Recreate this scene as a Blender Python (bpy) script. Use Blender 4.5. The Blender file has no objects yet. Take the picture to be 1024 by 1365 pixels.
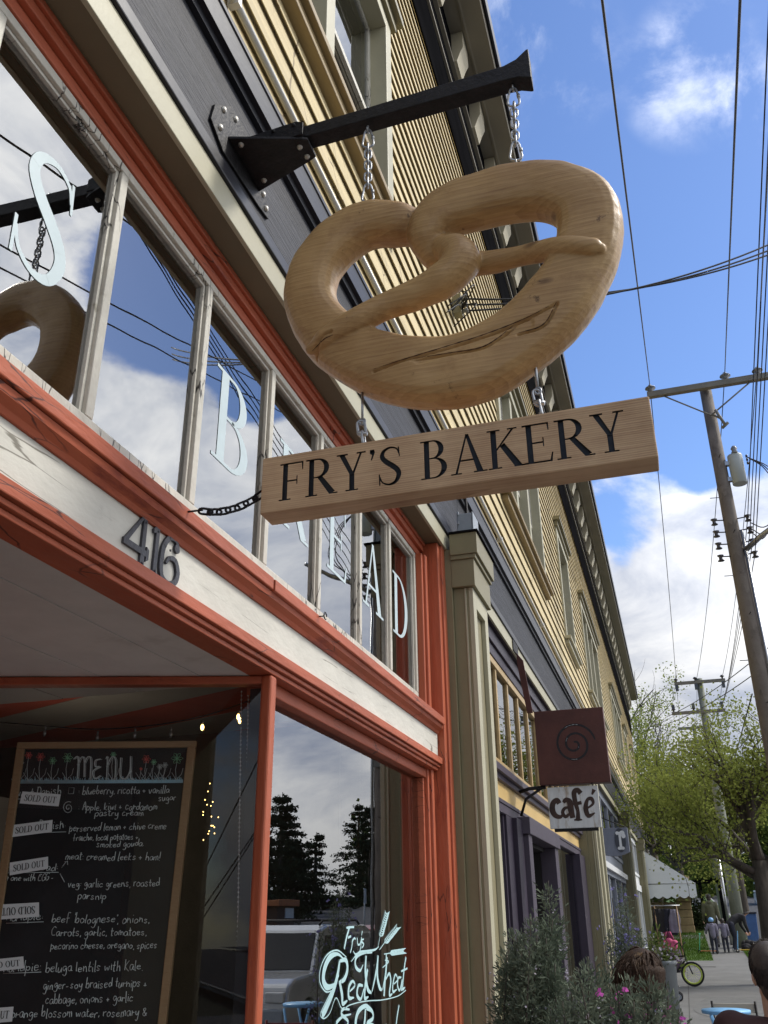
import bpy, bmesh, math, random
from mathutils import Vector, Matrix
random.seed(7)
R_ = math.radians
scene = bpy.context.scene
col = scene.collection

# ------------------------------------------------------------------ camera
CAMX, CAMZ = 1.4, 1.6
FPX = 1174.74
_c = (512.0, 682.5)
_vy = Vector((914.5 - _c[0], 1221.0 - _c[1], FPX)).normalized()
_vz = Vector((485.0 - _c[0], -1860.0 - _c[1], FPX)).normalized()
_vz = (_vz - _vy * _vz.dot(_vy)).normalized()
_vx = _vy.cross(_vz)
CAM = Vector((CAMX, 0, CAMZ))


def ray(u, v):
    d = Vector((u - _c[0], v - _c[1], FPX))
    return Vector((_vx.dot(d), _vy.dot(d), _vz.dot(d)))


def onx(u, v, x):
    d = ray(u, v)
    return CAM + d * ((x - CAMX) / d.x)


def ony(u, v, y):
    d = ray(u, v)
    return CAM + d * (y / d.y)


cam_d = bpy.data.cameras.new("camera")
cam_o = bpy.data.objects.new("camera", cam_d)
col.objects.link(cam_o)
cam_d.sensor_fit = 'HORIZONTAL'
cam_d.sensor_width = 36.0
cam_d.lens = 36.0 * FPX / 1024.0
cam_d.clip_start = 0.05
cam_d.clip_end = 2000
_right = Vector((_vx.x, _vy.x, _vz.x))
_down = Vector((_vx.y, _vy.y, _vz.y))
_fwd = Vector((_vx.z, _vy.z, _vz.z))
m = Matrix((( _right.x, -_down.x, -_fwd.x, CAM.x),
            ( _right.y, -_down.y, -_fwd.y, CAM.y),
            ( _right.z, -_down.z, -_fwd.z, CAM.z), (0, 0, 0, 1)))
cam_o.matrix_world = m
scene.camera = cam_o

# ------------------------------------------------------------------ light and sky
SUN_EL, SUN_AZ = 46.0, 64.0      # azimuth measured from +Y towards +X
scene.view_settings.view_transform = 'Standard'
scene.view_settings.look = 'None'
scene.view_settings.gamma = 1.0
scene.view_settings.exposure = 0.5
scene.cycles.max_bounces = 8
scene.cycles.transparent_max_bounces = 24
scene.cycles.use_denoising = True

sun_d = bpy.data.lights.new("sun", 'SUN')
sun_o = bpy.data.objects.new("sun", sun_d)
col.objects.link(sun_o)
sun_d.energy = 2.0
sun_d.angle = R_(9)
sun_d.color = (1.0, 0.95, 0.87)
_sd = Vector((math.sin(R_(SUN_AZ)) * math.cos(R_(SUN_EL)), math.cos(R_(SUN_AZ)) * math.cos(R_(SUN_EL)), math.sin(R_(SUN_EL))))
sun_o.rotation_euler = (-_sd).to_track_quat('-Z', 'Y').to_euler()
sun_o.location = (20, 10, 40)

world = bpy.data.worlds.new("World")
scene.world = world
world.use_nodes = True
nt = world.node_tree
nt.nodes.clear()


def N(t, **kw):
    n = nt.nodes.new(t)
    for k, v in kw.items():
        setattr(n, k, v)
    return n


def L(a, b):
    nt.links.new(a, b)


out = N('ShaderNodeOutputWorld')
sky = N('ShaderNodeTexSky', sky_type='NISHITA', sun_disc=False, sun_elevation=R_(SUN_EL), sun_rotation=R_(SUN_AZ), altitude=50)
sky.air_density = 1.0
sky.dust_density = 0.3
sky.ozone_density = 2.5
SKY_STRENGTH = 0.15
bg_sky = N('ShaderNodeBackground')
bg_sky.inputs[1].default_value = SKY_STRENGTH
hs = N('ShaderNodeHueSaturation')
hs.inputs['Saturation'].default_value = 1.12
hs.inputs['Hue'].default_value = 0.508
L(sky.outputs[0], hs.inputs['Color'])
L(hs.outputs[0], bg_sky.inputs[0])
tc = N('ShaderNodeTexCoord')
gen = tc.outputs['Generated']


def math_n(op, a, b=None, c=None, clamp=False):
    n = N('ShaderNodeMath', operation=op, use_clamp=clamp)
    for i, s in enumerate((a, b, c)):
        if s is None:
            continue
        if isinstance(s, (int, float)):
            n.inputs[i].default_value = s
        else:
            L(s, n.inputs[i])
    return n.outputs[0]


def noise_n(scale, detail, rough, vec, dist=0.0, off=(0, 0, 0), sc=(1, 1, 1)):
    mp = N('ShaderNodeMapping')
    mp.inputs['Location'].default_value = off
    mp.inputs['Scale'].default_value = sc
    L(vec, mp.inputs[0])
    n = N('ShaderNodeTexNoise')
    n.inputs['Scale'].default_value = scale
    n.inputs['Detail'].default_value = detail
    n.inputs['Roughness'].default_value = rough
    n.inputs['Distortion'].default_value = dist
    L(mp.outputs[0], n.inputs['Vector'])
    return n.outputs['Fac']


def blob(u, v, px, gain, d=None):
    """a soft cap of extra cloud cover round one direction; px = radius in degrees"""
    if d is None:
        d = ray(u, v).normalized()
    vm = N('ShaderNodeVectorMath', operation='DOT_PRODUCT')
    nn = N('ShaderNodeVectorMath', operation='NORMALIZE')
    L(gen, nn.inputs[0])
    L(nn.outputs[0], vm.inputs[0])
    vm.inputs[1].default_value = d
    mr = N('ShaderNodeMapRange', interpolation_type='SMOOTHSTEP')
    mr.inputs['From Min'].default_value = math.cos(R_(px))
    mr.inputs['From Max'].default_value = 1.0
    mr.inputs['To Min'].default_value = 0
    mr.inputs['To Max'].default_value = gain
    L(vm.outputs['Value'], mr.inputs['Value'])
    return mr.outputs[0]


cover = noise_n(3.1, 9.0, 0.62, gen, 0.25, (3.2, 1.1, 0.4), (1, 1, 1.5))
for bb in (blob(925, 720, 9, .24), blob(870, 760, 6, .16), blob(985, 800, 8, .22), blob(930, 900, 9, .22), blob(835, 640, 4, .10), blob(1010, 680, 4, .14), blob(1000, 980, 10, .22),
           blob(690, 10, 7, -.25), blob(1010, 80, 6, -.25), blob(900, 1100, 12, .25),
           blob(840, 330, 16, -.22), blob(960, 330, 15, -.20), blob(845, 700, 3.6, -.26), blob(835, 790, 2.6, -.18), blob(905, 620, 3.0, -.12), blob(985, 645, 3.2, -.14), blob(960, 560, 6, -.08), blob(1000, 990, 5, -.06)):
    cover = math_n('ADD', cover, bb)
# broken cloud over the far side of the street (+x)
sepx = N('ShaderNodeSeparateXYZ')
L(gen, sepx.inputs[0])
side = N('ShaderNodeMapRange', interpolation_type='SMOOTHSTEP')
side.inputs['From Min'].default_value = 0.06
side.inputs['From Max'].default_value = 0.32
side.inputs['To Max'].default_value = 0.38
L(sepx.outputs[0], side.inputs['Value'])
cover = math_n('ADD', cover, side.outputs[0])
for (u, v, deg, g) in ((235, 390, 6.5, -.36), (345, 505, 4, -.30), (130, 340, 4, -.12)):
    d = ray(u, v).normalized()
    cover = math_n('ADD', cover, blob(0, 0, deg, g, Vector((-d.x, d.y, d.z))))
mask = N('ShaderNodeMapRange', interpolation_type='SMOOTHSTEP')
mask.inputs['From Min'].default_value = 0.58
mask.inputs['From Max'].default_value = 0.73
L(cover, mask.inputs['Value'])
# thin wisps high on the right
wn = noise_n(8.0, 10.0, 0.62, gen, 0.25, (1.7, 0.2, 3.3), (1, 1, 1.0))
wr_ = N('ShaderNodeMapRange', interpolation_type='SMOOTHSTEP')
wr_.inputs['From Min'].default_value = 0.46
wr_.inputs['From Max'].default_value = 0.74
L(wn, wr_.inputs['Value'])
wb = math_n('ADD', blob(925, 95, 4.6, .5), math_n('ADD', blob(745, 80, 4.5, .42), math_n('ADD', blob(1010, 130, 3, .5), blob(690, 5, 3, .6))))
wisp = math_n('MULTIPLY', wr_.outputs[0], wb, clamp=True)
mask_f = math_n('MAXIMUM', mask.outputs[0], wisp)
# cloud brightness: billows plus darker bellies
bil = noise_n(6.0, 8.0, 0.6, gen, 0.4, (0.3, 4.1, 2.0), (1, 1, 1.7))
shade = N('ShaderNodeMapRange')
shade.inputs['From Min'].default_value = 0.32
shade.inputs['From Max'].default_value = 0.62
L(bil, shade.inputs['Value'])
ccol = N('ShaderNodeMix', data_type='RGBA')
ccol.inputs['A'].default_value = (0.40, 0.45, 0.57, 1)
ccol.inputs['B'].default_value = (0.98, 0.98, 0.98, 1)
L(shade.outputs[0], ccol.inputs['Factor'])
bg_c = N('ShaderNodeBackground')
L(ccol.outputs['Result'], bg_c.inputs[0])
# clouds are brightest towards the sun
glow = N('ShaderNodeVectorMath', operation='DOT_PRODUCT')
L(gen, glow.inputs[0])
glow.inputs[1].default_value = (math.sin(R_(SUN_AZ)) * math.cos(R_(SUN_EL)), math.cos(R_(SUN_AZ)) * math.cos(R_(SUN_EL)), math.sin(R_(SUN_EL)))
gm_ = N('ShaderNodeMapRange', interpolation_type='SMOOTHSTEP')
gm_.inputs['From Min'].default_value = 0.35
gm_.inputs['From Max'].default_value = 0.88
gm_.inputs['To Min'].default_value = 0.62
gm_.inputs['To Max'].default_value = 1.55
L(glow.outputs['Value'], gm_.inputs['Value'])
L(gm_.outputs[0], bg_c.inputs[1])
mix = N('ShaderNodeMixShader')
L(mask_f, mix.inputs[0])
L(bg_sky.outputs[0], mix.inputs[1])
L(bg_c.outputs[0], mix.inputs[2])
L(mix.outputs[0], out.inputs[0])

# ------------------------------------------------------------------ materials
def srgb(r, g, b):
    f = lambda c: (c / 255 / 12.92) if c / 255 <= 0.04045 else ((c / 255 + 0.055) / 1.055) ** 2.4
    return (f(r), f(g), f(b), 1)


_mats = {}


def pmat(name, base, rough=0.6, var=0.15, vscale=6.0, stretch=(1, 1, 1), bump=0.15, bscale=60.0, metal=0.0, dirt=None, dirt_amt=0.0, dirt_scale=3.0, dirt_sharp=0.08, spec=0.4, coat=0.0, cracks=None, bdist=0.01):
    """painted / mineral surface: colour drift, fine bump, optional worn patches"""
    if name in _mats:
        return _mats[name]
    mt = bpy.data.materials.new(name)
    mt.use_nodes = True
    t = mt.node_tree
    bs = t.nodes['Principled BSDF']
    tcn = t.nodes.new('ShaderNodeTexCoord')
    mp = t.nodes.new('ShaderNodeMapping')
    mp.inputs['Scale'].default_value = stretch
    t.links.new(tcn.outputs['Object'], mp.inputs[0])
    nz = t.nodes.new('ShaderNodeTexNoise')
    nz.inputs['Scale'].default_value = vscale
    nz.inputs['Detail'].default_value = 8
    nz.inputs['Roughness'].default_value = 0.65
    t.links.new(mp.outputs[0], nz.inputs['Vector'])
    mx = t.nodes.new('ShaderNodeMix')
    mx.data_type = 'RGBA'
    b = base
    mx.inputs['A'].default_value = (b[0] * (1 - var), b[1] * (1 - var), b[2] * (1 - var), 1)
    mx.inputs['B'].default_value = (min(1, b[0] * (1 + var)), min(1, b[1] * (1 + var)), min(1, b[2] * (1 + var)), 1)
    mr = t.nodes.new('ShaderNodeMapRange')
    mr.inputs['From Min'].default_value = 0.3
    mr.inputs['From Max'].default_value = 0.7
    t.links.new(nz.outputs['Fac'], mr.inputs['Value'])
    t.links.new(mr.outputs[0], mx.inputs['Factor'])
    csock = mx.outputs['Result']
    if dirt is not None:
        n2 = t.nodes.new('ShaderNodeTexNoise')
        n2.inputs['Scale'].default_value = dirt_scale
        n2.inputs['Detail'].default_value = 12
        n2.inputs['Roughness'].default_value = 0.7
        t.links.new(mp.outputs[0], n2.inputs['Vector'])
        m2 = t.nodes.new('ShaderNodeMapRange')
        m2.inputs['From Min'].default_value = 0.5 + (1 - dirt_amt) * 0.2
        m2.inputs['From Max'].default_value = 0.5 + (1 - dirt_amt) * 0.2 + dirt_sharp
        t.links.new(n2.outputs['Fac'], m2.inputs['Value'])
        mx2 = t.nodes.new('ShaderNodeMix')
        mx2.data_type = 'RGBA'
        t.links.new(m2.outputs[0], mx2.inputs['Factor'])
        t.links.new(csock, mx2.inputs['A'])
        mx2.inputs['B'].default_value = dirt
        csock = mx2.outputs['Result']
    if cracks is not None:
        (csc, cst, cw, cthr, ccol_) = cracks
        mpc = t.nodes.new('ShaderNodeMapping')
        mpc.inputs['Scale'].default_value = cst
        t.links.new(tcn.outputs['Object'], mpc.inputs[0])
        nd = t.nodes.new('ShaderNodeTexNoise')
        nd.inputs['Scale'].default_value = csc * .8
        nd.inputs['Detail'].default_value = 6
        t.links.new(mpc.outputs[0], nd.inputs['Vector'])
        ad = t.nodes.new('ShaderNodeMix')
        ad.data_type = 'VECTOR'
        ad.inputs['Factor'].default_value = .12
        t.links.new(mpc.outputs[0], ad.inputs['A'])
        t.links.new(nd.outputs['Color'], ad.inputs['B'])
        vc = t.nodes.new('ShaderNodeTexVoronoi')
        vc.feature = 'DISTANCE_TO_EDGE'
        vc.inputs['Scale'].default_value = csc
        t.links.new(ad.outputs['Result'], vc.inputs['Vector'])
        m3 = t.nodes.new('ShaderNodeMapRange')
        m3.inputs['From Min'].default_value = cw * .4
        m3.inputs['From Max'].default_value = cw
        m3.inputs['To Min'].default_value = 1
        m3.inputs['To Max'].default_value = 0
        t.links.new(vc.outputs['Distance'], m3.inputs['Value'])
        n4 = t.nodes.new('ShaderNodeTexNoise')
        n4.inputs['Scale'].default_value = 2.2
        n4.inputs['Detail'].default_value = 4
        t.links.new(tcn.outputs['Object'], n4.inputs['Vector'])
        m4 = t.nodes.new('ShaderNodeMapRange')
        m4.inputs['From Min'].default_value = cthr
        m4.inputs['From Max'].default_value = cthr + .06
        t.links.new(n4.outputs['Fac'], m4.inputs['Value'])
        mm = t.nodes.new('ShaderNodeMath')
        mm.operation = 'MULTIPLY'
        t.links.new(m3.outputs[0], mm.inputs[0])
        t.links.new(m4.outputs[0], mm.inputs[1])
        mx3 = t.nodes.new('ShaderNodeMix')
        mx3.data_type = 'RGBA'
        t.links.new(mm.outputs[0], mx3.inputs['Factor'])
        t.links.new(csock, mx3.inputs['A'])
        mx3.inputs['B'].default_value = ccol_
        csock = mx3.outputs['Result']
    t.links.new(csock, bs.inputs['Base Color'])
    bs.inputs['Roughness'].default_value = rough
    bs.inputs['Metallic'].default_value = metal
    bs.inputs['Specular IOR Level'].default_value = spec
    bs.inputs['Coat Weight'].default_value = coat
    if bump > 0:
        n3 = t.nodes.new('ShaderNodeTexNoise')
        n3.inputs['Scale'].default_value = bscale
        n3.inputs['Detail'].default_value = 6
        t.links.new(mp.outputs[0], n3.inputs['Vector'])
        bp = t.nodes.new('ShaderNodeBump')
        bp.inputs['Strength'].default_value = bump
        bp.inputs['Distance'].default_value = bdist
        t.links.new(n3.outputs['Fac'], bp.inputs['Height'])
        t.links.new(bp.outputs[0], bs.inputs['Normal'])
    _mats[name] = mt
    return mt


def wood_mat(name, light, dark, stretch=(1.2, 9, 9), ring=7.0, rough=0.5, knots=True, stain=None, amt=0.42, fibre=(3, 110, 110)):
    """timber: wandering growth rings, fine fibre, broad colour drift, knots and stains"""
    if name in _mats:
        return _mats[name]
    mt = bpy.data.materials.new(name)
    mt.use_nodes = True
    t = mt.node_tree
    bs = t.nodes['Principled BSDF']
    tcn = t.nodes.new('ShaderNodeTexCoord')

    def mapped(sc):
        mp = t.nodes.new('ShaderNodeMapping')
        mp.inputs['Scale'].default_value = sc
        t.links.new(tcn.outputs['Object'], mp.inputs[0])
        return mp.outputs[0]

    def noise(vec, scale, detail, rough_=.6, dist=0.0):
        n = t.nodes.new('ShaderNodeTexNoise')
        n.inputs['Scale'].default_value = scale
        n.inputs['Detail'].default_value = detail
        n.inputs['Roughness'].default_value = rough_
        n.inputs['Distortion'].default_value = dist
        t.links.new(vec, n.inputs['Vector'])
        return n.outputs['Fac']

    def mth(op, a, b):
        n = t.nodes.new('ShaderNodeMath')
        n.operation = op
        for i, q in enumerate((a, b)):
            if isinstance(q, (int, float)):
                n.inputs[i].default_value = q
            else:
                t.links.new(q, n.inputs[i])
        return n.outputs[0]

    def rng(v, a, b, c=0.0, d=1.0):
        n = t.nodes.new('ShaderNodeMapRange')
        for k, q in zip(('From Min', 'From Max', 'To Min', 'To Max'), (a, b, c, d)):
            n.inputs[k].default_value = q
        t.links.new(v, n.inputs['Value'])
        return n.outputs[0]

    wv = t.nodes.new('ShaderNodeTexWave')
    wv.wave_type = 'BANDS'
    wv.bands_direction = 'Z'
    wv.wave_profile = 'SAW'
    wv.inputs['Scale'].default_value = ring
    wv.inputs['Distortion'].default_value = 7.0
    wv.inputs['Detail'].default_value = 2
    wv.inputs['Detail Scale'].default_value = 0.35
    t.links.new(mapped(stretch), wv.inputs['Vector'])
    drift = noise(tcn.outputs['Object'], 3.2, 7)
    fib = noise(mapped(fibre), 1.0, 4, .7)
    ringamt = rng(noise(tcn.outputs['Object'], 5.0, 3), .3, .7, .25, 1.0)
    f = mth('MULTIPLY', wv.outputs['Fac'], mth('MULTIPLY', ringamt, amt))
    f = mth('ADD', f, rng(drift, .3, .7, 0, .38))
    f = mth('ADD', f, rng(fib, .3, .7, -.12, .22))
    rp = t.nodes.new('ShaderNodeValToRGB')
    rp.color_ramp.elements[0].position = 0.12
    rp.color_ramp.elements[0].color = light
    rp.color_ramp.elements[1].position = 0.92
    rp.color_ramp.elements[1].color = dark
    t.links.new(f, rp.inputs[0])
    csock = rp.outputs[0]

    def over(fac, c):
        nonlocal csock
        mk = t.nodes.new('ShaderNodeMix')
        mk.data_type = 'RGBA'
        t.links.new(fac, mk.inputs['Factor'])
        t.links.new(csock, mk.inputs['A'])
        mk.inputs['B'].default_value = c
        csock = mk.outputs['Result']

    if knots:
        vo = t.nodes.new('ShaderNodeTexVoronoi')
        vo.inputs['Scale'].default_value = 3.3
        t.links.new(mapped((1.0, 1.0, 1.9)), vo.inputs['Vector'])
        over(rng(vo.outputs['Distance'], .045, .12, .85, 0), (.12, .062, .028, 1))
    if stain is not None:
        over(rng(noise(tcn.outputs['Object'], 4.2, 10, .72), .55, .74, 0, .75), stain)
        over(rng(noise(tcn.outputs['Object'], 9.0, 12, .75), .625, .68, 0, .8), (stain[0] * .25, stain[1] * .25, stain[2] * .3, 1))
    t.links.new(csock, bs.inputs['Base Color'])
    bs.inputs['Roughness'].default_value = rough
    bs.inputs['Specular IOR Level'].default_value = 0.35
    bp = t.nodes.new('ShaderNodeBump')
    bp.inputs['Strength'].default_value = 0.35
    bp.inputs['Distance'].default_value = 0.004
    t.links.new(f, bp.inputs['Height'])
    t.links.new(bp.outputs[0], bs.inputs['Normal'])
    _mats[name] = mt
    return mt


def glass_mat(name, ior=1.9, tint=(0.9, 0.95, 0.95, 1), rough=0.0, wobble=0.0):
    if name in _mats:
        return _mats[name]
    mt = bpy.data.materials.new(name)
    mt.use_nodes = True
    t = mt.node_tree
    t.nodes.clear()
    o = t.nodes.new('ShaderNodeOutputMaterial')
    tr = t.nodes.new('ShaderNodeBsdfTransparent')
    tr.inputs[0].default_value = tint
    gl = t.nodes.new('ShaderNodeBsdfGlossy')
    gl.inputs['Roughness'].default_value = rough
    gl.inputs[0].default_value = (0.95, 0.96, 0.97, 1)
    fr = t.nodes.new('ShaderNodeFresnel')
    fr.inputs['IOR'].default_value = ior
    mx = t.nodes.new('ShaderNodeMixShader')
    t.links.new(fr.outputs[0], mx.inputs[0])
    t.links.new(tr.outputs[0], mx.inputs[1])
    t.links.new(gl.outputs[0], mx.inputs[2])
    t.links.new(mx.outputs[0], o.inputs[0])
    if wobble:
        tcn = t.nodes.new('ShaderNodeTexCoord')
        nz = t.nodes.new('ShaderNodeTexNoise')
        nz.inputs['Scale'].default_value = 2.5
        nz.inputs['Detail'].default_value = 1
        t.links.new(tcn.outputs['Object'], nz.inputs['Vector'])
        bp = t.nodes.new('ShaderNodeBump')
        bp.inputs['Strength'].default_value = wobble
        bp.inputs['Distance'].default_value = 0.02
        t.links.new(nz.outputs['Fac'], bp.inputs['Height'])
        t.links.new(bp.outputs[0], gl.inputs['Normal'])
    _mats[name] = mt
    return mt


def emit_mat(name, c, s):
    if name in _mats:
        return _mats[name]
    mt = bpy.data.materials.new(name)
    mt.use_nodes = True
    bs = mt.node_tree.nodes['Principled BSDF']
    bs.inputs['Base Color'].default_value = c
    bs.inputs['Emission Color'].default_value = c
    bs.inputs['Emission Strength'].default_value = s
    _mats[name] = mt
    return mt


def leaf_mat(name, a, b, trans=0.35):
    if name in _mats:
        return _mats[name]
    mt = bpy.data.materials.new(name)
    mt.use_nodes = True
    t = mt.node_tree
    t.nodes.clear()
    o = t.nodes.new('ShaderNodeOutputMaterial')
    gi = t.nodes.new('ShaderNodeTexCoord')
    nz = t.nodes.new('ShaderNodeTexNoise')
    nz.inputs['Scale'].default_value = 2.3
    nz.inputs['Detail'].default_value = 10
    nz.inputs['Roughness'].default_value = 0.8
    t.links.new(gi.outputs['Object'], nz.inputs['Vector'])
    mr = t.nodes.new('ShaderNodeMapRange')
    mr.inputs['From Min'].default_value = 0.33
    mr.inputs['From Max'].default_value = 0.67
    t.links.new(nz.outputs['Fac'], mr.inputs['Value'])
    mx = t.nodes.new('ShaderNodeMix')
    mx.data_type = 'RGBA'
    mx.inputs['A'].default_value = a
    mx.inputs['B'].default_value = b
    t.links.new(mr.outputs[0], mx.inputs['Factor'])
    df = t.nodes.new('ShaderNodeBsdfDiffuse')
    tl = t.nodes.new('ShaderNodeBsdfTranslucent')
    t.links.new(mx.outputs['Result'], df.inputs[0])
    t.links.new(mx.outputs['Result'], tl.inputs[0])
    ms = t.nodes.new('ShaderNodeMixShader')
    ms.inputs[0].default_value = trans
    t.links.new(df.outputs[0], ms.inputs[1])
    t.links.new(tl.outputs[0], ms.inputs[2])
    t.links.new(ms.outputs[0], o.inputs[0])
    _mats[name] = mt
    return mt


# ------------------------------------------------------------------ mesh helpers
class MB:
    def __init__(self):
        self.v, self.f, self.s = [], [], []

    def add(self, vs, fs, smooth=False):
        o = len(self.v)
        self.v += [tuple(p) for p in vs]
        for f in fs:
            self.f.append([i + o for i in f])
            self.s.append(smooth)
        return self

    def box(self, x0, x1, y0, y1, z0, z1):
        vs = [(x, y, z) for x in (x0, x1) for y in (y0, y1) for z in (z0, z1)]
        return self.add(vs, [(0, 1, 3, 2), (4, 6, 7, 5), (0, 4, 5, 1), (2, 3, 7, 6), (0, 2, 6, 4), (1, 5, 7, 3)])

    def prism(self, poly, axis, a, b):
        """poly in the two other axes (cyclic order kept), extruded along axis from a to b"""
        def mk(p, t):
            if axis == 'x':
                return (t, p[0], p[1])
            if axis == 'y':
                return (p[0], t, p[1])
            return (p[0], p[1], t)
        n = len(poly)
        vs = [mk(p, a) for p in poly] + [mk(p, b) for p in poly]
        fs = [list(range(n))[::-1], list(range(n, 2 * n))]
        for i in range(n):
            j = (i + 1) % n
            fs.append((i, j, n + j, n + i))
        return self.add(vs, fs)

    def quad(self, a, b, c, d):
        return self.add([a, b, c, d], [(0, 1, 2, 3)])

    def tube(self, path, r, sides=8, cap=True, smooth=True, up=None, squash=1.0, closed=False):
        path = [Vector(p) for p in path]
        n = len(path)
        rs = r if isinstance(r, (list, tuple)) else [r] * n
        vs = []
        prev = None
        for i, p in enumerate(path):
            if closed:
                t = path[(i + 1) % n] - path[i - 1]
            elif i == 0:
                t = path[1] - p
            elif i == n - 1:
                t = p - path[i - 1]
            else:
                t = path[i + 1] - path[i - 1]
            if t.length < 1e-9:
                t = Vector((0, 0, 1))
            t.normalize()
            if prev is None:
                ref = Vector(up) if up else (Vector((0, 0, 1)) if abs(t.z) < .9 else Vector((1, 0, 0)))
            else:
                ref = prev
            a = ref - t * ref.dot(t)
            if a.length < 1e-6:
                a = t.orthogonal()
            a.normalize()
            prev = a
            b = t.cross(a)
            for k in range(sides):
                an = 2 * math.pi * k / sides
                vs.append(p + a * (math.cos(an) * rs[i]) + b * (math.sin(an) * rs[i] * squash))
        fs = []
        for i in range(n if closed else n - 1):
            i2 = (i + 1) % n
            for k in range(sides):
                k2 = (k + 1) % sides
                fs.append((i * sides + k, i * sides + k2, i2 * sides + k2, i2 * sides + k))
        if cap and not closed:
            fs.append(list(range(sides))[::-1])
            fs.append(list(range((n - 1) * sides, n * sides)))
        return self.add(vs, fs, smooth)

    def ball(self, c, rx, ry=None, rz=None, seg=14, rings=9, rot=None):
        ry = rx if ry is None else ry
        rz = rx if rz is None else rz
        c = Vector(c)
        vs, fs = [], []
        for i in range(rings + 1):
            th = math.pi * i / rings
            for k in range(seg):
                ph = 2 * math.pi * k / seg
                p = Vector((rx * math.sin(th) * math.cos(ph), ry * math.sin(th) * math.sin(ph), rz * math.cos(th)))
                if rot is not None:
                    p = rot @ p
                vs.append(c + p)
        for i in range(rings):
            for k in range(seg):
                k2 = (k + 1) % seg
                fs.append((i * seg + k, (i + 1) * seg + k, (i + 1) * seg + k2, i * seg + k2))
        return self.add(vs, fs, True)

    def lathe(self, prof, c, axis='z', seg=20, smooth=True):
        c = Vector(c)
        vs, fs = [], []
        for (r, h) in prof:
            for k in range(seg):
                a = 2 * math.pi * k / seg
                x, y = r * math.cos(a), r * math.sin(a)
                p = {'z': (x, y, h), 'y': (x, h, y), 'x': (h, x, y)}[axis]
                vs.append(c + Vector(p))
        for i in range(len(prof) - 1):
            for k in range(seg):
                k2 = (k + 1) % seg
                fs.append((i * seg + k, i * seg + k2, (i + 1) * seg + k2, (i + 1) * seg + k))
        return self.add(vs, fs, smooth)

    def capsules(self, pts, rs, seg=12):
        for p, r in zip(pts, rs):
            self.ball(p, r, seg=seg, rings=8)
        for i in range(len(pts) - 1):
            self.tube([pts[i], pts[i + 1]], [rs[i], rs[i + 1]], seg)
        return self

    def build(self, name, mat, parent=None, bevel=0.0, mods=None, seg=2, kind=None, recalc=True):
        me = bpy.data.meshes.new(name)
        org = ORG.get(parent.name, Vector((0, 0, 0))) if parent else Vector((0, 0, 0))
        vs = [(p[0] - org.x, p[1] - org.y, p[2] - org.z) for p in self.v]
        me.from_pydata(vs, [], self.f)
        me.polygons.foreach_set('use_smooth', self.s)
        if recalc:
            bm = bmesh.new()
            bm.from_mesh(me)
            bmesh.ops.recalc_face_normals(bm, faces=bm.faces)
            bm.to_mesh(me)
            bm.free()
        me.materials.append(mat)
        me.update()
        o = bpy.data.objects.new(name, me)
        col.objects.link(o)
        if parent:
            o.parent = parent
            ORG[o.name] = org
        else:
            ORG[o.name] = Vector((0, 0, 0))
        if bevel:
            bv = o.modifiers.new('bevel', 'BEVEL')
            bv.width = bevel
            bv.segments = seg
            bv.limit_method = 'ANGLE'
            bv.angle_limit = R_(40)
        if kind:
            o['kind'] = kind
        return o


ORG = {}


def thing(name, label, cat, loc=(0, 0, 0), group=None):
    o = bpy.data.objects.new(name, None)
    col.objects.link(o)
    o.location = loc
    o.empty_display_size = .1
    ORG[o.name] = Vector(loc)
    o['label'] = label
    o['category'] = cat
    if group:
        o['group'] = group
    return o


def tag(o, label, cat, group=None):
    o['label'] = label
    o['category'] = cat
    if group:
        o['group'] = group
    return o


def struct(o):
    o['kind'] = 'structure'
    return o


def copy_tree(o, parent=None):
    c = o.copy()
    col.objects.link(c)
    if parent:
        c.parent = parent
    for ch in list(o.children):
        copy_tree(ch, c)
    return c


def catmull(pts, n=6, closed=False):
    P = [Vector(p) for p in pts]
    m = len(P)
    outp = []
    rng = range(m) if closed else range(m - 1)
    for i in rng:
        p0 = P[i - 1] if (i > 0 or closed) else P[0] * 2 - P[1]
        p1 = P[i]
        p2 = P[(i + 1) % m]
        p3 = P[(i + 2) % m] if (closed or i + 2 < m) else P[-1] * 2 - P[-2]
        for k in range(n):
            t = k / n
            outp.append(0.5 * ((2 * p1) + (p2 - p0) * t + (2 * p0 - 5 * p1 + 4 * p2 - p3) * t * t + (3 * p1 - p0 - 3 * p2 + p3) * t ** 3))
    if not closed:
        outp.append(P[-1])
    return outp


def lerp(a, b, t):
    return a + (b - a) * t


def sm(t):
    t = max(0.0, min(1.0, t))
    return t * t * (3 - 2 * t)


def ground_z(y):
    if y < 20:
        return 0.0
    if y < 45:
        return 0.0022 * (y - 20) ** 1.9
    return 0.0022 * 25 ** 1.9 + 0.040 * (min(y, 140) - 45) + 0.004 * (max(y, 140) - 140)


# ------------------------------------------------------------------ letters
def ell(cx, cy, rxo, ryo, rxi, ryi, a0, a1, n=14, dx=0.0):
    out_ = []
    for k in range(n):
        t0, t1 = [R_(lerp(a0, a1, (k + q) / n)) for q in (0, 1)]
        out_.append([(cx + rxo * math.cos(t0), cy + ryo * math.sin(t0)), (cx + rxo * math.cos(t1), cy + ryo * math.sin(t1)),
                     (cx + dx + rxi * math.cos(t1), cy + ryi * math.sin(t1)), (cx + dx + rxi * math.cos(t0), cy + ryi * math.sin(t0))])
    return out_


def rect(x0, y0, x1, y1):
    return [[(x0, y0), (x1, y0), (x1, y1), (x0, y1)]]


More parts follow.
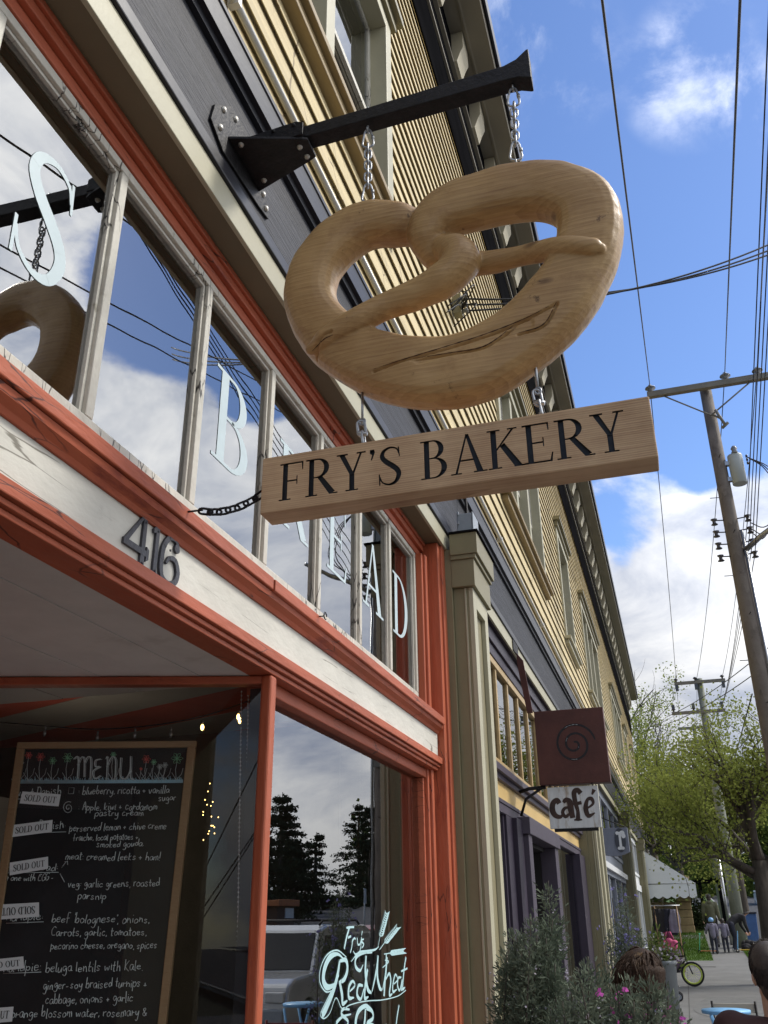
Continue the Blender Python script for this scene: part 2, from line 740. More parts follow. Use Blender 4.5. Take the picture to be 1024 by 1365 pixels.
def ribbon(pts, ws, n=5):
    P = catmull([(p[0], p[1], 0) for p in pts], n)
    m = len(P)
    W = [lerp(ws[min(len(ws) - 1, int(i / n))], ws[min(len(ws) - 1, int(i / n) + 1)], (i % n) / n) for i in range(m)]
    lf, rt = [], []
    for i in range(m):
        t = (P[min(m - 1, i + 1)] - P[max(0, i - 1)])
        t = Vector((t.x, t.y, 0)).normalized()
        nn = Vector((-t.y, t.x, 0))
        lf.append((P[i] + nn * W[i] / 2).to_tuple()[:2])
        rt.append((P[i] - nn * W[i] / 2).to_tuple()[:2])
    return [[lf[i], lf[i + 1], rt[i + 1], rt[i]] for i in range(m - 1)]


S_PTS = [(.50, .80), (.45, .93), (.30, .985), (.15, .91), (.11, .76), (.20, .62), (.34, .50), (.46, .37), (.49, .23), (.41, .065), (.26, .015), (.11, .09), (.05, .24)]
S_W = [.03, .035, .05, .08, .11, .125, .13, .125, .11, .08, .05, .035, .03]
GL = {
    'F': (.62, rect(.10, 0, .22, 1) + rect(.02, 0, .31, .035) + rect(.02, .96, .60, 1) + [[(.56, .98), (.60, 1.0), (.60, .78), (.575, .78)]] + rect(.21, .49, .46, .53) + rect(.44, .40, .465, .63)),
    'E': (.66, rect(.10, 0, .22, 1) + rect(.02, 0, .61, .04) + rect(.02, .96, .59, 1) + [[(.55, .98), (.59, 1.0), (.59, .80), (.565, .80)], [(.56, .02), (.61, .0), (.64, .23), (.615, .23)]] + rect(.21, .49, .46, .53) + rect(.44, .40, .465, .63)),
    'R': (.74, rect(.10, 0, .22, 1) + rect(.02, 0, .31, .035) + rect(.02, .96, .32, 1) + rect(.21, .47, .33, .505) + ell(.30, .735, .29, .265, .165, .225, -90, 90) + [[(.30, .49), (.43, .50), (.74, .06), (.60, .0)]] + rect(.60, 0, .80, .035)),
    'Y': (.72, rect(.31, 0, .43, .46) + rect(.22, 0, .52, .035) + [[(.06, .98), (.19, .98), (.43, .42), (.32, .42)], [(.56, .98), (.61, .98), (.42, .42), (.375, .45)]] + rect(.0, .96, .27, 1) + rect(.48, .96, .70, 1)),
    "'": (.20, [[(.05, 1.0), (.15, 1.0), (.17, .92), (.10, .72), (.07, .72), (.10, .86), (.05, .90)]]),
    'S': (.58, ribbon(S_PTS, S_W) + [[(.475, .98), (.505, .98), (.525, .72), (.50, .72)], [(.035, .02), (.065, .02), (.055, .31), (.025, .31)]]),
    'B': (.66, rect(.10, 0, .22, 1) + rect(.02, 0, .32, .035) + rect(.02, .965, .32, 1) + rect(.21, .505, .34, .54) + ell(.30, .755, .25, .245, .13, .21, -90, 90) + ell(.31, .27, .30, .27, .175, .235, -90, 90)),
    'A': (.78, [[(.36, 1.02), (.40, 1.02), (.14, 0), (.09, 0)], [(.35, 1.02), (.42, 1.02), (.72, 0), (.58, 0)]] + rect(.20, .32, .52, .36) + rect(.0, 0, .24, .035) + rect(.50, 0, .80, .035)),
    'K': (.74, rect(.10, 0, .22, 1) + rect(.02, 0, .31, .035) + rect(.02, .965, .31, 1) + [[(.21, .44), (.21, .50), (.56, .98), (.62, .98)], [(.29, .56), (.39, .64), (.74, .04), (.59, .0)]] + rect(.47, .965, .68, 1) + rect(.57, 0, .80, .035)),
    'D': (.74, rect(.10, 0, .22, 1) + rect(.02, 0, .32, .035) + rect(.02, .965, .32, 1) + ell(.28, .5, .42, .5, .29, .463, -90, 90, 20)),
    'O': (.76, ell(.36, .5, .35, .52, .23, .47, 0, 360, 26)),
    'L': (.58, rect(.10, 0, .22, 1) + rect(.02, 0, .55, .04) + rect(.02, .965, .31, 1) + [[(.50, .02), (.55, .0), (.58, .23), (.555, .23)]]),
    'U': (.74, rect(.10, .3, .22, 1) + rect(.02, .965, .31, 1) + rect(.57, .3, .62, 1) + rect(.50, .965, .70, 1) + ell(.36, .30, .26, .31, .14, .26, 180, 360)),
    'T': (.66, rect(.27, 0, .39, 1) + rect(.18, 0, .48, .035) + rect(.03, .96, .63, 1) + [[(.03, 1.0), (.07, .98), (.055, .80), (.03, .80)], [(.59, .98), (.63, 1.0), (.63, .80), (.605, .80)]]),
    ' ': (.34, []),
}


def text_pieces(s, gl=GL, track=0.03):
    x, res = 0.0, []
    for ch in s:
        w, ps = gl[ch]
        for p in ps:
            res.append([(a + x, b) for a, b in p])
        x += w + track
    return res, x - track


def convexish(mb, piece, fn, d0, d1):
    """closed little solid from a flat piece; fn(a, b, d) -> point"""
    n = len(piece)
    vs = [fn(a, b, d0) for a, b in piece] + [fn(a, b, d1) for a, b in piece]
    fs = [list(range(n))[::-1], list(range(n, 2 * n))] + [(i, (i + 1) % n, n + (i + 1) % n, n + i) for i in range(n)]
    mb.add(vs, fs)


def flat_text(mb, pieces, fn, d=0.0, step=0.00003):
    for i, p in enumerate(pieces):
        dd = d + (i % 9) * step
        mb.add([fn(a, b, dd) for a, b in p], [list(range(len(p)))])


# single-line handwriting
HW = {
    'a': ".40,.42 .22,.50 .05,.30 .10,.04 .28,.06 .40,.40 .40,.10 .48,.0", 'b': ".08,1 .06,.02 .10,.30 .28,.45 .42,.28 .32,.02 .08,.06",
    'c': ".38,.42 .20,.48 .05,.25 .15,.02 .40,.10", 'd': ".40,1 .40,.05 .36,.35 .20,.46 .05,.24 .15,.0 .38,.12", 'e': ".06,.25 .38,.30 .30,.48 .10,.42 .05,.15 .20,.0 .42,.10",
    'f': ".36,.95 .22,.98 .16,.80 .15,-.05|.02,.48 .34,.50", 'g': ".38,.42 .18,.48 .06,.25 .20,.06 .38,.35 .38,-.20 .22,-.40 .05,-.28", 'h': ".08,1 .06,0|.07,.28 .25,.48 .36,.30 .38,0",
    'i': ".10,.48 .10,.04 .16,0|.10,.68 .11,.71", 'k': ".08,1 .06,0|.36,.50 .09,.22 .38,0", 'l': ".10,1 .08,.05 .16,0", 'm': ".05,.48 .06,0|.06,.30 .20,.48 .28,.30 .28,0|.28,.30 .42,.48 .50,.30 .52,0",
    'n': ".05,.48 .06,0|.06,.28 .24,.48 .36,.30 .38,0", 'o': ".22,.48 .05,.28 .14,.0 .34,.06 .40,.32 .22,.48", 'p': ".07,.48 .04,-.42|.07,.35 .26,.48 .40,.28 .26,.02 .07,.10",
    'r': ".06,.48 .07,0|.07,.28 .18,.44 .34,.44", 's': ".34,.42 .16,.48 .10,.34 .32,.18 .24,.0 .04,.06", 't': ".16,.85 .14,.05 .28,.02|.02,.52 .32,.54", 'u': ".05,.48 .07,.08 .24,.02 .38,.40|.38,.48 .40,0",
    'v': ".04,.48 .20,.0 .38,.48", 'w': ".03,.48 .14,.02 .26,.36 .38,.02 .50,.48", 'y': ".05,.48 .10,.15 .30,.15 .38,.48 .34,-.20 .18,-.40 .05,-.30", 'A': ".04,0 .26,1 .46,0|.12,.38 .40,.38",
    'C': ".46,.85 .26,1 .06,.60 .12,.10 .44,.10", 'E': ".40,.95 .10,.92 .08,.05 .42,.04|.08,.50 .34,.52", 'G': ".46,.85 .24,1 .06,.55 .18,.02 .44,.15 .44,.45 .28,.45", 'S': ".42,.85 .22,1 .08,.78 .40,.35 .26,.0 .04,.12",
    'D': ".08,1 .07,0 .36,.15 .44,.60 .30,.95 .02,1", 'K': ".10,1 .08,0|.42,1 .10,.45 .44,0", 'R': ".08,0 .10,1 .38,.90 .36,.58 .10,.50 .44,0", 'B': ".08,0 .10,1 .36,.85 .12,.54 .42,.30 .30,.02 .08,0", 'M': ".04,0 .08,1 .28,.4 .48,1 .52,0", 'N': ".06,0 .08,1 .40,0 .44,1", 'U': ".06,1 .10,.1 .30,.02 .42,.2 .44,1", 'H': ".08,1 .06,0|.42,1 .40,0|.07,.5 .41,.5", 'W': ".02,1 .14,0 .28,.7 .42,0 .56,1", 'F': ".08,0 .10,1 .44,1|.09,.55 .36,.56",
    ',': ".12,.06 .06,-.14", '.': ".08,.02 .10,.05", ':': ".08,.10 .10,.13|.08,.40 .10,.43", '+': ".18,.08 .18,.44|.02,.26 .34,.26", '-': ".04,.26 .30,.28", '!': ".14,1 .10,.28|.08,.02 .09,.06", "'": ".08,1 .06,.78", '&': ".42,.0 .10,.70 .22,.90 .30,.70 .05,.20 .20,.0 .44,.36",
}
HWW = {'m': .62, 'w': .6, 'i': .24, 'l': .24, ',': .2, '.': .2, ':': .22, "'": .16, ' ': .3, '!': .24, 't': .38, 'r': .4, 'M': .62, 'W': .66}


def hw_strokes(s):
    x, res = 0.0, []
    for ch in s:
        if ch != ' ':
            for part_ in HW[ch].split('|'):
                res.append([(float(a) + x, float(b)) for a, b in (q.split(',') for q in part_.split())])
        x += HWW.get(ch, .5)
    return res, x


def chalk(mb, s, p0, p1, h, nrm, rad=0.0016, jit=0.02, n=3):
    """write s from p0 to p1 (baseline), x-height scale h metres, tubes"""
    st, w = hw_strokes(s)
    p0, p1 = Vector(p0), Vector(p1)
    ax = (p1 - p0) / w
    up = Vector((0, 0, 1)) * h
    slant = random.uniform(-.06, .10)
    for k in st:
        oy, os_ = random.gauss(0, .05), random.uniform(.86, 1.16)
        q = [(a + slant * b + random.uniform(-jit, jit) * 1.6, oy + b * os_ + random.uniform(-jit, jit), 0) for a, b in k]
        c = catmull(q, n) if len(q) > 2 else [Vector(z) for z in q]
        mb.tube([p0 + ax * z.x + up * z.y for z in c], rad, 3, True, False)


# ------------------------------------------------------------------ palette
M_SIDING = pmat('yellow_clapboard', (.60, .49, .27, 1), .65, .2, 1.5, (1, .35, 6), .2, 30, dirt=(.36, .28, .15, 1), dirt_amt=.5, dirt_scale=1.6, dirt_sharp=.2, cracks=(3.0, (1, 1.6, .55), .018, .5, (.22, .16, .08, 1)))
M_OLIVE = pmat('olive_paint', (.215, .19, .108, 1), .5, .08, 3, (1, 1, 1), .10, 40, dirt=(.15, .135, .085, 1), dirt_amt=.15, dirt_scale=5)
M_OLIVE_PALE_LIT = pmat('pale_and_lit_olive', (.41, .385, .27, 1), .5, .08, 3, (1, 1, 1), .10, 40, dirt=(.22, .2, .14, 1), dirt_amt=.12, dirt_scale=5)  # pale trim; on pilaster frames, front light put into the colour
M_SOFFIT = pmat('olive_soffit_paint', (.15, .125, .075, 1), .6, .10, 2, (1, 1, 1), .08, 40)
M_RED = pmat('orange_red_paint', (.395, .095, .043, 1), .55, .2, 4, (1, .25, 1), .5, 30, dirt=(.25, .05, .03, 1), dirt_amt=.58, dirt_scale=7, dirt_sharp=.1, cracks=(6, (1, .5, 3.0), .02, .53, (.10, .03, .02, 1)))
M_RED2 = pmat('orange_red_post_paint', (.395, .095, .042, 1), .5, .2, 4, (1, 1, .22), .5, 30, dirt=(.25, .05, .028, 1), dirt_amt=.55, dirt_scale=7, dirt_sharp=.1, cracks=(6, (3, 3.0, .4), .02, .53, (.12, .035, .02, 1)))
M_WHITE = pmat('cracked_cream_paint', (.60, .585, .52, 1), .6, .10, 3, (1, .5, 1), .5, 22, dirt=(.42, .40, .34, 1), dirt_amt=.62, dirt_scale=5, dirt_sharp=.12, cracks=(4.0, (1, .22, 4.0), .016, .52, (.22, .205, .17, 1)))
M_MUNT = pmat('cream_sash_paint', (.54, .52, .45, 1), .55, .12, 8, (1, 1, .5), .5, 50, dirt=(.28, .26, .20, 1), dirt_amt=.45, dirt_scale=11, dirt_sharp=.06, cracks=(9, (2, 2, .5), .03, .5, (.05, .045, .04, 1)))
M_MUNTD = pmat('grey_sash_paint', (.20, .195, .175, 1), .5, .15, 8, (1, 1, .5), .25, 60)
M_SLATE = pmat('slate_black_board', (.027, .028, .036, 1), .6, .5, 5, (1, .25, 5), .6, 22, spec=.3, dirt=(.062, .063, .072, 1), dirt_amt=.5, dirt_scale=3.5, dirt_sharp=.25)
M_BLACK = pmat('black_trim_paint', (.018, .018, .024, 1), .42, .3, 5, (1, .3, 1), .15, 30)
M_FRIEZE = pmat('black_frieze_paint', (.009, .009, .010, 1), .8, .3, 5, (1, .3, 1), .1, 30, spec=0.0)
M_TAN = pmat('tan_cornice_paint', (.27, .245, .19, 1), .6, .08, 2, (1, .4, 1), .08, 30)
M_TANBLK = pmat('cream_bracket_paint', (.52, .47, .34, 1), .6, .08, 2, (1, 1, 1), .08, 30)
M_CEIL = pmat('recess_ceiling_paint', (.60, .59, .55, 1), .6, .15, 1.5, (1, 1, 1), .3, 14, dirt=(.44, .42, .38, 1), dirt_amt=.6, dirt_scale=2.2, dirt_sharp=.2)
M_IRON = pmat('black_iron', (.014, .013, .014, 1), .55, .5, 20, (1, 1, 1), .4, 60, metal=.2, spec=.3)
M_STEEL = pmat('galvanised_steel', (.40, .41, .42, 1), .38, .25, 30, (1, 1, 1), .1, 90, metal=.9)
M_BOLT = pmat('zinc_bolt', (.55, .52, .46, 1), .4, .2, 30, (1, 1, 1), .1, 90, metal=.7)
M_GREYBOX = pmat('grey_enamel', (.30, .33, .36, 1), .4, .1, 10, (1, 1, 1), .1, 60)
M_CONDUIT = pmat('pale_conduit', (.62, .61, .58, 1), .35, .12, 10, (1, .1, 1), .1, 60, metal=.2)
M_NUM = pmat('dark_number_metal', (.045, .045, .055, 1), .45, .3, 30, (1, 1, 1), .2, 80)
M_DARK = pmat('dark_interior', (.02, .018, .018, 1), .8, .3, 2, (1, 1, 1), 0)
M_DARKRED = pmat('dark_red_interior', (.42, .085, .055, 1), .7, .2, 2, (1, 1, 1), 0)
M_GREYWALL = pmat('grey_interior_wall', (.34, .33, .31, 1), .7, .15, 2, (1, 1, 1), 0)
M_LETTER = pmat('white_glass_paint', (.50, .60, .63, 1), .5, .05, 12, (1, 1, 1), .05, 40)
M_DECAL = pmat('pale_blue_decal', (.45, .66, .68, 1), .5, .05, 12, (1, 1, 1), .05, 40)
M_GLASS_T = glass_mat('transom_glass', 4.2, (.8, .83, .84, 1), 0.0, 0.03)
M_GLASS_D = glass_mat('display_glass', 4.0, (.85, .88, .88, 1), 0.0, 0.02)
M_GLASS_S = glass_mat('side_glass', 1.5, (.93, .95, .95, 1))
M_GLASS_U = glass_mat('upper_glass', 2.4, (.7, .75, .78, 1), 0.0, 0.05)
M_PURPLE = pmat('purple_paint', (.028, .020, .036, 1), .5, .15, 4, (1, 1, 1), .15, 35)
M_PURPLE_L = pmat('purple_lintel_paint', (.068, .056, .078, 1), .5, .12, 4, (1, 1, 1), .15, 35)
M_BUFF = pmat('buff_yellow_paint', (.60, .42, .17, 1), .5, .08, 3, (1, .5, 1), .15, 30)
M_PINE = wood_mat('varnished_pine', (.47, .34, .165, 1), (.34, .23, .10, 1), (1, 1, .3), 9, .45, False)
M_BOARD = wood_mat('fir_beam', (.60, .42, .25, 1), (.29, .16, .08, 1), (.55, 6, 12), 3.6, .55, True, None, .62)
M_PRETZ = wood_mat('carved_fir', (.49, .315, .138, 1), (.215, .105, .036, 1), (1.1, 5, 7), 2.6, .42, True, (.22, .10, .038, 1), .32)
M_INK = pmat('black_carving_paint', (.013, .013, .016, 1), .5, .3, 30, (1, 1, 1), .2, 80)
M_CHALKB = pmat('chalkboard', (.010, .011, .013, 1), .6, .5, 3, (1, 1, 1), .05, 60, dirt=(.018, .021, .027, 1), dirt_amt=.75, dirt_scale=3, dirt_sharp=.3)
M_CHALK = pmat('white_chalk', (.55, .60, .60, 1), .9, .1, 40, (1, 1, 1), 0)
M_CHALK_R = pmat('red_chalk', (.70, .14, .12, 1), .9, .1, 40, (1, 1, 1), 0)
M_CHALK_G = pmat('green_chalk', (.25, .55, .32, 1), .9, .1, 40, (1, 1, 1), 0)
M_CHALK_B = pmat('blue_chalk', (.40, .62, .72, 1), .9, .1, 40, (1, 1, 1), 0)
M_CBFRAME = wood_mat('oak_frame', (.36, .24, .13, 1), (.24, .14, .07, 1), (2, 2, 14), 5, .5, False)
M_PAPER = pmat('white_paper', (.74, .78, .80, 1), .8, .04, 10, (1, 1, 1), 0)
M_BROWNMETAL = pmat('rust_brown_metal', (.085, .028, .022, 1), .5, .25, 4, (1, 1, 1), .15, 40, dirt=(.14, .06, .045, 1), dirt_amt=.12, dirt_scale=6)
M_WEATHERWHITE = pmat('weathered_white_metal', (.62, .64, .65, 1), .55, .12, 6, (3, 1, .6), .1, 40, dirt=(.36, .30, .23, 1), dirt_amt=.7, dirt_scale=5, dirt_sharp=.12)
# ------------------------------------------------------------------ the ground
def ground_sheet(name, xs, y0, y1, dz, mat, ny=60):
    mb = MB()
    vs, fs = [], []
    for j in range(ny + 1):
        y = y0 + (y1 - y0) * (j / ny)
        for x, h in xs:
            vs.append((x, y, ground_z(y) + dz + h))
    w = len(xs)
    for j in range(ny):
        for i in range(w - 1):
            fs.append((j * w + i, j * w + i + 1, (j + 1) * w + i + 1, (j + 1) * w + i))
    mb.add(vs, fs)
    return struct(mb.build(name, mat, recalc=False))


def paving_mat():
    mt = pmat('concrete_pavement', (.16, .158, .152, 1), .8, .18, 1.2, (1, 1, 1), .25, 50, dirt=(.11, .108, .10, 1), dirt_amt=.35, dirt_scale=1.5, dirt_sharp=.25)
    return mt


M_ASPH = pmat('asphalt', (.060, .060, .062, 1), .85, .2, 2, (1, 1, 1), .4, 90)
M_GRASSG = pmat('lawn_ground', (.065, .115, .022, 1), .9, .35, 3, (1, 1, 1), .8, 60)
M_EARTH = pmat('ground_earth', (.06, .062, .035, 1), .9, .3, .3, (1, 1, 1), .3, 10)
ground_sheet('ground', [(-400, -.3), (-40, -.3), (13, -.22), (400, -.22)], -60, 900, -.02, M_EARTH, 120)
ground_sheet('road', [(3.98, -.14), (7.5, -.09), (11.3, -.14)], -60, 300, 0, M_ASPH, 120)
ground_sheet('kerb', [(3.84, 0.004), (3.975, 0), (3.978, -.15)], -60, 300, 0, pmat('kerb_concrete', (.33, .32, .30, 1), .8, .15, 2, (1, 1, 1), .2, 40), 120)
ground_sheet('sidewalk', [(-.9, 0), (1.0, 0), (3.15, 0)], -12, 31, 0, paving_mat(), 60)
ground_sheet('sidewalk', [(2.05, 0), (3.15, 0)], 31, 160, 0, paving_mat(), 80)
ground_sheet('verge', [(3.15, 0), (3.84, 0)], -12, 25.5, 0, paving_mat(), 30)
ground_sheet('far_pavement', [(11.32, -.02), (14, 0), (60, 0)], -60, 140, 0, M_ASPH, 60)
ground_sheet('lawn', [(3.15, .012), (3.84, .012)], 25.5, 160, 0, M_GRASSG, 80)
ground_sheet('lawn', [(-10, .01), (2.05, .012)], 45.6, 160, 0, M_GRASSG, 60)
ground_sheet('lawn', [(.35, .01), (2.05, .012)], 33, 45.6, 0, M_GRASSG, 20)
ground_sheet('path', [(-.6, .01), (2.05, .014)], 31, 33, 0, paving_mat(), 6)
ground_sheet('path', [(-2, .016), (2.06, .018)], 41.5, 43.0, 0, paving_mat(), 6)
ground_sheet('pavement_joint', [(1.22, .004), (1.236, .004)], -12, 31, 0, pmat('joint_dirt', (.08, .078, .07, 1), .9, .2, 3), 60)
mb = MB()
for yy in [1.5 * i for i in range(-4, 21)] + [33.5, 36, 39, 42, 45, 49, 53]:
    g0, g1 = ground_z(yy) + .005, ground_z(yy + .016) + .005
    mb.quad((1.24 if yy < 31 else 2.06, yy, g0), (3.14, yy, g0), (3.14, yy + .016, g1), (1.24 if yy < 31 else 2.06, yy + .016, g1))
struct(mb.build('pavement_joint', _mats['joint_dirt'], recalc=False))
mb = MB()
pp = catmull([(1.30, 20.2), (1.5, 18.6), (2.0, 17.6), (2.6, 18.4), (2.75, 20.2), (2.45, 22.2), (1.8, 23.0), (1.35, 22.0)] and [(1.3, 20.2, 0), (1.5, 18.6, 0), (2.0, 17.9, 0), (2.6, 18.8, 0), (2.75, 20.6, 0), (2.4, 22.2, 0), (1.7, 22.6, 0)], 4, True)
mb.add([(p.x, p.y, ground_z(p.y) + .005) for p in pp], [list(range(len(pp)))])
struct(mb.build('asphalt_patch', pmat('patch_asphalt', (.15, .15, .145, 1), .9, .2, 5, (1, 1, 1), .3, 60), recalc=False))

# ------------------------------------------------------------------ the building
B = thing('shop_building', 'long yellow clapboard shop building with olive pilasters and black cornice', 'building', (0, 0, 0))
YEND = 45.4
YBEG = -2.0
PIL = [(-0.30, .30), (6.128, 6.75), (15.3, 16.9), (26.9, 27.6), (36.8, 37.5)]

# --- upper windows
WIN = [(1.05, 4.61, 3), (9.0, 12.55, 3), (15.0, 16.75, 1), (19.2, 23.5, 3), (28.2, 32.9, 3), (35.0, 36.8, 1), (39.6, 41.4, 1)]
WZ0, WZ1 = 6.0, 8.08
SX = .05
ZE = [5.03, 5.19, 5.37, 5.57, 5.77, 5.95]
while ZE[-1] < 9.6:
    ZE.append(ZE[-1] + .158)
mb = MB()
for i in range(len(ZE) - 1):
    z0, z1 = ZE[i], min(ZE[i + 1] + .012, 9.66)
    segs = [(YBEG, YEND)]
    if z1 > WZ0 - .02 and z0 < WZ1 + .08:
        segs, y = [], YBEG
        for a, b, k in WIN:
            segs.append((y, a + .05))
            y = b - .05
        segs.append((y, YEND))
    for a, b in segs:
        # butt joints every few metres
        y = a
        while y < b - .01:
            y2 = min(b, y + random.uniform(2.6, 4.4))
            if b - y2 < .6:
                y2 = b
            j = random.uniform(-.0015, .0015)
            jz = random.uniform(-.003, .003)
            mb.prism([(SX - .05, z0 + .04), (SX + .000 + j, z0 + .04), (SX + .003 + j, z0 + jz), (SX + .008 + j, z0 + jz), (SX - .015 + j, z1), (SX - .05, z1)], 'y', y, y2 - .002)
            y = y2
mb.build('siding', M_SIDING, B, recalc=True)
M_REVEAL = M_OLIVE
M_CURT = pmat('window_blind', (.30, .31, .30, 1), .8, .1, 2, (1, 6, 1), 0)
for wi, (a, b, k) in enumerate(WIN):
    c = MB()
    w = .13
    c.box(-.12, SX + .035, a, a + w, WZ0, WZ1)
    c.box(-.12, SX + .035, b - w, b, WZ0, WZ1)
    c.box(-.12, SX + .035, a + w, b - w, WZ1 - .13, WZ1)
    step = (b - a - 2 * w) / k
    for q in range(1, k):
        y = a + w + step * q
        c.box(-.12, SX + .01, y - .07, y + .07, WZ0, WZ1 - .13)
    cas = c.build('upper_window', M_OLIVE_PALE_LIT, B, .006)
    s = MB().box(-.12, SX + .11, a - .10, b + .10, WZ0 - .055, WZ0 - .002)
    s.box(-.02, SX + .07, a - .04, b + .04, WZ0 - .13, WZ0 - .056)
    s.build('sill', pmat('shaded_ochre_sill', (.27, .195, .09, 1), .55, .15, 4, (1, .4, 1), .15, 30) if wi < 2 else M_OLIVE_PALE_LIT, cas, .006)  # shade under the two near sills is put into this darker ochre
    hd = MB().box(-.02, SX + .12, a - .10, b + .10, WZ1 + .10, WZ1 + .17)
    hd.box(-.02, SX + .07, a - .05, b + .05, WZ1 + .001, WZ1 + .099)
    hd.build('head_cap', M_OLIVE, cas, .006)
    fr, gl, bl = MB(), MB(), MB()
    for q in range(k):
        y0 = a + w + step * q + (.07 if q else 0)
        y1 = a + w + step * (q + 1) - (.07 if q < k - 1 else 0)
        zt, zb = WZ1 - .13, WZ0
        zm = (zt + zb) / 2
        for (za, zc, x) in ((zm - .03, zt, -.045), (zb, zm + .03, -.085)):
            fr.box(x - .03, x, y0, y0 + .05, za, zc)
            fr.box(x - .03, x, y1 - .05, y1, za, zc)
            fr.box(x - .03, x, y0 + .05, y1 - .05, za, za + .05)
            fr.box(x - .03, x, y0 + .05, y1 - .05, zc - .05, zc)
            gl.quad((x - .015, y0 + .05, za + .05), (x - .015, y1 - .05, za + .05), (x - .015, y1 - .05, zc - .05), (x - .015, y0 + .05, zc - .05))
        bl.box(-.20, -.19, y0 - .05, y1 + .05, zm + .25 * (q - 1), zt + .05)
    fr.build('sash', M_MUNT, cas)
    gl.build('pane', M_GLASS_U, cas, recalc=False)
    bl.build('blind', M_CURT, cas)

# --- frieze, cornice, brackets
MB().box(-.1, .07, YBEG, YEND, 9.62, 10.40).build('frieze', M_FRIEZE, B)
MB().box(-.1, .066, YBEG, YEND, 10.432, 10.86).build('upper_frieze', M_FRIEZE, B)
MB().box(-.1, .10, YBEG, YEND, 10.402, 10.43).box(-.1, .115, YBEG, YEND, 10.862, 10.885).build('moulding', M_TAN, B)
MB().box(-.1, .09, YBEG, YEND, 10.887, 11.375).build('bracket_recess', M_FRIEZE, B)
y = .1
while y < YEND - .2:
    MB().prism([(.092, 10.89), (.15, 10.89), (.20, 11.03), (.235, 11.10), (.235, 11.374), (.092, 11.374)], 'y', y, y + .30).build('eave_bracket', M_TANBLK, B, .004)
    y += 1.02
c = MB()
prof = [(.0, 11.38), (.25, 11.38), (.25, 11.36), (.28, 11.352), (.30, 11.36), (.52, 11.372), (.535, 11.46), (.0, 11.5)]
c.prism(prof, 'y', YBEG, YEND + .12)
c.build('cornice', M_TAN, B, .004)
MB().prism([(.40, 11.502), (.537, 11.462), (.552, 11.43), (.575, 11.44), (.585, 11.60), (.40, 11.62)], 'y', YBEG, YEND + .14).build('gutter', M_BLACK, B)
# shell
s = MB()
s.box(-14, -.101, YEND - .15, YEND, -.2, 11.4)
s.box(-14.15, -14, YBEG, YEND, -.2, 11.4)
s.build('shell_wall', M_SIDING, B)
MB().box(-14, -.101, YBEG, YBEG + .15, -.2, 11.4).build('shell_wall', M_DARK, B)
MB().box(-.10, .056, YEND - .12, YEND + .004, 5.0, 9.61).build('corner_board', M_OLIVE_PALE_LIT, B)
MB().box(-14, -.0, YBEG, YEND, 11.505, 11.56).build('roof', M_FRIEZE, B)
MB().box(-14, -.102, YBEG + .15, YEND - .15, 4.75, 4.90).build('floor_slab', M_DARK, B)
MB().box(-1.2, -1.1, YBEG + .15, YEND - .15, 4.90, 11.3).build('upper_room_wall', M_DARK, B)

# --- long fascia
MB().box(-.0005, .020, YBEG, YEND, 4.168, 4.302).build('soffit_lip', M_OLIVE_PALE_LIT, B, .003)
MB().box(-.10, .036, YBEG, YEND, 4.304, 4.372).build('fascia_bead', M_BLACK, B, .006)
MB().box(-.10, .025, YBEG, YEND, 4.374, 4.828).build('fascia_board', M_SLATE, B)
MB().prism([(-.1, 4.83), (.05, 4.83), (.055, 4.86), (.08, 4.862), (.085, 4.985), (.092, 4.99), (.092, 5.015), (.0, 5.04), (-.1, 5.04)], 'y', YBEG, YEND).build('fascia_cap', M_BLACK, B)
cd = MB().tube([(.083, YBEG, 5.165), (.083, 13, 5.165), (.083, YEND - .3, 5.165)], .017, 10)
for y in (2.2, 5.0, 8.4, 11.5, 14.6, 20, 26):
    cd.box(.05, .103, y, y + .03, 5.14, 5.19)
for y in (6.95, 18.0):
    cd.tube([(.083, y, 5.165), (.083, y + .07, 5.165)], .021, 10)
cd.build('conduit', M_CONDUIT, B)


def pilaster(ya, yb, wide=False):
    base = MB().box(-.30, .05, ya, yb, -.1, 4.168)
    p = base.build('pilaster', M_OLIVE, B, .003)
    a, b = ya + .035, yb - .035
    MB().box(.051, .166, a, b, -.1, 3.855).build('shaft', M_OLIVE, p, .003)
    f = MB()
    st = .115
    f.box(.1665, .200, a, a + st, -.1, 3.855)
    f.box(.1665, .200, b - st, b, -.1, 3.855)
    f.box(.1665, .200, a + st, b - st, 3.72, 3.855)
    if wide:
        f.box(.1665, .200, (a + b) / 2 - .12, (a + b) / 2 + .12, -.1, 3.72)
    # thin rib on the flank, as the boards are lapped
    f.box(.135, .150, a - .006, a, -.1, 3.855)
    f.build('panel_frame', M_OLIVE_PALE_LIT, p, .003)  # shaft's olive made paler: light on the front faces painted in
    cp = MB()
    cp.box(.0505, .226, ya - .004, yb + .004, 3.857, 4.072)
    cp.box(.0505, .243, ya - .018, yb + .018, 4.073, 4.106)
    cp.box(.0505, .262, ya - .03, yb + .03, 4.107, 4.278)
    cp.build('capital', M_OLIVE, p, .003)
    MB().box(.0505, .275, ya - .045, yb + .045, 4.279, 4.294).build('cap_flashing', M_FRIEZE, p)


for i, (a, b) in enumerate(PIL):
    pilaster(a, b, i == 2)

